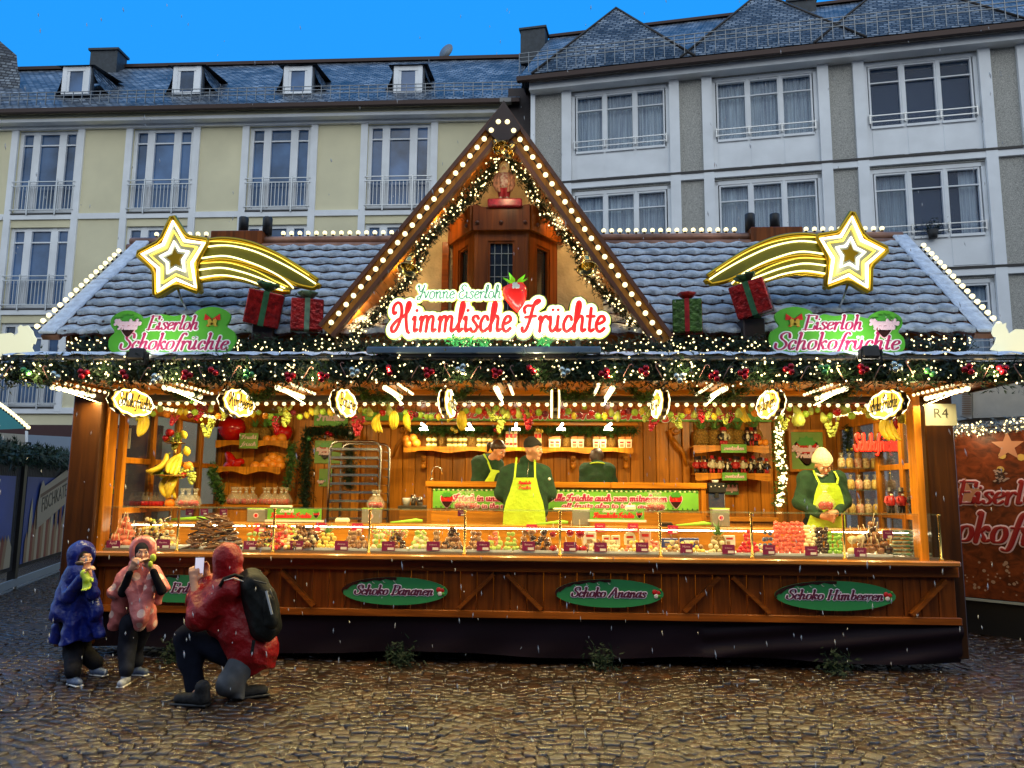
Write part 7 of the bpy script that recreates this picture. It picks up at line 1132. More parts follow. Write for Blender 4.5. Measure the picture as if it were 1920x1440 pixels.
BK=proto(lambda g:g.box((0, 0, 0), (.075, .05, .014), None, .004), 'nut_cluster', [c_dark]);BK2=proto(lambda g:(g.box((0, 0, 0), (.07, .045, .016), None, .005), [g.ball((rr.uniform(-.03, .03), rr.uniform(-.02, .02), .008), .007, 5, 3)for _ in range(5)]), 'nut_cluster', [mat('choc_nut', (.13, .05, .022), rough=.3)]);D='in the display case ';trays=[(168, 262, 'at the far left'), (264, 338, 'right of the pink candied apples'), (345, 458, 'below the dark heap of nut clusters'), (463, 515, 'right of the dark heap'), (521, 592, 'right of the second brass post'), (596, 692, 'around the left pineapple'), (700, 768, 'right of the third brass post'), (772, 868, 'left of the fourth brass post'), (878, 960, 'right of the fourth brass post'), (964, 1046, 'left of the fifth brass post'), (1054, 1100, 'right of the fifth brass post'), (1102, 1232, 'under the cream gift packs'), (1240, 1318, 'in front of the navy boxes'), (1322, 1402, 'around the right pineapple'), (1410, 1440, 'under the berries'), (1444, 1574, 'under the big raspberry heap'), (1582, 1664, 'under the chocolate apples')]
for a, b, l in trays:tray(a, b, 'white serving tray '+D+l)
H=heap;H(168, 205, 1004, A_white, .055, 'candied_apple', 'candied apple', 'cream candied apple on a stick at the far left of the display case', 'cream candied apples at the left', 3, .95, up);H(214, 268, 975, A_pink, .065, 'candied_apple', 'candied apple', 'salmon pink candied apple in the tall pile at the left end of the display case', 'salmon pink candied apples', 6, 1.0, up, .2, dy=.07, zb=.035);H(205, 222, 1000, A_dark, .06, 'candied_apple', 'candied apple', 'dark candied apple beside the salmon pink pile', 'dark candied apples at the left', 3, .9, up);H(268, 322, 992, [K4, K1, K3], .034, 'fruit_skewer', 'fruit skewer', 'chocolate and cream fruit skewer in the slanted bundle right of the pink apples', 'skewers right of the pink apples', 5, .9, flat(-.9));H(306, 340, 998, ballm(.020, c_white, 'sweet'), .042, 'sweet', 'sweet', 'small pale sweet left of the first brass post from the left', 'pale sweets by the first post', 4);H(356, 458, 978, [BK, BK2, BK2], .055, 'nut_cluster', 'nut cluster', 'flat chocolate nut piece in the big dark heap behind the red hood', 'chocolate nut pieces in the dark heap', 10, 1.25, flat(0), .4, y0=7.36, dy=.045, taper=.03, zb=.015);H(462, 516, 1012, ballm(.024, c_grn, 'kiwi_piece', 1, 1, .5), .045, 'kiwi_piece', 'kiwi piece', 'green kiwi piece left of the second brass post', 'kiwi pieces', 3);H(462, 500, 998, ballm(.022, mat('orange_slice', (.75, .25, .03), rough=.3), 'orange_piece', 1, 1, .6), .042, 'orange_piece', 'orange piece', 'orange coloured candied piece behind the kiwi', 'orange pieces', 2, y0=7.62);H(498, 518, 1000, K1, .036, 'fruit_skewer', 'fruit skewer', 'milk chocolate skewer just left of the second brass post', 'skewers left of the second post', 4, .85, flat(-.9));H(524, 548, 998, K2, .033, 'fruit_skewer', 'fruit skewer', 'red fruit skewer just right of the second brass post', 'red skewers right of the second post', 5, .95, flat(-.75));H(544, 565, 1000, K3, .033, 'fruit_skewer', 'fruit skewer', 'pale fruit skewer between red and chocolate skewers', 'pale skewers right of the second post', 5, .95, flat(-.75))
H(562, 596, 1002, [K1, K1, K4], .033, 'fruit_skewer', 'fruit skewer', 'chocolate fruit skewer left of the left pineapple', 'chocolate skewers left of the pineapple', 5, .95, flat(-.75));H(598, 640, 1012, ballm(.022, c_yel, 'pineapple_piece', 1, 1, .8), .038, 'pineapple_piece', 'pineapple piece', 'yellow pineapple piece in front of the left pineapple', 'pineapple pieces at the left pineapple', 4, dy=.06);H(644, 694, 1010, S_milk, .045, 'choc_strawberry', 'strawberry', 'milk chocolate strawberry left of the third brass post', 'milk chocolate strawberries left of the third post', 4, 1.05);H(700, 728, 1014, S_white, .042, 'choc_strawberry', 'strawberry', 'white chocolate strawberry right of the third brass post', 'white strawberries right of the third post', 3);H(728, 764, 1010, S_dark, .045, 'choc_strawberry', 'strawberry', 'dark chocolate strawberry below the fruit filled cones', 'dark strawberries below the cones', 4, 1.05);H(772, 812, 1008, S_white, .044, 'choc_strawberry', 'strawberry', 'white chocolate strawberry in the pile between third and fourth brass post', 'white strawberries between third and fourth post', 4, 1.1);H(810, 834, 1006, S_milk, .044, 'choc_strawberry', 'strawberry', 'milk chocolate strawberry in the pile between third and fourth brass post', 'milk strawberries between third and fourth post', 4, 1.1);H(832, 870, 1003, [S_dark, S_milk], .042, 'choc_strawberry', 'strawberry', 'mixed chocolate strawberry just left of the fourth brass post', 'mixed strawberries left of the fourth post', 5, 1.15);H(878, 912, 1008, S_milk, .044, 'choc_strawberry', 'strawberry', 'milk chocolate strawberry just right of the fourth brass post', 'milk strawberries right of the fourth post', 4, 1.05);H(914, 944, 1006, S_pink, .044, 'choc_strawberry', 'strawberry', 'salmon glazed strawberry left of the stall centre', 'salmon strawberries', 4, 1.1);H(944, 974, 1008, ballm(.021, c_grn, 'grape'), .038, 'grape', 'grape', 'pale green grape between salmon and dark strawberries', 'pale green grapes near the centre', 4, dy=.06)
H(974, 1008, 1004, [S_milk, S_dark], .044, 'choc_strawberry', 'strawberry', 'chocolate strawberry below the capped man', 'chocolate strawberries below the capped man', 4, 1.1);H(1004, 1032, 1006, S_dark, .042, 'choc_strawberry', 'strawberry', 'dark chocolate strawberry left of the red toffee apples', 'dark strawberries left of the toffee apples', 4, 1.1);H(1030, 1048, 1008, A_red, .062, 'toffee_apple', 'toffee apple', 'glossy red toffee apple left of the fifth brass post', 'red toffee apples left of the fifth post', 2, 1.0, up);H(1056, 1096, 1006, A_red, .062, 'toffee_apple', 'toffee apple', 'glossy red toffee apple right of the fifth brass post', 'red toffee apples right of the fifth post', 2, 1.05, up);H(1090, 1168, 1020, [ballm(.02, c_white, 'almond', 1.2, 1, .8), ballm(.018, c_nut, 'almond', 1.2, 1, .8), ballm(.02, c_white, 'almond')], .038, 'almond', 'sweet', 'cream coloured sweet on the tray in front of the cream packs', 'cream sweets before the packs', 3, dy=.05);H(1168, 1234, 1020, [ballm(.02, c_white, 'almond'), ballm(.018, c_pink, 'almond'), ballm(.019, c_yel, 'almond')], .038, 'almond', 'sweet', 'cream or pink sweet on the tray left of the sixth brass post', 'mixed sweets left of the sixth post', 3, dy=.05);H(1240, 1320, 1020, [ballm(.020, c_nut, 'almond'), ballm(.02, c_yel, 'almond'), ballm(.02, c_white, 'almond')], .04, 'almond', 'sweet', 'nut or yellow piece in front of the navy boxes', 'nut pieces before the navy boxes', 3, dy=.05);H(1322, 1360, 1018, ballm(.02, c_white, 'coconut_piece'), .04, 'coconut_piece', 'coconut piece', 'white coconut piece in front of the right pineapple', 'coconut pieces', 3, dy=.05);H(1378, 1420, 998, ballm(.022, c_red, 'strawberry'), .038, 'strawberry', 'strawberry', 'bright red strawberry beside the seventh brass post', 'fresh red strawberries', 6, dy=.06);H(1418, 1452, 1000, ballm(.019, c_blue, 'blueberry'), .034, 'blueberry', 'blueberry', 'dark blueberry in the heap right of the seventh brass post', 'blueberries', 4, y0=7.55, dy=.06)
H(1410, 1442, 1026, ballm(.02, c_white, 'almond'), .036, 'almond', 'sweet', 'cream sweet below the blueberries', 'cream sweets below the blueberries', 2);RB=ballm(.0235, mat('raspberry_glaze', (.80, .14, .09), rough=.25, bump=.8, bscale=150), 'raspberry');H(1446, 1504, 984, RB, .041, 'raspberry', 'raspberry', 'salmon red glazed raspberry in the biggest berry heap below the woman in the cream hat', 'raspberries in the big heap', 8, dy=.058, taper=.0, jit=.25);H(1500, 1524, 990, ballm(.023, c_white, 'white_grape'), .040, 'white_grape', 'grape', 'white chocolate grape right of the raspberry heap', 'white chocolate grapes', 8, dy=.058, taper=0, jit=.25);H(1522, 1548, 992, ballm(.023, c_dark, 'dark_grape'), .040, 'dark_grape', 'grape', 'dark chocolate grape between white and green grapes', 'dark chocolate grapes', 8, dy=.058, taper=0, jit=.25);H(1546, 1574, 1002, ballm(.022, mat('fresh_grape', (.22, .42, .05), rough=.2), 'green_grape'), .038, 'green_grape', 'grape', 'fresh green grape left of the eighth brass post', 'fresh green grapes', 6, dy=.058, taper=0, jit=.25);H(1584, 1622, 1010, A_white, .066, 'candied_apple', 'candied apple', 'cream candied apple right of the eighth brass post', 'cream candied apples at the right', 2, 1.1, up);H(1594, 1666, 984, [A_choc, A_dark, A_choc], .068, 'candied_apple', 'candied apple', 'chocolate covered apple on a stick in the pile right of the eighth brass post', 'chocolate covered apples', 6, 1.05, up, .2, dy=.07, y0=7.42, zb=.05);H(1636, 1672, 996, ballm(.02, c_white, 'sweet'), .04, 'sweet', 'sweet', 'small cream sweet right of the chocolate apples', 'cream sweets at the right', 4, y0=7.5);pineapple(Vector((xat(616, 7.62), 7.66, z0f+.0)), 'pineapple standing in the left half of the display case', .72);pineapple(Vector((xat(1343, 7.62), 7.62, z0f)), 'pineapple standing in the right half of the display case', .85)
for i in range(11):
 px=704+i*6;Y=7.60+(i%3)*.05;x=xat(px, Y);z=zat(960, 1012, Y);g=G();g.m=0;g.lathe([(.006, 0), (.024, .075), (.022, .075), (.005, .004)], (x, Y, z), seg=10)
 for k in range(5):
  g.m=1+(k+i)%3;g.ball((x+rr.uniform(-.01, .01), Y-.008, z+.02+k*.013), .010+k*.0015, 6, 4)
 g.m=4;g.tube([(x, Y, z+.06), (x+rr.uniform(-.012, .012), Y, z+.125)], .003, 4);g.build('fruit_cup', [M_cell, c_pink, c_grn, c_yel, c_stick], None, label='small clear cone of mixed fruit behind the third brass post', cat='fruit cup', group='fruit filled cones')
PK=[mat('pack_cream', (.78, .70, .48), rough=.35), mat('pack_white', (.80, .77, .68), rough=.35), mat('pack_pink', (.75, .42, .32), rough=.35), mat('pack_navy', (.03, .05, .22), rough=.3)]
for px, py, w, h, m, lab in((1106, 1010, 24, 26, 1, 'white open gift pack, first of the packs right of the toffee apples'), (1137, 1014, 15, 20, 0, 'cream gift bag, second of the packs'), (1155, 1014, 16, 20, 0, 'cream gift bag, third of the packs'), (1181, 1012, 22, 24, 0, 'round topped cookie shaped pack, fourth of the packs'), (1210, 1010, 22, 30, 2, 'pink and white pack, fifth of the packs'), (1228, 1024, 16, 18, 2, 'small pink pack left of the sixth brass post'), (1255, 1018, 34, 18, 3, 'left navy box right of the sixth brass post'), (1293, 1018, 36, 18, 3, 'right navy box left of the right pineapple'), (1368, 1014, 22, 20, 1, 'white pack with a picture right of the right pineapple')):
 Y=7.62;a, b=P(px-w/2, py-h/2, Y), P(px+w/2, py+h/2, Y);g=G();g.m=0
 if 'round' in lab:
  c=(a+b)/2;g.prism([(math.cos(k/8*math.pi)*(b.x-a.x)/2, math.sin(k/8*math.pi)*(b.x-a.x)/2+.02)for k in range(9)]+[(-(b.x-a.x)/2*.9, -.05), ((b.x-a.x)/2*.9, -.05)], (c.x, Y, c.z), XA, ZA, (0, .03, 0))
 else:
  g.bx(a.x, b.x, Y, Y+.04, b.z, a.z, .005)
 w_, h_=b.x-a.x, a.z-b.z;g.m=1;g.bx(a.x+w_*.2, a.x+w_*.8, Y-.0015, Y-.0005, a.z-h_*.38, a.z-h_*.2);g.m=2;g.bx(a.x+w_*.25, a.x+w_*.55, Y-.0015, Y-.0005, b.z+h_*.15, b.z+h_*.45);g.build('gift_pack', [PK[m], M_redp if m!=3 else M_whp, c_nut], None, label=lab, cat='pack', group='gift packs in the display case')
for r in range(7):
 for k in range(4):
  Y=7.42+r*.05;x=xat(1672+k*20+(r%2)*3, Y);z=z0f+.008+r*.032;g=G();g.m=0;g.box((x, Y, z+.014), (.085, .06, .026), (0, 0, rr.uniform(-.15, .15)), .008);g.m=1
  for q in range(3):g.ball((x-.025+q*.025, Y-.02, z+.014), .010, 6, 4)
  g.m=2
  if k==1:g.box((x, Y-.031, z+.014), (.028, .002, .02))
  g.build('sweet_pack', [mat('pack_film', (.26, .30, .24), rough=.15, coat=.5, var=.5, vscale=40), c_dark, mat('pack_label_green', (.12, .32, .16), rough=.4)], None, label='flat clear pack of chocolates in the stack at the right end of the display case', cat='pack', group='stacked clear packs at the right end')
M_tag=mat('price_tag_purple', (.22, .010, .085), rough=.3);tags=[(212, 1022, 'Äpfel'), (306, 1020, 'Marshm.'), (469, 1023, 'Kiwi'), (556, 1023, 'Trauben'), (640, 1023, 'Ananas'), (728, 1024, 'Erdbeere'), (812, 1024, 'Erdbeere'), (906, 1024, 'Erdbeere'), (991, 1024, 'Banane'), (1069, 1025, 'Kirschen'), (1126, 1026, 'Mandeln'), (1204, 1026, 'Nüsse'), (1287, 1028, 'Nüsse'), (1366, 1030, 'Erdbeere'), (1442, 1031, 'Beere'), (1521, 1033, 'Trauben'), (1613, 1036, 'Apfel')];near=['in front of the salmon pink apples', 'between pink hood and first brass post', 'right of the red hooded person', 'in front of the pale skewers', 'right of the left pineapple', 'in front of the fruit cones', 'between third and fourth brass post', 'right of the fourth brass post', 'directly below the capped man', 'in front of the toffee apples', 'in front of the first gift packs', 'in front of the pink pack', 'in front of the navy boxes', 'right of the right pineapple', 'below the blueberries', 'in front of the raspberry heap', 'in front of the chocolate apples']
def price_tag(px, py, s, lab, w=24, h=18, Y=7.325, m=None):
 a, b=P(px-w/2, py-h/2, Y), P(px+w/2, py+h/2, Y);t=thing('price_tag', lab, 'price tag', ((a.x+b.x)/2, Y, b.z), group='purple price tags');quick('card', m or M_tag, lambda g:g.bx(a.x, b.x, Y, Y+.003, b.z, a.z), t);quick('price_field', M_whp, lambda g:g.bx(a.x+(b.x-a.x)*.45, b.x-.01, Y-.0015, Y-.0005, b.z+.008, b.z+(a.z-b.z)*.36), t);print_text('lettering', s, Vector(((a.x+b.x)/2, Y-.002, a.z-(a.z-b.z)*.42)), XA, ZA, FR, (b.x-a.x)*1.25/max(3, len(s)), M_pink, t, .0004)
for(px, py, s), n_ in zip(tags, near):price_tag(px, py, s, 'purple price tag %s, %s'%(s, n_))
for px, py, lab in((355, 960, 'small purple tag hanging left under the glass shelf, first'), (383, 960, 'small purple tag hanging left under the glass shelf, second'), (419, 960, 'small purple tag hanging left under the glass shelf, third'), (865, 962, 'small purple tag hanging under the glass shelf left of the capped man')):
 price_tag(px, py, 'Apfel', lab, 13, 12, 7.40)
M_tagr=mat('price_tag_red', (.50, .02, .06), rough=.3)
for px, py, lab in((487, 989, 'small red tag on the case back above the orange pieces'), (602, 988, 'red tag on the case back left of the left pineapple'), (670, 989, 'red tag on the case back right of the left pineapple'), (997, 991, 'red tag on the case back below the capped man'), (1125, 989, 'red and white tag on the case back above the gift packs'), (1187, 989, 'red and white tag on the case back above the cookie pack'), (1262, 993, 'red and white tag on the case back above the navy boxes'), (1665, 1002, 'small dark tag in front of the stacked clear packs')):
 price_tag(px, py, 'Frucht', lab, 20, 16, 7.86 if px<1600 else 7.40, M_tagr if px<1600 else M_tag)
zw=zat(960, 985, 7.92);M_limep=mat('lime_cloth', (.28, .62, .04), rough=.6)
for px, w, Y, lab in((340, 100, 8.02, 'bright green leek like bundle on the work top at the left'), (762, 60, 8.02, 'bright green tongs case on the work top left of the capped man'), (1035, 60, 8.02, 'bright green folded cloth on the work top right of the capped man'), (1300, 66, 8.02, 'bright green tray on the work top before the grey box')):
 a, b=P(px-w/2, 978, Y), P(px+w/2, 974, Y);g=G();g.tube([Vector((a.x, Y, zw+.012)), Vector(((a.x*.6+b.x*.4), Y, zw+.022)), Vector(((a.x*.2+b.x*.8), Y, zw+.034)), Vector((b.x, Y, zw+.03))], [.008, .014, .022, .014], 8);g.build('green_cloth', M_limep, None, label=lab, cat='cloth', group='bright green things on the work top')
def logo_box(px, Y, lab, logo=True, w=33, h=26):
 a, b=P(px-w/2, 968-h/2, Y), P(px+w/2, 968+h/2, Y);b.z=zw+.001;t=thing('till_box', lab, 'box', ((a.x+b.x)/2, Y, b.z), group='grey boxes on the work top');quick('box_body', mat('grey_metal_box', (.28, .27, .24), rough=.4, metal=.3), lambda g:g.bx(a.x, b.x, Y, Y+.12, b.z, a.z, .006), t);quick('box_lid', MATS['lime_green'], lambda g:g.bx(a.x-.004, b.x+.004, Y+.004, Y+.12, a.z+.001, a.z+.012, .003), t)
 if logo:
  g=G();c=Vector(((a.x+b.x)/2, Y-.002, (a.z+b.z)/2+.004));g.m=0;g.prism([(math.cos(k)*.028, math.sin(k)*.028)for k in[i*.4488 for i in range(14)]], c, XA, ZA, FR*.001);g.m=1;g.prism([(math.cos(k)*.018, math.sin(k)*.018)for k in[i*.4488 for i in range(14)]], c+FR*.0015, XA, ZA, FR*.001);g.build('round_logo', [M_pink, M_straw], t)
logo_box(480, 8.0, 'grey box with round logo left of the left name card');logo_box(695, 8.0, 'grey box with round logo before the tray trolley');logo_box(1090, 8.0, 'plain grey box left of the right name card', False);logo_box(1352, 8.0, 'grey box with round logo right of the stall centre')
def name_card(px0, px1, lab):
 Y=7.97;a, b=P(px0, 953, Y), P(px1, 975, Y);t=thing('name_card', lab, 'sign', ((a.x+b.x)/2, Y, b.z), group='name cards on the work top');quick('card', M_ban, lambda g:g.bx(a.x, b.x, Y, Y+.01, b.z, a.z), t);quick('card_foot', M_whp, lambda g:g.bx(a.x-.02, b.x+.02, Y-.01, Y+.04, b.z-.022, b.z-.001), t)
 for nm, m, gr, zz, s, w, h, dz in(('lettering', M_redp, 0, .003, 'Himmlische Früchte', .74, .052, .02), ('small_lettering', M_whp, 0, .003, 'Eiserloh', .26, .032, .075)):
  g=G();write(g, s, Vector((a.x+(b.x-a.x)*(.44 if h>.04 else.36), Y-.002, b.z+dz)), XA, ZA, FR, (b.x-a.x)*w, h, .13, .08, SCR, .2, .002, 0);g.build(nm, m, t)
 g=G();strawberry_picture(g, Vector((b.x-.05, Y-.002, (a.z+b.z)/2)), .038);g.build('strawberry_picture', STRAW_M, t)
name_card(502, 602, 'green Himmlische Früchte name card between two grey boxes on the left');name_card(1106, 1208, 'green Himmlische Früchte name card right of the capped man')
for px, w, lab in((645, 26, 'small cream paper bag stand before the tray trolley'), (1181, 18, 'small cream tissue box above the right name card'), (530, 38, 'flat white paper tray on the glass shelf left'), (1055, 34, 'white gloves lying on the glass shelf right of the capped man')):
 Y=7.98 if px in(645, )else 7.45;z=zw if px==645 else ZT+.002;x=xat(px, Y);hw=w/2/1442*Y;hgt=.055 if w<30 else.022;quick('paper_stack', mat('cream_tissue', (.78, .74, .55), rough=.7), lambda g:g.box((x, Y, z+hgt/2), (hw*2, .09, hgt), (0, 0, .06), hgt*.3), None, label=lab, cat='paper', group='paper things on the shelf')
sc_=thing('weighing_scale', 'small black and white weighing scale on the work top right of the capped man', 'scale', (xat(1250, 8.0), 8.0, zw));quick('scale_body', M_black, lambda g:g.bx(xat(1238, 8), xat(1260, 8), 7.98, 8.12, zw+.001, zw+.03, .008), sc_);quick('scale_plate', M_steel, lambda g:g.bx(xat(1237, 8), xat(1259, 8), 7.97, 8.13, zw+.034, zw+.042, .003), sc_)
for i in range(9):
 x=xat(250+i*7, 7.95);g=G();g.m=0;g.lathe([(.02, 0), (.026, .02), (.026, .045), (.02, .05)], (x, 7.95, zat(960, 955, 7.95)), seg=8);g.m=1;g.lathe([(.026, .05), (.03, .08), (.012, .11), (.006, .12), (.018, .14)], (x, 7.95, zat(960, 955, 7.95)), seg=8);g.build('sweet_cup', [M_straw, M_cell], None, label='red sweets wrapped in clear film in the row at the left window', cat='sweets', group='wrapped red sweets at the left window')
zz_=zat(960, 955, 7.95);quick('sweet_ledge', W_inX, lambda g:g.bx(xat(236, 7.95), xat(345, 7.95), 7.86, 8.1, zz_-.02, zz_-.001, .004), None, label='narrow wooden ledge carrying the wrapped sweets at the left window', cat='ledge')
# ------------------------------------------------------------------ people
def nets(f, lo, hi, h):
 """a smooth closed surface round the zero level of f (surface nets)"""
 n=[int(math.ceil((hi[i]-lo[i])/h))+1 for i in range(3)];ax=[lo[i]+h*np.arange(n[i])for i in range(3)];X, Y, Z=np.meshgrid(*ax, indexing='ij');D=f(X, Y, Z).astype(np.float32);s=D<0;c=[slice(None, -1), slice(1, None)];cnt=np.zeros([k-1 for k in n], np.int8)
 for i in(0, 1):
  for j in(0, 1):
   for k in(0, 1):cnt+=s[c[i], c[j], c[k]]
 act=(cnt>0)&(cnt<8);idx=-np.ones(act.shape, np.int64);q=np.argwhere(act);idx[act]=np.arange(len(q));acc=np.zeros((len(q), 3));num=np.zeros(len(q));a, b, d=q.T
 for axs in range(3):
  o1, o2=[(1, 2), (0, 2), (0, 1)][axs]
  for u in(0, 1):
   for v in(0, 1):
    p=[a.copy(), b.copy(), d.copy()];p[o1]+=u;p[o2]+=v;p2=[x.copy()for x in p];p2[axs]+=1;d0, d1=D[tuple(p)], D[tuple(p2)];m=(d0<0)!=(d1<0);t=np.where(m, d0/np.where(m, d0-d1, 1), 0);w=np.stack(p, 1).astype(float);w[:, axs]+=t;acc[m]+=w[m];num[m]+=1
 V=acc/num[:, None]*h+np.array(lo);F=[]
 for axs in range(3):
  o1, o2=[(1, 2), (2, 0), (0, 1)][axs];sl0, sl1=[slice(None)]*3, [slice(None)]*3;sl0[axs], sl1[axs]=slice(None, -1), slice(1, None);A, B=s[tuple(sl0)], s[tuple(sl1)];e=np.argwhere(A!=B);e=e[(e[:, o1]>0)&(e[:, o2]>0)&(e[:, o1]<n[o1]-1)&(e[:, o2]<n[o2]-1)];fl=A[tuple(e.T)]
  def g(du, dv):
   p=e.copy();p[:, o1]-=du;p[:, o2]-=dv;return idx[tuple(p.T)]
  Q=np.stack([g(1, 1), g(0, 1), g(0, 0), g(1, 0)], 1);Q[~fl]=Q[~fl][:, ::-1];F.append(Q[(Q>=0).all(1)])
 return V, np.concatenate(F)
def field(pr, k, fold, cut):
 def f(X, Y, Z):
  D=None
  for p in pr:
   if p[0]=='c':
    a, b=np.array(p[1]), np.array(p[2]);ab=b-a;L2=max(1e-9, float(ab@ab));t=np.clip(((X-a[0])*ab[0]+(Y-a[1])*ab[1]+(Z-a[2])*ab[2])/L2, 0, 1);d=np.sqrt((X-a[0]-t*ab[0])**2+(Y-a[1]-t*ab[1])**2+(Z-a[2]-t*ab[2])**2)-(p[3]+(p[4]-p[3])*t)
   else:
    c, r=p[1], p[2];q=np.sqrt(((X-c[0])/r[0])**2+((Y-c[1])/r[1])**2+((Z-c[2])/r[2])**2);d=(q-1)*min(r)
   kk=p[5]if p[0]=='c' and len(p)>5 else k
   if D is None:D=d
   else:
    h=np.clip(.5+.5*(D-d)/kk, 0, 1);D=D+(d-D)*h-kk*h*(1-h)
  if fold:
   w=X*9+Y*7;D=D+fold*(1.5*np.abs(np.sin(.5*(X*40+Y*36+2.4*np.sin(Z*7+w*.5))))*(.6+.4*np.sin(Z*9+w))+1.1*np.abs(np.sin(.5*(Z*46+X*24-Y*15+2.8*np.sin(w*1.3+Z*5))))-1.1)
  for(p0, nn)in cut:
   D=np.maximum(D, (X-p0[0])*nn[0]+(Y-p0[1])*nn[1]+(Z-p0[2])*nn[2]+.012*np.sin(X*26+Y*19))
  return D
 return f
def flesh(name, m, pr, parent, h=.012, k=.03, fold=0, cut=()):
 lo, hi=np.full(3, 1e9), np.full(3, -1e9)
 for p in pr:
  for c, r in((p[1], p[3]), (p[2], p[4]))if p[0]=='c' else((p[1], max(p[2])), ):
   lo=np.minimum(lo, np.array(c)-r-.03);hi=np.maximum(hi, np.array(c)+r+.03)
 V, F=nets(field(pr, k, fold, cut), lo, hi, h);me=bpy.data.meshes.new(name);V=V-np.array(tuple(base_of(parent)));me.from_pydata(V.tolist(), [], F.tolist());me.polygons.foreach_set('use_smooth', np.ones(len(F), bool));me.materials.append(m);me.update();o=bpy.data.objects.new(name, me);COL.objects.link(o);o.parent=parent;return o
def c_(a, b, ra, rb=None, k=None):
 t=('c', tuple(a), tuple(b), ra, ra if rb is None else rb);return t+(k, )if k else t
def e_(c, r):return('e', tuple(c), r)
def hand(w, d, side, curl=.6, s=1.0):
 """palm, four bent fingers and a thumb from wrist w along d; side points to the thumb"""
 w, d=Vector(w), Vector(d).normalized();side=(Vector(side)-d*Vector(side).dot(d)).normalized();n=d.cross(side);pr=[c_(w, w+d*.03*s, .024*s, .026*s)]
 for i, (o, L)in enumerate(((.028, .070), (.010, .078), (-.008, .072), (-.025, .056))):
  a=w+d*.045*s+side*o*s;b=a+d*.035*s+side*o*.1*s;e1=(d*math.cos(curl)+n*math.sin(curl));e2=(d*math.cos(curl*2.1)+n*math.sin(curl*2.1));c=b+e1*L*.48*s;pr+=[c_(w+side*o*.6*s, b, .014*s, .0115*s, .008), c_(b, c, .0105*s, .0095*s, .004), c_(c, c+e2*L*.45*s, .0095*s, .008*s, .004)]
 t=w+d*.012*s+side*.022*s;t2=t+(side*.8+d*.6).normalized()*.034*s;pr+=[c_(t, t2, .014*s, .0115*s, .008), c_(t2, t2+(d*.9+side*.2+n*.4).normalized()*.03*s, .011*s, .009*s, .004)];return pr
SK=mat('skin_warm', (.58, .27, .155), rough=.5, var=.15, vscale=25);SKC=mat('skin_child', (.62, .33, .22), rough=.5, var=.1, vscale=25);HAIR=mat('hair_brown', (.045, .022, .012), rough=.5, var=.5, vscale=60, stretch=(1, 1, .2));FLE=mat('green_fleece', (.012, .052, .022), rough=.9, var=.3, vscale=18, bump=.8, bscale=160);APR=mat('lime_apron', (.42, .62, .02), rough=.65, var=.12, vscale=6, bump=.5, bscale=25);DKT=mat('dark_trousers', (.010, .010, .014), spec=.1, rough=.85, var=.4, vscale=12)
def head(c, fwd, s, skin=SK):
 """skull, jaw, nose, ears around c, looking along fwd; returns shapes and a basis"""
 c, f=Vector(c), Vector(fwd).normalized();r=f.cross(ZA).normalized();u=r.cross(f);pr=[e_(c+u*.035*s-f*.012*s, (.077*s, .082*s, .088*s)), c_(c+f*.030*s-u*.02*s, c+f*.045*s-u*.072*s, .052*s, .030*s), c_(c+f*.078*s+u*.012*s, c+f*.098*s-u*.018*s, .009*s, .0135*s, .012), c_(c+f*.07*s+u*.032*s-r*.025*s, c+f*.07*s+u*.032*s+r*.025*s, .016*s, .016*s, .012), c_(c+f*.078*s-u*.047*s-r*.012*s, c+f*.078*s-u*.047*s+r*.012*s, .011*s, .011*s, .008)]
 for q in(-1, 1):
  pr.append(c_(c+r*q*.076*s+u*.015*s, c+r*q*.080*s-u*.015*s, .013*s, .009*s, .01));pr.append(c_(c+r*q*.038*s+f*.062*s-u*.012*s, c+r*q*.035*s+f*.06*s-u*.02*s, .022*s, .02*s, .02))
 return pr, (f, r, u)
def face(t, c, B, s, lips=(.35, .07, .05)):
 f, r, u=B;c=Vector(c)
 for q in(-1, 1):
  g=G();g.m=0;g.ball(c+f*.071*s+r*q*.031*s+u*.014*s, (.013*s, )*3, 8, 6);g.m=1;g.ball(c+f*.080*s+r*q*.031*s+u*.013*s, (.0068*s, )*3, 8, 6);g.build('eye', [mat('eye_white', (.65, .60, .55), rough=.3), mat('eye_dark', (.02, .012, .01), rough=.2)], t);quick('eyebrow', HAIR, lambda g:g.tube([c+f*.084*s+r*q*.016*s+u*.035*s, c+f*.082*s+r*q*.032*s+u*.040*s, c+f*.072*s+r*q*.046*s+u*.034*s], [.002*s, .003*s, .0015*s], 5), t)
 quick('mouth', mat('lips', lips, rough=.4), lambda g:g.tube([c+f*.080*s-r*.022*s-u*.047*s, c+f*.090*s-u*.046*s, c+f*.080*s+r*.022*s-u*.047*s], [.002*s, .0055*s, .002*s], 6), t)
V3=Vector
def fleece_seller(t, N, shL, shR, elL, elR, haL, haR, hip, hp, lean=(0, 0, 0)):
 pass
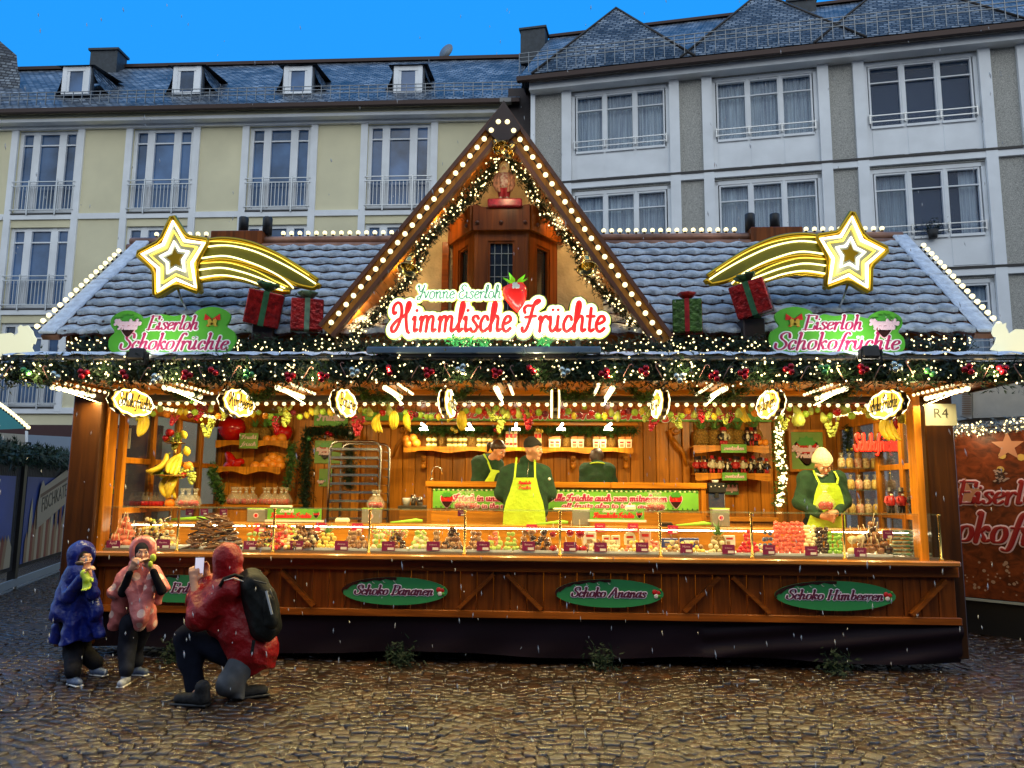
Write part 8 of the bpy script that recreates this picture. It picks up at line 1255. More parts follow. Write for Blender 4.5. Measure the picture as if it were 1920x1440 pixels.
def man():
 Y=8.25;p=lambda x, y, dy=0:P(x, y, Y+dy);t=thing('person', 'man in dark cap, green fleece and lime apron standing with hands behind his back', 'person', (p(985, 900).x, Y, FZ), group='stall keepers');hc=p(1000, 846, -.04);fw=V3((.85, -.52, .03));hp, B=head(hc, fw, 1.04);neck, ch, pe=p(988, 868, .03), p(985, 905, .02), p(985, 985);body=hp+[c_(hc-V3((.01, -.02, .05)), neck, .055, .062), c_(p(955, 886), p(1016, 886), .08, .08), c_(ch, pe, .14, .13), c_(pe, V3((pe.x, Y, .95)), .14, .13)]
 for s, X in((-1, 955), (1, 1016)):
  sh, el, ha=p(X-s*0, 884), p(985+s*46, 925, .02), p(985+s*16, 948, .20);body+=[c_(sh, el, .055, .045), c_(el, ha, .045, .032)];body+=hand(ha, (-s*1, .1, -.3), (0, 0, 1), .5);hx=pe.x+s*.09;body+=[c_((hx, Y, .98), (hx, Y, .55), .075, .05), c_((hx, Y, .55), (hx, Y-.02, FZ+.06), .05, .04), c_((hx, Y, FZ+.05), (hx, Y-.14, FZ+.035), .04, .035)]
 flesh('body', SK, body, t, .009, .012);face(t, hc, B, 1.04);J=[c_(p(962, 884), p(1010, 884), .088, .088), c_(ch, p(985, 960), .150, .150), c_(p(966, 900), p(966, 955), .12, .13), c_(p(1006, 900), p(1006, 955), .12, .13), c_(neck+V3((0, -.01, .0)), neck+V3((0, 0, -.05)), .085, .09)]
 for s, X in((-1, 950), (1, 1020)):
  J+=[c_(p(X, 887), p(985+s*45, 925, .02), .080, .074), c_(p(985+s*45, 925, .02), p(985+s*24, 947, .17), .072, .055)]
 flesh('fleece_jacket', FLE, J, t, .011, .035, .004);quick('zip', M_steel, lambda g:g.tube([neck+V3((.02, -.095, -.0)), ch+V3((.02, -.155, .02))], .004, 4), t);quick('sleeve_badge', M_whp, lambda g:g.ball(p(1030, 898, -.07), (.016, .008, .016), 8, 5), t)
 for s in(-1, 1):
  hx=pe.x+s*.09;flesh('trouser_leg', DKT, [c_((hx, Y, .98), (hx, Y, .55), .10, .085), c_((hx, Y, .55), (hx, Y, FZ+.06), .085, .07)], t, .014, .03, .002)
 g=G();rows=[(896, 964, 1006), (905, 962, 1008), (922, 957, 1012), (940, 950, 1018), (958, 946, 1022), (985, 944, 1024), (1030, 944, 1024)];vs=[]
 for(yy, xa, xb)in rows:
  for i in range(13):
   u=i/12;q=p(xa+(xb-xa)*u, yy);q.y=Y-.155-.03*math.sin(math.pi*u)+.012*math.sin(u*15+yy*.09)*((yy-890)/100);vs.append(q)
 g.add(vs, [[j*13+i, j*13+i+1, (j+1)*13+i+1, (j+1)*13+i]for j in range(len(rows)-1)for i in range(12)], True);ap=g.build('apron', APR, t)
 for s, a, b in((-1, (966, 898), (969, 858)), (1, (1004, 898), (1003, 862))):
  quick('apron_strap', APR, lambda g:[g.beam(p(*a)+V3((0, -.165, 0)), p((a[0]+b[0])/2, (a[1]+b[1])/2)+V3((0, -.12, 0)), .02, .006, up=(0, 1, 0)), g.beam(p((a[0]+b[0])/2, (a[1]+b[1])/2)+V3((0, -.12, 0)), p(*b)+V3((0, -.06, 0)), .02, .006, up=(0, 1, 0))], t)
 g=G()
 for s_, dy, h_, m_ in(('Himmlische', 908, .035, 0), ('Früchte', 917, .035, 0)):
  write(g, s_, p(985, dy)+V3((0, -.196, 0)), XA, ZA, FR, .13, h_, .1, .07, SCR, .2, .002)
 g.build('apron_lettering', M_straw, ap);f, r, u=B;cp=[c_(hc+u*.05-f*.015, hc+u*.085-f*.025, .096, .078), c_(hc+u*.055-f*.05, hc+u*.058+f*.035, .055, .058)];flesh('knitted_cap', mat('cap_dark', (.022, .020, .020), rough=.95, bump=.8, bscale=120), cp, t, .008, .03, .0012, [(hc+u*.050+f*.02, tuple(-(u-f*.0)))]);flesh('hair', mat('hair_grey', (.12, .09, .07), rough=.7), [c_(hc-f*.07+u*.03, hc-f*.065-u*.03, .028, .02), c_(hc-f*.02+r*.07+u*.03, hc-f*.02+r*.072, .012, .008)], t, .007, .02)
man()
def ponytail_woman():
 Y=9.15;p=lambda x, y, dy=0:P(x, y, Y+dy);t=thing('person', 'woman with brown ponytail in green fleece bending over behind the rear counter', 'person', (p(915, 900).x, Y, FZ), group='stall keepers');hc=p(934, 846, -.12);hp, B=head(hc, (.72, -.45, -.45), .98);sl, sr, el, er=p(897, 868), p(932, 872, -.05), p(893, 905, -.08), p(938, 905, -.2);hl, hr=p(915, 925, -.26), p(940, 925, -.30);pe=p(905, 950, .05);body=hp+[c_(hc-V3((.03, -.03, .04)), p(916, 868, -.02), .05, .06), c_(sl, sr, .075, .075), c_(p(913, 880), pe, .13, .13), c_(sl, el, .05, .042), c_(el, hl, .04, .03), c_(sr, er, .05, .042), c_(er, hr, .04, .03)]+hand(hl, (.4, -.8, -.1), (0, 0, 1))+hand(hr, (.2, -.8, -.1), (0, 0, 1))
 for s in(-1, 1):
  hx=pe.x+s*.085;body+=[c_((hx, Y+.05, pe.z), (hx, Y+.05, .78), .08, .05), c_((hx, Y+.05, .78), (hx, Y+.05, FZ+.05), .05, .04)]
 flesh('body', SK, body, t, .010, .012);face(t, hc, B, .98);flesh('fleece_jacket', FLE, [c_(sl, sr, .085, .085), c_(p(910, 880), pe, .145, .14), c_(sl, el, .072, .066), c_(el, hl, .064, .048), c_(sr, er, .072, .064), c_(er, hr, .06, .046), c_(p(914, 862), p(916, 868), .075, .08)], t, .012, .035, .004);flesh('trousers', DKT, [c_((pe.x+s*.085, Y+.05, pe.z-.05), (pe.x+s*.085, Y+.05, FZ+.05), .11, .07)for s in(-1, 1)], t, .016, .03);quick('apron', APR, lambda g:g.add([p(922, 880, -.19), p(936, 882, -.20), p(940, 905, -.20), p(938, 930, -.20), p(905, 930, -.20), p(907, 905, -.21), p(915, 893, -.2)], [[0, 1, 2, 3, 4, 5, 6]]), t);quick('apron_strap', APR, lambda g:(g.beam(p(907, 851, -.05), p(915, 866, -.12), .022, .008, up=(0, 1, 0)), g.beam(p(915, 866, -.12), p(922, 884, -.19), .022, .008, up=(0, 1, 0))), t);f, r, u=B;flesh('hair', HAIR, [e_(hc+u*.045-f*.03, (.088, .092, .085)), c_(hc-f*.09+u*.03, hc-f*.15+u*.01, .03, .028), c_(hc-f*.15+u*.01, hc-f*.17-ZA*.07, .03, .018), c_(hc+u*.07+f*.03-r*.04, hc+u*.07+f*.03+r*.04, .028, .028)], t, .008, .02, .002, [(hc+f*.035, tuple(f*.9-u*.45))])
ponytail_woman()
def back_person():
 Y=9.25;p=lambda x, y, dy=0:P(x, y, Y+dy);t=thing('person', 'dark haired person in green fleece seen from behind at the back wall', 'person', (p(1118, 900).x, Y, FZ), group='stall keepers');hc=p(1119, 860, .06);hp, B=head(hc, (-.25, .8, -.5), .98);sl, sr=p(1100, 882), p(1140, 882);el, er=p(1094, 915, .04), p(1150, 915, .04);hl, hr=p(1105, 925, .24), p(1135, 925, .24);pe=p(1120, 960);body=hp+[c_(hc-V3((0, .02, .05)), p(1120, 878), .05, .06), c_(sl, sr, .075, .075), c_(p(1120, 895), pe, .13, .13), c_(sl, el, .05, .042), c_(el, hl, .04, .03), c_(sr, er, .05, .042), c_(er, hr, .04, .03)]+hand(hl, (.2, .9, 0), (0, 0, 1))+hand(hr, (-.2, .9, 0), (0, 0, 1))
 for s in(-1, 1):body+=[c_((pe.x+s*.085, Y, pe.z), (pe.x+s*.085, Y, FZ+.05), .08, .04)]
 flesh('body', SK, body, t, .011, .012);flesh('fleece_jacket', FLE, [c_(sl, sr, .092, .092), c_(p(1120, 900), pe, .155, .15), c_(sl, el, .078, .07), c_(el, hl, .066, .05), c_(sr, er, .078, .07), c_(er, hr, .062, .048), c_(p(1120, 872), p(1120, 880), .075, .09), c_(p(1108, 900), p(1108, 950), .12, .12), c_(p(1132, 900), p(1132, 950), .12, .12)], t, .012, .04, .004);flesh('trousers', DKT, [c_((pe.x+s*.085, Y, pe.z-.05), (pe.x+s*.085, Y, FZ+.05), .11, .07)for s in(-1, 1)], t, .016, .03);quick('apron_strap', APR, lambda g:g.tube([p(1104, 871, -.03), p(1110, 868, -.07), p(1120, 867, -.085), p(1130, 868, -.07), p(1136, 871, -.03)], .009, 6), t);flesh('hair', HAIR, [e_(hc+V3((0, -.0, .035)), (.086, .092, .098)), c_(hc+V3((0, -.06, 0)), hc+V3((.02, -.07, -.06)), .04, .035)], t, .008, .02, .002)
back_person()
def beanie_woman():
 Y=8.35;p=lambda x, y, dy=0:P(x, y, Y+dy);t=thing('person', 'woman in cream knitted hat and lime apron packing a bag behind the case', 'person', (p(1540, 900).x, Y, FZ), group='stall keepers');hc=p(1543, 874, -.08);hp, B=head(hc, (.05, -.82, -.42), 1.0);sl, sr=p(1512, 898), p(1570, 898);el, er=p(1500, 942, -.04), p(1583, 940, -.04);hl, hr=p(1543, 968, -.26), p(1566, 964, -.26);pe=p(1540, 975);body=hp+[c_(hc+V3((0, .05, -.05)), p(1541, 895, .02), .05, .06), c_(sl, sr, .08, .08), c_(p(1541, 915), pe, .14, .14), c_(sl, el, .052, .045), c_(el, hl, .042, .03), c_(sr, er, .052, .045), c_(er, hr, .042, .03)]+hand(hl, (.8, -.5, -.15), (0, -.3, 1), .7, 1.1)+hand(hr, (-.3, -.6, .3), (-1, 0, .5), .7, 1.1)
 for s in(-1, 1):body+=[c_((pe.x+s*.085, Y, pe.z), (pe.x+s*.085, Y, FZ+.05), .08, .04)]
 flesh('body', SK, body, t, .009, .012);face(t, hc, B, 1.0);flesh('fleece_jacket', FLE, [c_(sl, sr, .095, .095), c_(p(1540, 915), pe, .165, .165), c_(sl, el, .082, .078), c_(el, p(1535, 963, -.22), .076, .05), c_(sr, er, .080, .074), c_(er, p(1570, 960, -.22), .068, .048), c_(p(1541, 888), p(1541, 895), .08, .09)], t, .011, .035, .0045);flesh('trousers', DKT, [c_((pe.x+s*.085, Y, pe.z-.05), (pe.x+s*.085, Y, FZ+.05), .11, .07)for s in(-1, 1)], t, .016, .03);g=G();rows=[(906, 1524, 1558), (914, 1521, 1563), (928, 1517, 1568), (945, 1514, 1571), (965, 1508, 1572), (990, 1500, 1574), (1030, 1498, 1574)];vs=[]
 for(yy, xa, xb)in rows:
  for i in range(13):
   u=i/12;q=p(xa+(xb-xa)*u, yy);q.y=Y-.175-.03*math.sin(math.pi*u)+.012*math.sin(u*13+yy*.07)*((yy-900)/100);vs.append(q)
 g.add(vs, [[j*13+i, j*13+i+1, (j+1)*13+i+1, (j+1)*13+i]for j in range(len(rows)-1)for i in range(12)], True);g.build('apron', APR, t)
 for a, b, c in(((1526, 908), (1522, 895), (1521, 882)), ((1557, 908), (1562, 897), (1560, 884))):
  quick('apron_strap', APR, lambda g:(g.beam(p(*a)+V3((0, -.185, 0)), p(*b)+V3((0, -.14, 0)), .02, .006, up=(0, 1, 0)), g.beam(p(*b)+V3((0, -.14, 0)), p(*c)+V3((0, -.07, 0)), .02, .006, up=(0, 1, 0))), t)
 f, r, u=B;flesh('knitted_hat', mat('hat_cream', (.72, .66, .42), rough=.95, bump=1, bscale=90), [c_(hc+V3((0, .01, .045)), hc+V3((0, .02, .075)), .103, .100), c_(hc+V3((0, .02, .075)), hc+V3((0, .03, .135)), .100, .066)], t, .008, .02, .001, [(hc+V3((0, -.05, .022)), (0, .25, -1))]);flesh('collar', mat('collar_white', (.6, .62, .55), rough=.8), [c_(p(1530, 888, -.085), p(1541, 893, -.13), .012, .012), c_(p(1552, 888, -.085), p(1541, 893, -.13), .012, .012)], t, .007, .01);place(AB3, 'apple_bag', p(1548, 957, -.30), 'clear bag of candied apples held by the woman in the cream hat', 'bag', None, 1.45, (0, 0, 1.1))
beanie_woman();M_blue=mat('blue_poncho', (.007, .018, .21), rough=.33, var=.15, vscale=5, bump=.9, bscale=15, spec=.5)
def dotted():
 m=mat('dotted_poncho', (.60, .17, .16), rough=.35, var=.1, vscale=4, spec=.5, bump=.8, bscale=15);n, l=m.node_tree.nodes, m.node_tree.links;b=n['Principled BSDF'];src=b.inputs['Base Color'].links[0].from_socket;tcn=n.new('ShaderNodeTexCoord');v=n.new('ShaderNodeTexVoronoi');v.inputs['Scale'].default_value=9.5;v.inputs['Randomness'].default_value=.45;l.new(tcn.outputs['Object'], v.inputs['Vector']);r=n.new('ShaderNodeValToRGB');r.color_ramp.elements[0].position, r.color_ramp.elements[1].position=.33, .36;r.color_ramp.elements[0].color, r.color_ramp.elements[1].color=(1, 1, 1, 1), (0, 0, 0, 1);l.new(v.outputs['Distance'], r.inputs[0]);mx=n.new('ShaderNodeMix');mx.data_type='RGBA';l.new(r.outputs[0], mx.inputs['Factor']);l.new(src, mx.inputs['A']);mx.inputs['B'].default_value=(.75, .50, .45, 1);l.new(mx.outputs['Result'], b.inputs['Base Color']);return m
M_dot=dotted();M_shoe=mat('child_boot_blue', (.10, .14, .24), rough=.5, var=.6, vscale=20);M_boot2=mat('child_boot_grey', (.34, .36, .42), rough=.5, var=.5, vscale=20);LIN=mat('hood_lining', (.012, .01, .012), rough=.8)
def boot(t, px, py, ddx, m, s=1.0):
 q=PZ(px, py, .0);d=V3((ddx[0], ddx[1], 0)).normalized();flesh('boot', m, [c_(q+ZA*.035, q+d*.10*s+ZA*.030, .036*s, .032*s), c_(q+ZA*.04, q+ZA*.085*s, .038*s, .040*s)], t, .009, .02, .001, [(q+ZA*.004, (0, 0, -1))]);quick('sole', M_whp, lambda g:g.beam(q+d*-.035*s+ZA*.007, q+d*.125*s+ZA*.007, .068*s, .013, bev=.005), t);return q
def blue_child():
 Y=6.60;p=lambda x, y, dy=0:P(x, y, Y+dy);t=thing('person', 'child in a shiny blue rain poncho with the hood up, holding something yellow green', 'person', (p(145, 1200).x, Y, 0), group='children in rain ponchos');hc=p(155, 1046);hp, B=head(hc, (.86, -.5, -.02), .90);f, r, u=B;f1, f2=boot(t, 135, 1284, (.8, -.5), M_shoe), boot(t, 178, 1266, (.9, -.3), M_shoe);k1, k2=p(138, 1225, .02), p(152, 1220, .12);hipp=p(142, 1165);hl, hr=p(158, 1076, -.20), p(166, 1072, -.14);body=hp+[c_(hc-ZA*.05, p(146, 1080), .042, .05), c_(p(130, 1090), p(160, 1090), .05, .05), c_(p(146, 1090), hipp, .07, .08), c_(hipp, k1, .06, .045), c_(k1, f1+ZA*.06, .042, .03), c_(hipp, k2, .06, .045), c_(k2, f2+ZA*.06, .042, .03), c_(p(126, 1092, -.02), p(128, 1125, -.12), .038, .032), c_(p(128, 1125, -.12), hl, .03, .024), c_(p(164, 1092), p(172, 1118, -.1), .038, .032), c_(p(172, 1118, -.1), hr, .03, .024)]+hand(hl, (.5, -.1, .6), (.3, -1, 0), .7, .8)+hand(hr, (-.2, -.2, .9), (-.5, -.8, 0), .7, .8);flesh('body', SKC, body, t, .008, .010);face(t, hc, B, .90)
 for a, b, c in((hipp+V3((-.04, 0, 0)), k1, f1+ZA*.10), (hipp+V3((.04, .03, 0)), k2, f2+ZA*.10)):
  flesh('trouser_leg', DKT, [c_(a, b, .095, .075), c_(b, c, .075, .062)], t, .012, .03, .003)
 zc_=zat(960, 1200, Y);flesh('poncho', M_blue, [c_(p(150, 1072), p(100, 1215, .04), .085, .055), c_(p(150, 1072), p(128, 1220, -.10), .085, .07), c_(p(148, 1074), p(150, 1170, .14), .085, .10), c_(p(152, 1072), p(186, 1190, -.04), .08, .05), c_(p(152, 1072), p(168, 1200, .02), .08, .07), c_(p(128, 1086), p(112, 1150, -.08), .06, .08), c_(p(162, 1082), p(182, 1150, -.08), .055, .05)], t, .009, .045, .009, [(p(140, 1203), (.12, 0, -1))]);flesh('hood', M_blue, [e_(hc+u*.03-f*.025, (.112, .112, .120)), c_(hc-f*.03-u*.04, p(146, 1076), .095, .085), c_(hc+u*.10+f*.02, hc+u*.085+f*.085, .030, .020)], t, .009, .03, .002, [(hc+f*.050, tuple(f*.9-u*.3)), ]);flesh('hood_lining', LIN, [c_(hc-f*.02+u*.03, hc-f*.02-u*.05, .090, .082)], t, .009, .02);flesh('sleeve', M_blue, [c_(p(126, 1092, -.02), p(128, 1120, -.12), .055, .052), c_(p(128, 1120, -.12), p(152, 1086, -.18), .05, .045), c_(p(164, 1092), p(174, 1114, -.1), .055, .05), c_(p(174, 1114, -.1), p(168, 1088, -.13), .048, .04)], t, .010, .03, .004);flesh('glove', mat('yellow_glove', (.45, .58, .03), rough=.4), hand(p(162, 1083, -.23), (.3, -.3, -.8), (1, 0, 0), .5, .95)+[c_(p(158, 1075, -.22), p(164, 1088, -.24), .032, .028)], t, .007, .01);quick('snack', mat('snack_dark', (.08, .04, .02), rough=.5), lambda g:g.ball(p(150, 1056, -.18), (.045, .02, .02), 8, 6), t)
blue_child()
def pink_child():
 Y=6.55;p=lambda x, y, dy=0:P(x, y, Y+dy);t=thing('person', 'child in a pink rain poncho with white dots, both hands holding food at the mouth', 'person', (p(250, 1200).x, Y, 0), group='children in rain ponchos');hc=p(268, 1037, -.02);hp, B=head(hc, (.45, -.88, -.03), .88);f, r, u=B;f1, f2=boot(t, 235, 1284, (.15, -1), M_boot2, .95), boot(t, 254, 1266, (.9, -.2), M_shoe, .95);hipp=p(252, 1170);k1, k2=p(238, 1215, .0), p(250, 1218, .14);hl, hr=p(247, 1066, -.14), p(283, 1063, -.14);body=hp+[c_(hc-ZA*.05, p(262, 1072), .042, .05), c_(p(240, 1080), p(284, 1080), .05, .05), c_(p(262, 1080), hipp+V3((0, .04, 0)), .045, .045), c_(hipp+V3((0, .04, 0)), k1, .045, .045), c_(k1, f1+ZA*.06, .042, .03), c_(hipp, k2, .06, .045), c_(k2, f2+ZA*.06, .042, .03), c_(p(238, 1080), p(228, 1106, -.06), .038, .032), c_(p(228, 1106, -.06), hl, .03, .024), c_(p(286, 1080), p(302, 1100, -.06), .038, .032), c_(p(302, 1100, -.06), hr, .03, .024)]+hand(hl, (.45, -.25, .75), (1, 0, -.2), .75, .82)+hand(hr, (-.35, -.3, .75), (-1, 0, -.2), .75, .82);flesh('body', SKC, body, t, .008, .010);face(t, hc, B, .88)
 for a, b, c in((hipp+V3((-.03, 0, 0)), k1, f1+ZA*.11), (hipp+V3((.05, .05, 0)), k2, f2+ZA*.11)):
  flesh('trouser_leg', mat('dark_jeans', (.014, .016, .026), spec=.1, rough=.8, var=.5, vscale=12), [c_(a, b, .09, .07), c_(b, c, .07, .058)], t, .012, .03, .003)
 flesh('sleeve', DKT, [c_(p(236, 1088, -.03), p(230, 1108, -.08), .036, .034), c_(p(230, 1112, -.10), p(243, 1075, -.15), .038, .028)], t, .009, .02, .002);flesh('sleeve', DKT, [c_(p(294, 1082, -.03), p(303, 1104, -.08), .036, .034), c_(p(303, 1108, -.10), p(288, 1072, -.15), .038, .028)], t, .009, .02, .002);flesh('poncho', M_dot, [c_(p(262, 1062), p(214, 1178, .04), .075, .05), c_(p(262, 1062), p(262, 1172, -.10), .08, .045), c_(p(240, 1082, -.08), p(262, 1160, -.11), .045, .06), c_(p(284, 1082, -.08), p(268, 1158, -.11), .04, .06), c_(p(262, 1064), p(276, 1166, .06), .08, .09), c_(p(236, 1074), p(212, 1112, -.06), .055, .05), c_(p(288, 1070), p(308, 1102, -.05), .055, .045), c_(p(222, 1110, -.02), p(212, 1170, .0), .04, .035), c_(p(300, 1100, -.02), p(296, 1130, .0), .04, .03)], t, .0085, .035, .008, [(p(214, 1182), (-.06, .35, -1))]);flesh('hood', M_dot, [e_(hc+u*.03-f*.02, (.108, .108, .118)), c_(hc-f*.02-u*.04, p(262, 1068), .092, .078)], t, .009, .03, .002, [(hc+f*.05, tuple(f))]);flesh('hood_lining', LIN, [c_(hc-f*.02+u*.03, hc-f*.02-u*.05, .090, .082)], t, .009, .02);quick('green_snack', mat('yellow_green_fruit', (.50, .62, .05), rough=.35), lambda g:(g.ball(p(287, 1046, -.16), (.028, .022, .035), 8, 6), g.ball(p(282, 1058, -.2), (.02, .018, .028), 8, 6)), t)
pink_child()
def kneeler():
 Y=6.10;p=lambda x, y, dy=0:P(x, y, Y+dy);M_red=mat('red_rain_jacket', (.27, .003, .005), rough=.42, var=.18, vscale=5, bump=.9, bscale=17, spec=.35);t=thing('person', 'kneeling person in hooded red rain jacket, taking a picture with a phone', 'person', (p(430, 1250).x, Y, 0));hc=p(424, 1056, .02);hp, B=head(hc, (-.78, .62, -.02), 1.0);f, r, u=B;sl, sr=p(398, 1098, .16), p(430, 1106, -.10);el, er=p(368, 1125, .14), p(372, 1160, -.14);hl, hr=p(388, 1082, .10), p(364, 1092, -.02);pe=p(470, 1228, .02);knl, anl=p(352, 1196, .04), p(366, 1296, -.02);knr, anr=p(428, 1282, -.16), p(462, 1300, .10);fl=PZ(372, 1312);body=hp+[c_(hc-ZA*.05, p(432, 1085, .02), .05, .06), c_(sl, sr, .07, .07), c_(p(430, 1110, .02), p(455, 1180), .13, .13), c_(p(455, 1180), pe, .13, .14), c_(sl, el, .05, .045), c_(el, hl, .042, .03), c_(sr, er, .05, .045), c_(er, hr, .042, .03), c_(pe, knl, .085, .065), c_(knl, anl, .06, .045), c_(anl, fl+ZA*.03, .04, .035), c_(pe, knr, .09, .065), c_(knr, anr, .06, .04)]+hand(hr, (-.15, .15, .9), (.9, .3, .2), .55, 1.05)+hand(hl, (-.25, -.1, .9), (-.9, -.3, .2), .55, 1.05);flesh('body', SK, body, t, .009, .012);flesh('jacket', M_red, [c_(sl, sr, .095, .095), c_(p(432, 1112, .02), p(452, 1180), .155, .165), c_(p(452, 1180), p(476, 1222, .02), .165, .185), c_(p(476, 1222, .02), p(482, 1250, .02), .185, .12), c_(p(400, 1120, -.02), p(410, 1170, -.02), .11, .10), c_(sl, el, .08, .075), c_(el, p(384, 1094, .10), .070, .048), c_(sr, er, .088, .082), c_(er, p(368, 1106, -.02), .078, .050), c_(p(372, 1128, -.06), er, .06, .075)], t, .009, .05, .0075, [(p(470, 1262), (.25, 0, -1))]);flesh('hood', M_red, [e_(hc+u*.035-f*.02, (.118, .118, .128)), c_(hc-f*.03-u*.05, p(436, 1092, .02), .105, .115), c_(hc+u*.11-f*.02, hc+u*.09+f*.08, .035, .025), c_(hc-u*.07+f*.04, p(410, 1092, -.04), .07, .05)], t, .009, .03, .004, [(hc+f*.085, tuple(f))]);jm=mat('navy_jeans', (.008, .010, .020), spec=.1, rough=.85, var=.5, vscale=9);flesh('trouser_leg', jm, [c_(p(455, 1232, .06), knl, .12, .092), c_(knl, anl+ZA*.02, .095, .070), c_(knl, p(356, 1240, .02), .092, .088)], t, .011, .04, .004)
 flesh('trouser_leg', mat('grey_jeans', (.06, .065, .075), rough=.7, var=.5, vscale=9), [c_(p(460, 1238, -.05), knr, .12, .085), c_(knr, p(455, 1303, .02), .085, .06), c_(p(440, 1262, -.1), p(446, 1310, -.12), .07, .05)], t, .011, .04, .004, [((0, 0, .012), (0, 0, -1))])
 for(a, d, m)in((PZ(352, 1322), V3((-.93, .1, 0)), mat('walking_boot', (.02, .02, .022), spec=.2, rough=.7, var=.6, vscale=30)), (PZ(462, 1312)+V3((.02, .08, 0)), V3((.7, .5, 0)), mat('walking_boot', (0, 0, 0)))):
  d.normalize();q=a-d*.06 if m is None else a;flesh('boot', m, [c_(q+d*-.12+ZA*.05, q+d*.07+ZA*.04, .048, .042), c_(q+d*-.11+ZA*.05, q+d*-.11+ZA*.13, .05, .055)], t, .010, .03, .001, [(q+ZA*.012, (0, 0, -1))]);quick('sole', M_black, lambda g:g.beam(q+d*-.165+ZA*.009, q+d*.12+ZA*.009, .095, .018, bev=.006), t)
 quick('hood_seam', mat('seam_dark_red', (.10, .002, .003), rough=.5), lambda g:g.tube([hc+u*.165-f*.02, hc+u*.13-f*.09, hc+u*.05-f*.135, hc-u*.03-f*.125], .003, 4), t);c=p(484, 1138, -.12);ax=(p(470, 1084)-p(492, 1192)).normalized();bp=thing('backpack', 'black backpack with grey reflective strip worn by the kneeling person', 'backpack', c);mb=mat('backpack_black', (.008, .009, .008), spec=.2, rough=.6, var=.5, vscale=14, bump=.3, bscale=25);a0, a1=p(474, 1092, -.05), p(494, 1180, -.06);flesh('bag', mb, [c_(a0+V3((-.03, .04, 0)), a1+V3((-.04, .04, 0)), .105, .115), c_(a0+V3((.04, -.05, -.02)), a1+V3((.04, -.05, .02)), .10, .105), c_(p(500, 1120, -.10), p(506, 1168, -.10), .075, .08)], bp, .010, .05, .005);flesh('front_pocket', mb, [c_(p(504, 1128, -.17), p(508, 1166, -.17), .05, .058)], bp, .009, .03, .003)
 for a_, b_ in(((476, 1088), (500, 1094)), ((506, 1104), (512, 1122))):quick('compression_strap', mat('strap_grey', (.04, .04, .04), rough=.6), lambda g:g.tube([p(*a_, -.20), p(*b_, -.22)], .006, 5), bp)
 quick('reflective_strip', mat('reflective_grey', (.55, .56, .56), rough=.3), lambda g:g.beam(p(499, 1108, -.255), p(510, 1152, -.262), .016, .006, up=(0, 1, 0)), bp);quick('shoulder_strap', mb, lambda g:g.tube([p(462, 1085, -.10), p(440, 1078, -.12), p(420, 1085, -.18), p(412, 1100, -.20)], .014, 6), bp);quick('strap_edge', mat('strap_edge_white', (.55, .5, .5), rough=.4), lambda g:g.tube([p(458, 1091, -.155), p(438, 1084, -.165), p(420, 1089, -.205)], .0045, 5), bp);quick('strap_end', mb, lambda g:g.beam(p(476, 1200, -.22), p(472, 1226, -.24), .024, .005, up=(0, 1, 0)), bp);a=p(374, 1062, .02);ph=thing('phone', 'smartphone with bright screen held up by the kneeling person', 'phone', a);M=Euler((R_(-6), 0, R_(48))).to_matrix();M2=Euler((R_(-6), 0, R_(20))).to_matrix();quick('phone_case', M_black, lambda g:g.box(a, (.072, .009, .15), M2, .003), ph);quick('screen', glow('phone_screen', (.55, .52, .62), .9), lambda g:g.box(a+M2@V3((0, -.0055, 0)), (.064, .001, .135), M2), ph)
kneeler()
def plate():
 Y=7.12;a, b=P(1733, 757, Y), P(1795, 798, Y);t=thing('number_plate', 'pale grey plate reading R4 on the right corner post', 'sign', ((a.x+b.x)/2, Y, b.z));quick('plate', mat('plate_grey', (.20, .20, .18), rough=.35), lambda g:g.bx(a.x, b.x, Y, Y+.012, b.z, a.z), t);print_text('lettering', 'R4', Vector(((a.x+b.x)/2, Y-.002, b.z+.07)), XA, ZA, FR, .125, M_black, t)
plate()
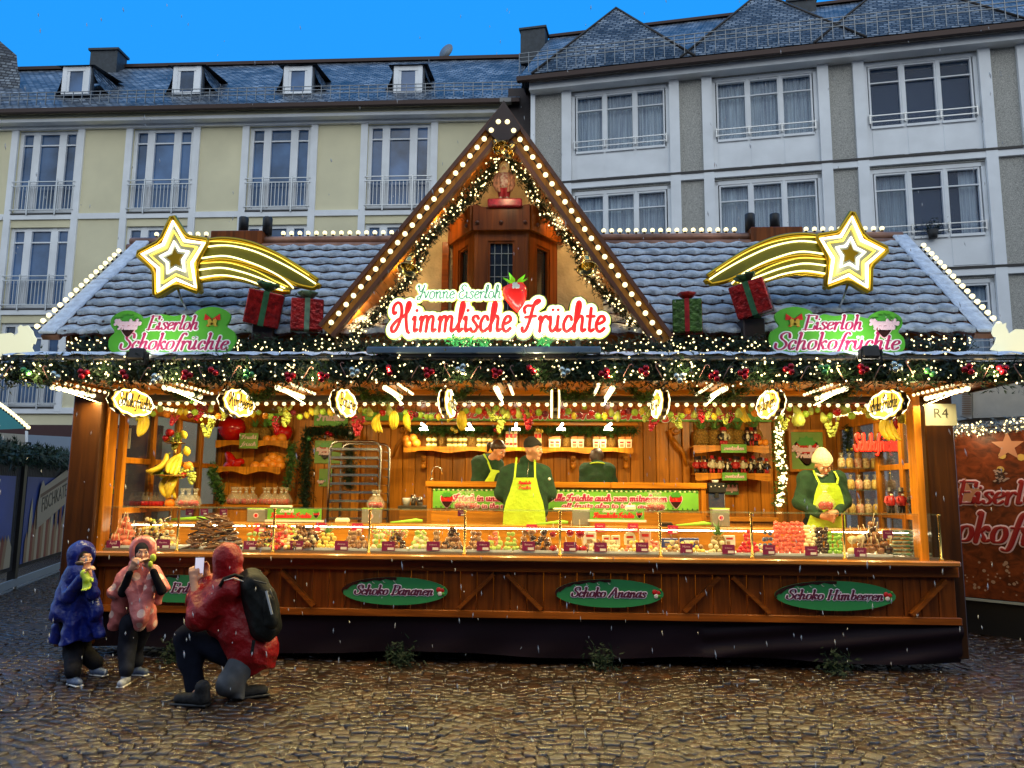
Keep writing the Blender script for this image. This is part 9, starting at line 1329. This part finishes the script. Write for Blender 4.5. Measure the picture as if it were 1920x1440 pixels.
def right_stall():
 A, B=P(1797, 1117, 9.45), P(1990, 1140, 8.75);e=Vector((B.x-A.x, B.y-A.y, 0));L=e.length;e.normalize();n=Vector((e.y, -e.x, 0));zb, zt=A.z, P(1797, 812, 9.45).z;t=thing('side_stall', 'neighbouring stall at the right edge with a wood printed Eiserloh Schokofrüchte banner', 'market stall', (A.x+.5, A.y, 0));bt=lambda u, z, d=0:A+e*u+n*d+ZA*(z-A.z);M=Matrix((e, n, ZA)).transposed()
 def bb(g, u0, u1, d0, d1, z0, z1):g.box(bt((u0+u1)/2, (z0+z1)/2, (d0+d1)/2), (u1-u0, d1-d0, z1-z0), M)
 pr=wood('printed_red_wood', (.30, .060, .014), .3, .45, 'X', .6);quick('banner', pr, lambda g:bb(g, 0, L, -.02, 0, zb, zt), t);quick('wall', M_black, lambda g:(bb(g, .02, L, -1.2, -.03, .12, zt), bb(g, -.02, L, -.05, -.025, .0, zb)), t);quick('ledge', mat('pale_ledge', (.35, .38, .36), rough=.4), lambda g:bb(g, 0, L, 0, .03, zb-.035, zb-.01), t);k=(zt-zb)/305
 for s, px, py, w, h in(('Eiserloh', 1872, 945, 145, .26), ('Schokofrüchte', 1880, 1015, 310, .34)):
  c=bt((px-1797)/1442*9.3, zt-(py-812)*k, .006)
  if s[0]=='S':
   c=bt((1800-1797)/1442*9.3, zt-(py-812)*k, .006);s='okofrüchte'
  for nm, m, gr, zz in(('lettering_outline', M_pink, .016, 0), ('lettering', mat('deep_red_print', (.30, .008, .010), rough=.4), 0, .008)):
   g=G()
   if s=='okofrüchte':write(g, s, c+n*zz, e, ZA, n, px_w(0, 245, 9.3), h, .085, .035, GL, .24, .004, gr, center=False)
   else:write(g, s, bt(.04, zt-(py-812)*k, .006+zz), e, ZA, n, px_w(0, 150, 9.3), h, .085, .035, GL, .22, .004, gr, center=False)
   g.build(nm, m, t)
 g=G()
 for i in range(46):
  u=rnd.uniform(.05, L-.05);hi=rnd.random()<.3;z=zt-rnd.uniform(.12, .45)if hi else zb+rnd.uniform(.06, .42);r=.04 if hi else rnd.uniform(.008, .022);g.m=0 if hi and i%2 else 1;g.prism([(math.cos(q)*r, math.sin(q)*r)for q in[j*.785 for j in range(8)]], bt(u, z, .003+i*.0001), e, ZA, n*.0005)
 g.build('printed_lights', [mat('print_glow_yellow', (.60, .38, .08), rough=.5), mat('print_snow', (.40, .24, .16), rough=.6)], t, kind='stuff')
 for u, z, r in((.16, zt-.72, .19), (.62, zt-.18, .17)):
  quick('printed_star', mat('print_star', (.50, .22, .12), rough=.5), lambda g:g.prism([(math.cos(j*.628+.3)*r*(1 if j%2==0 else.42), math.sin(j*.628+.3)*r*(1 if j%2==0 else.42))for j in range(10)], bt(u, z, .008), e, ZA, n*.001), t)
 g=G()
 for i in range(60):
  q, rr_=rnd.uniform(0, 6.28), rnd.uniform(0, .085);g.m=i%2;g.prism([(math.cos(j*1.57)*.02, math.sin(j*1.57)*.012)for j in range(4)], bt(.52+math.cos(q)*rr_, zt-.52+math.sin(q)*rr_*1.1, .009+i*.0001), e, ZA, n*.0004)
 g.build('printed_pine_cone', [mat('print_cone_dark', (.04, .015, .01), rough=.6), mat('print_cone_pale', (.45, .30, .24), rough=.6)], t, kind='stuff');garland([bt(0, zt+.02, .05), bt(L, zt+.06, .05)], 'silver tinsel garland with lights along the top of the right stall', .07, 900, 90, .05, mat('silver_tinsel', (.45, .42, .32), rough=.25, metal=.7), lr=.010, seed=71, name='tinsel_garland')
 for u in(.3, 1.1):lamp_point('tinsel_light', t, bt(u, zt+.0, .35), 9, .05, (1, .75, .4))
 a=P(1790, 735, 10.2);w=thing('awning_box', 'pale grey box awning above the banner wall at the right edge', 'awning', (a.x+1, 10.2, 2.6));wm=mat('pale_panel', (.50, .49, .42), rough=.5, var=.1);quick('panel', wm, lambda g:(outline_prism(g, [P(1803, 725, 10.3), P(1803, 780, 10.3), P(1822, 786, 10.2), P(1822, 722, 10.2)][::1], .05), outline_prism(g, [P(1824, 722, 10.2), P(1824, 784, 10.2), P(1990, 778, 9.6), P(1990, 712, 9.6)], .6)), w);quick('vent_slats', mat('slat_brown', (.30, .20, .12), rough=.5), lambda g:[g.beam(P(1804, 728+i*4, 10.28), P(1821, 728+i*4, 10.18), .01, .012)for i in range(13)], w);quick('awning_wall', mat('pale_blue_panel', (.38, .42, .45), rough=.6), lambda g:outline_prism(g, [P(1797, 785, 10.6), P(1797, 812, 10.6), P(1990, 820, 10.4), P(1990, 780, 10.4)], .05), w)
right_stall()
def left_side():
 A, B=PZ(-60, 1140), PZ(124, 1066);A.z=B.z=0;e=(B-A);L=e.length;e.normalize();n=Vector((e.y, -e.x, 0));M=Matrix((e, n, ZA)).transposed();bt=lambda u, z, d=0:A+e*u+n*d+ZA*z
 def bb(g, u0, u1, d0, d1, z0, z1):g.box(bt((u0+u1)/2, (z0+z1)/2, (d0+d1)/2), (u1-u0, d1-d0, z1-z0), M)
 H=2.02
 def U(px):
  d=ray(px, 1000);return(CAM+d*((A-CAM).dot(n)/d.dot(n))-A).dot(e)
 t=thing('banner_fence', 'dark slatted fence with a printed FISCHKATE banner at the left edge', 'fence', bt(L/2, 0));quick('fence_board', mat('fence_dark', (.03, .028, .03), rough=.7, var=.5), lambda g:[bb(g, L*i/60+.01, L*(i+1)/60, -.04, -.02, .3, H)for i in range(60)], t)
 for u in(U(34), L-.05):quick('fence_post', M_black, lambda g:bb(g, u-.07, u+.07, -.08, .03, 0, H+.12), t)
 quick('base_board', mat('pale_base', (.26, .30, .33), rough=.5), lambda g:(bb(g, 0, L, 0, .03, .05, .17), bb(g, 0, L, .0, .02, .0, .03)), t);u0, u1=U(44), U(123);quick('banner', mat('night_blue_print', (.03, .07, .30), rough=.5, var=.4, vscale=.8), lambda g:(bb(g, u0, u1, -.018, -.01, .36, H-.28), bb(g, 0, U(22), -.018, -.01, .36, H-.28)), t);g=G()
 for i in range(17):
  u=u0+.1+(u1-u0-.3)*i/17;h=.5+.55*abs(math.sin(i*1.7));w=.16;g.m=i%3;g.prism([(0, 0), (w, 0), (w, h*.7), (w/2, h), (0, h*.7)], bt(u, .37, .002+i*.0006), e, ZA, n*.0004)
 for i in range(10):
  g.m=(i+1)%3;g.prism([(0, 0), (.3, 0), (.3, .3), (.1, .5)], bt(.05+i*.13*L/5, .37, .002+i*.0006), e, ZA, n*.0004)
 g.build('printed_town', [mat('print_timber', (.34, .20, .11), rough=.6), mat('print_cream', (.50, .40, .26), rough=.6), mat('print_brick_red', (.28, .08, .05), rough=.6)], t);c=bt((U(62)+U(122))/2, H-.62, .02);k=(U(122)-U(62))/2;d=(e+ZA*.16*1).normalized();up_=Vector((-d.z*e.x, -d.z*e.y, math.hypot(d.x, d.y)));quick('scroll', mat('print_scroll', (.42, .34, .24), rough=.6), lambda g:g.prism([(-.98*k, -.36), (.75*k, -.26), (.95*k, -.02), (.9*k, .32), (.72*k, .38), (-.6*k, .30), (-.72*k, .42), (-.85*k, .30), (-.98*k, .0)], c, d, up_, n*.002), t);quick('scroll_shade', mat('print_scroll_dark', (.16, .09, .06), rough=.6), lambda g:g.prism([(-.85*k, .20), (.8*k, .24), (.8*k, .18), (-.85*k, .14)], c+n*.003, d, up_, n*.001), t);o=print_text('lettering', 'FISCHKATE', c+n*.006-up_*.12, d, up_, n, .36, M_black, t);sx=k*1.7/2.0;c0=c-base_of(t)
 for v in o.data.vertices:v.co+=d*((v.co-c0).dot(d)*(sx-1))
 garland([bt(0, H+.05), bt(L, H+.05)], 'dark unlit fir garland on top of the left fence', .13, 700, 0, .12, seed=72);Y=17.0;tw=thing('white_tent', 'white tent wall behind the left fence', 'tent', P(60, 880, Y));quick('tent_wall', mat('tent_white', (.50, .46, .38), rough=.8), lambda g:outline_prism(g, [P(-80, 806, Y), P(-80, 1000, Y), P(50, 1000, Y), P(50, 815, Y)], .05), tw);quick('tent_side', mat('tent_blue_white', (.30, .36, .45), rough=.8), lambda g:outline_prism(g, [P(50.6, 815, Y), P(50.6, 1000, Y), P(150, 1000, Y+1.5), P(150, 820, Y+1.5)], .05), tw);quick('tent_pole', M_whp, lambda g:g.tube([P(50, 1000, Y-.06), P(50, 808, Y-.06)], .03, 6), tw);tg=thing('green_tent', 'green pitched tent roof edged with bulbs at the left edge', 'tent', P(10, 800, 15.5));quick('tent_roof', mat('tent_green', (.02, .16, .12), rough=.4), lambda g:g.add([P(-60, 735, 16.5), P(-60, 808, 15.4), P(55, 803, 15.4), P(0, 765, 16)], [[0, 1, 2, 3]]), tg)
 for i in range(12):
  bulb(tg, P(-2+i*5, 757+i*3.4+i*i*.06, 15.2), 1.6)
 dk=thing('shop_front', 'dark red brown shop front strip low on the cream house', 'building', P(80, 850, 20.6));quick('fascia_panel', mat('shop_dark_red', (.06, .02, .02), rough=.6), lambda g:g.bx(P(-100, 850, 20.6).x, P(300, 850, 20.6).x, 20.5, 20.7, .3, P(60, 797, 20.6).z), dk)
left_side()
for px, py, lab in((752, 1238, 'dark green fir branches lying under the stall left of centre'), (1128, 1238, 'dark green fir branches lying under the stall right of centre'), (1568, 1240, 'dark green fir branches lying under the right part of the stall'), (330, 1235, 'dark green fir branches behind the kneeling person')):
 c=PZ(px, py);c.y=min(c.y, 7.32);c=P(px, py, 7.22);c.z=.06;g=G();needles(g, c, 220, .07, .06, rnd);g.build('fir_branch', mat('ground_fir', (.004, .016, .010), rough=.6, spec=.2), None, label=lab, cat='branch', group='fir branches under the stall')
c=PZ(1414, 1277);quick('litter', M_whp, lambda g:g.prism([(-.04, 0), (.03, -.006), (.05, .012), (.01, .02), (-.03, .016)], c+ZA*.004, XA, YA, ZA*.008), None, label='small white scrap of paper on the cobbles in front of the stall', cat='litter')
def sleet():
 g=G();q=random.Random(9)
 for i in range(620):
  Y=1.6+5.0*q.random()**.8;px, py=q.uniform(-20, 1940), q.uniform(0, 1440)if i%3 else q.uniform(900, 1400);p=P(px, py, Y)
  if p.z<.02:continue
  s=q.uniform(.5, 1.0)*(.0014+.0006*Y);d=Vector((q.uniform(-.1, .28), q.uniform(-.1, .1), -1)).normalized();ln=s*q.uniform(2.0, 6);a=d.orthogonal().normalized()*s;b=d.cross(a).normalized()*s;g.add([p-d*ln, p+a, p+b, p-a, p-b, p+d*ln], [[0, 2, 1], [0, 3, 2], [0, 4, 3], [0, 1, 4], [5, 1, 2], [5, 2, 3], [5, 3, 4], [5, 4, 1]], True)
 g.build('falling_snow', mat('sleet', (.75, .75, .75), rough=.4, alpha=.55), kind='stuff')
sleet()
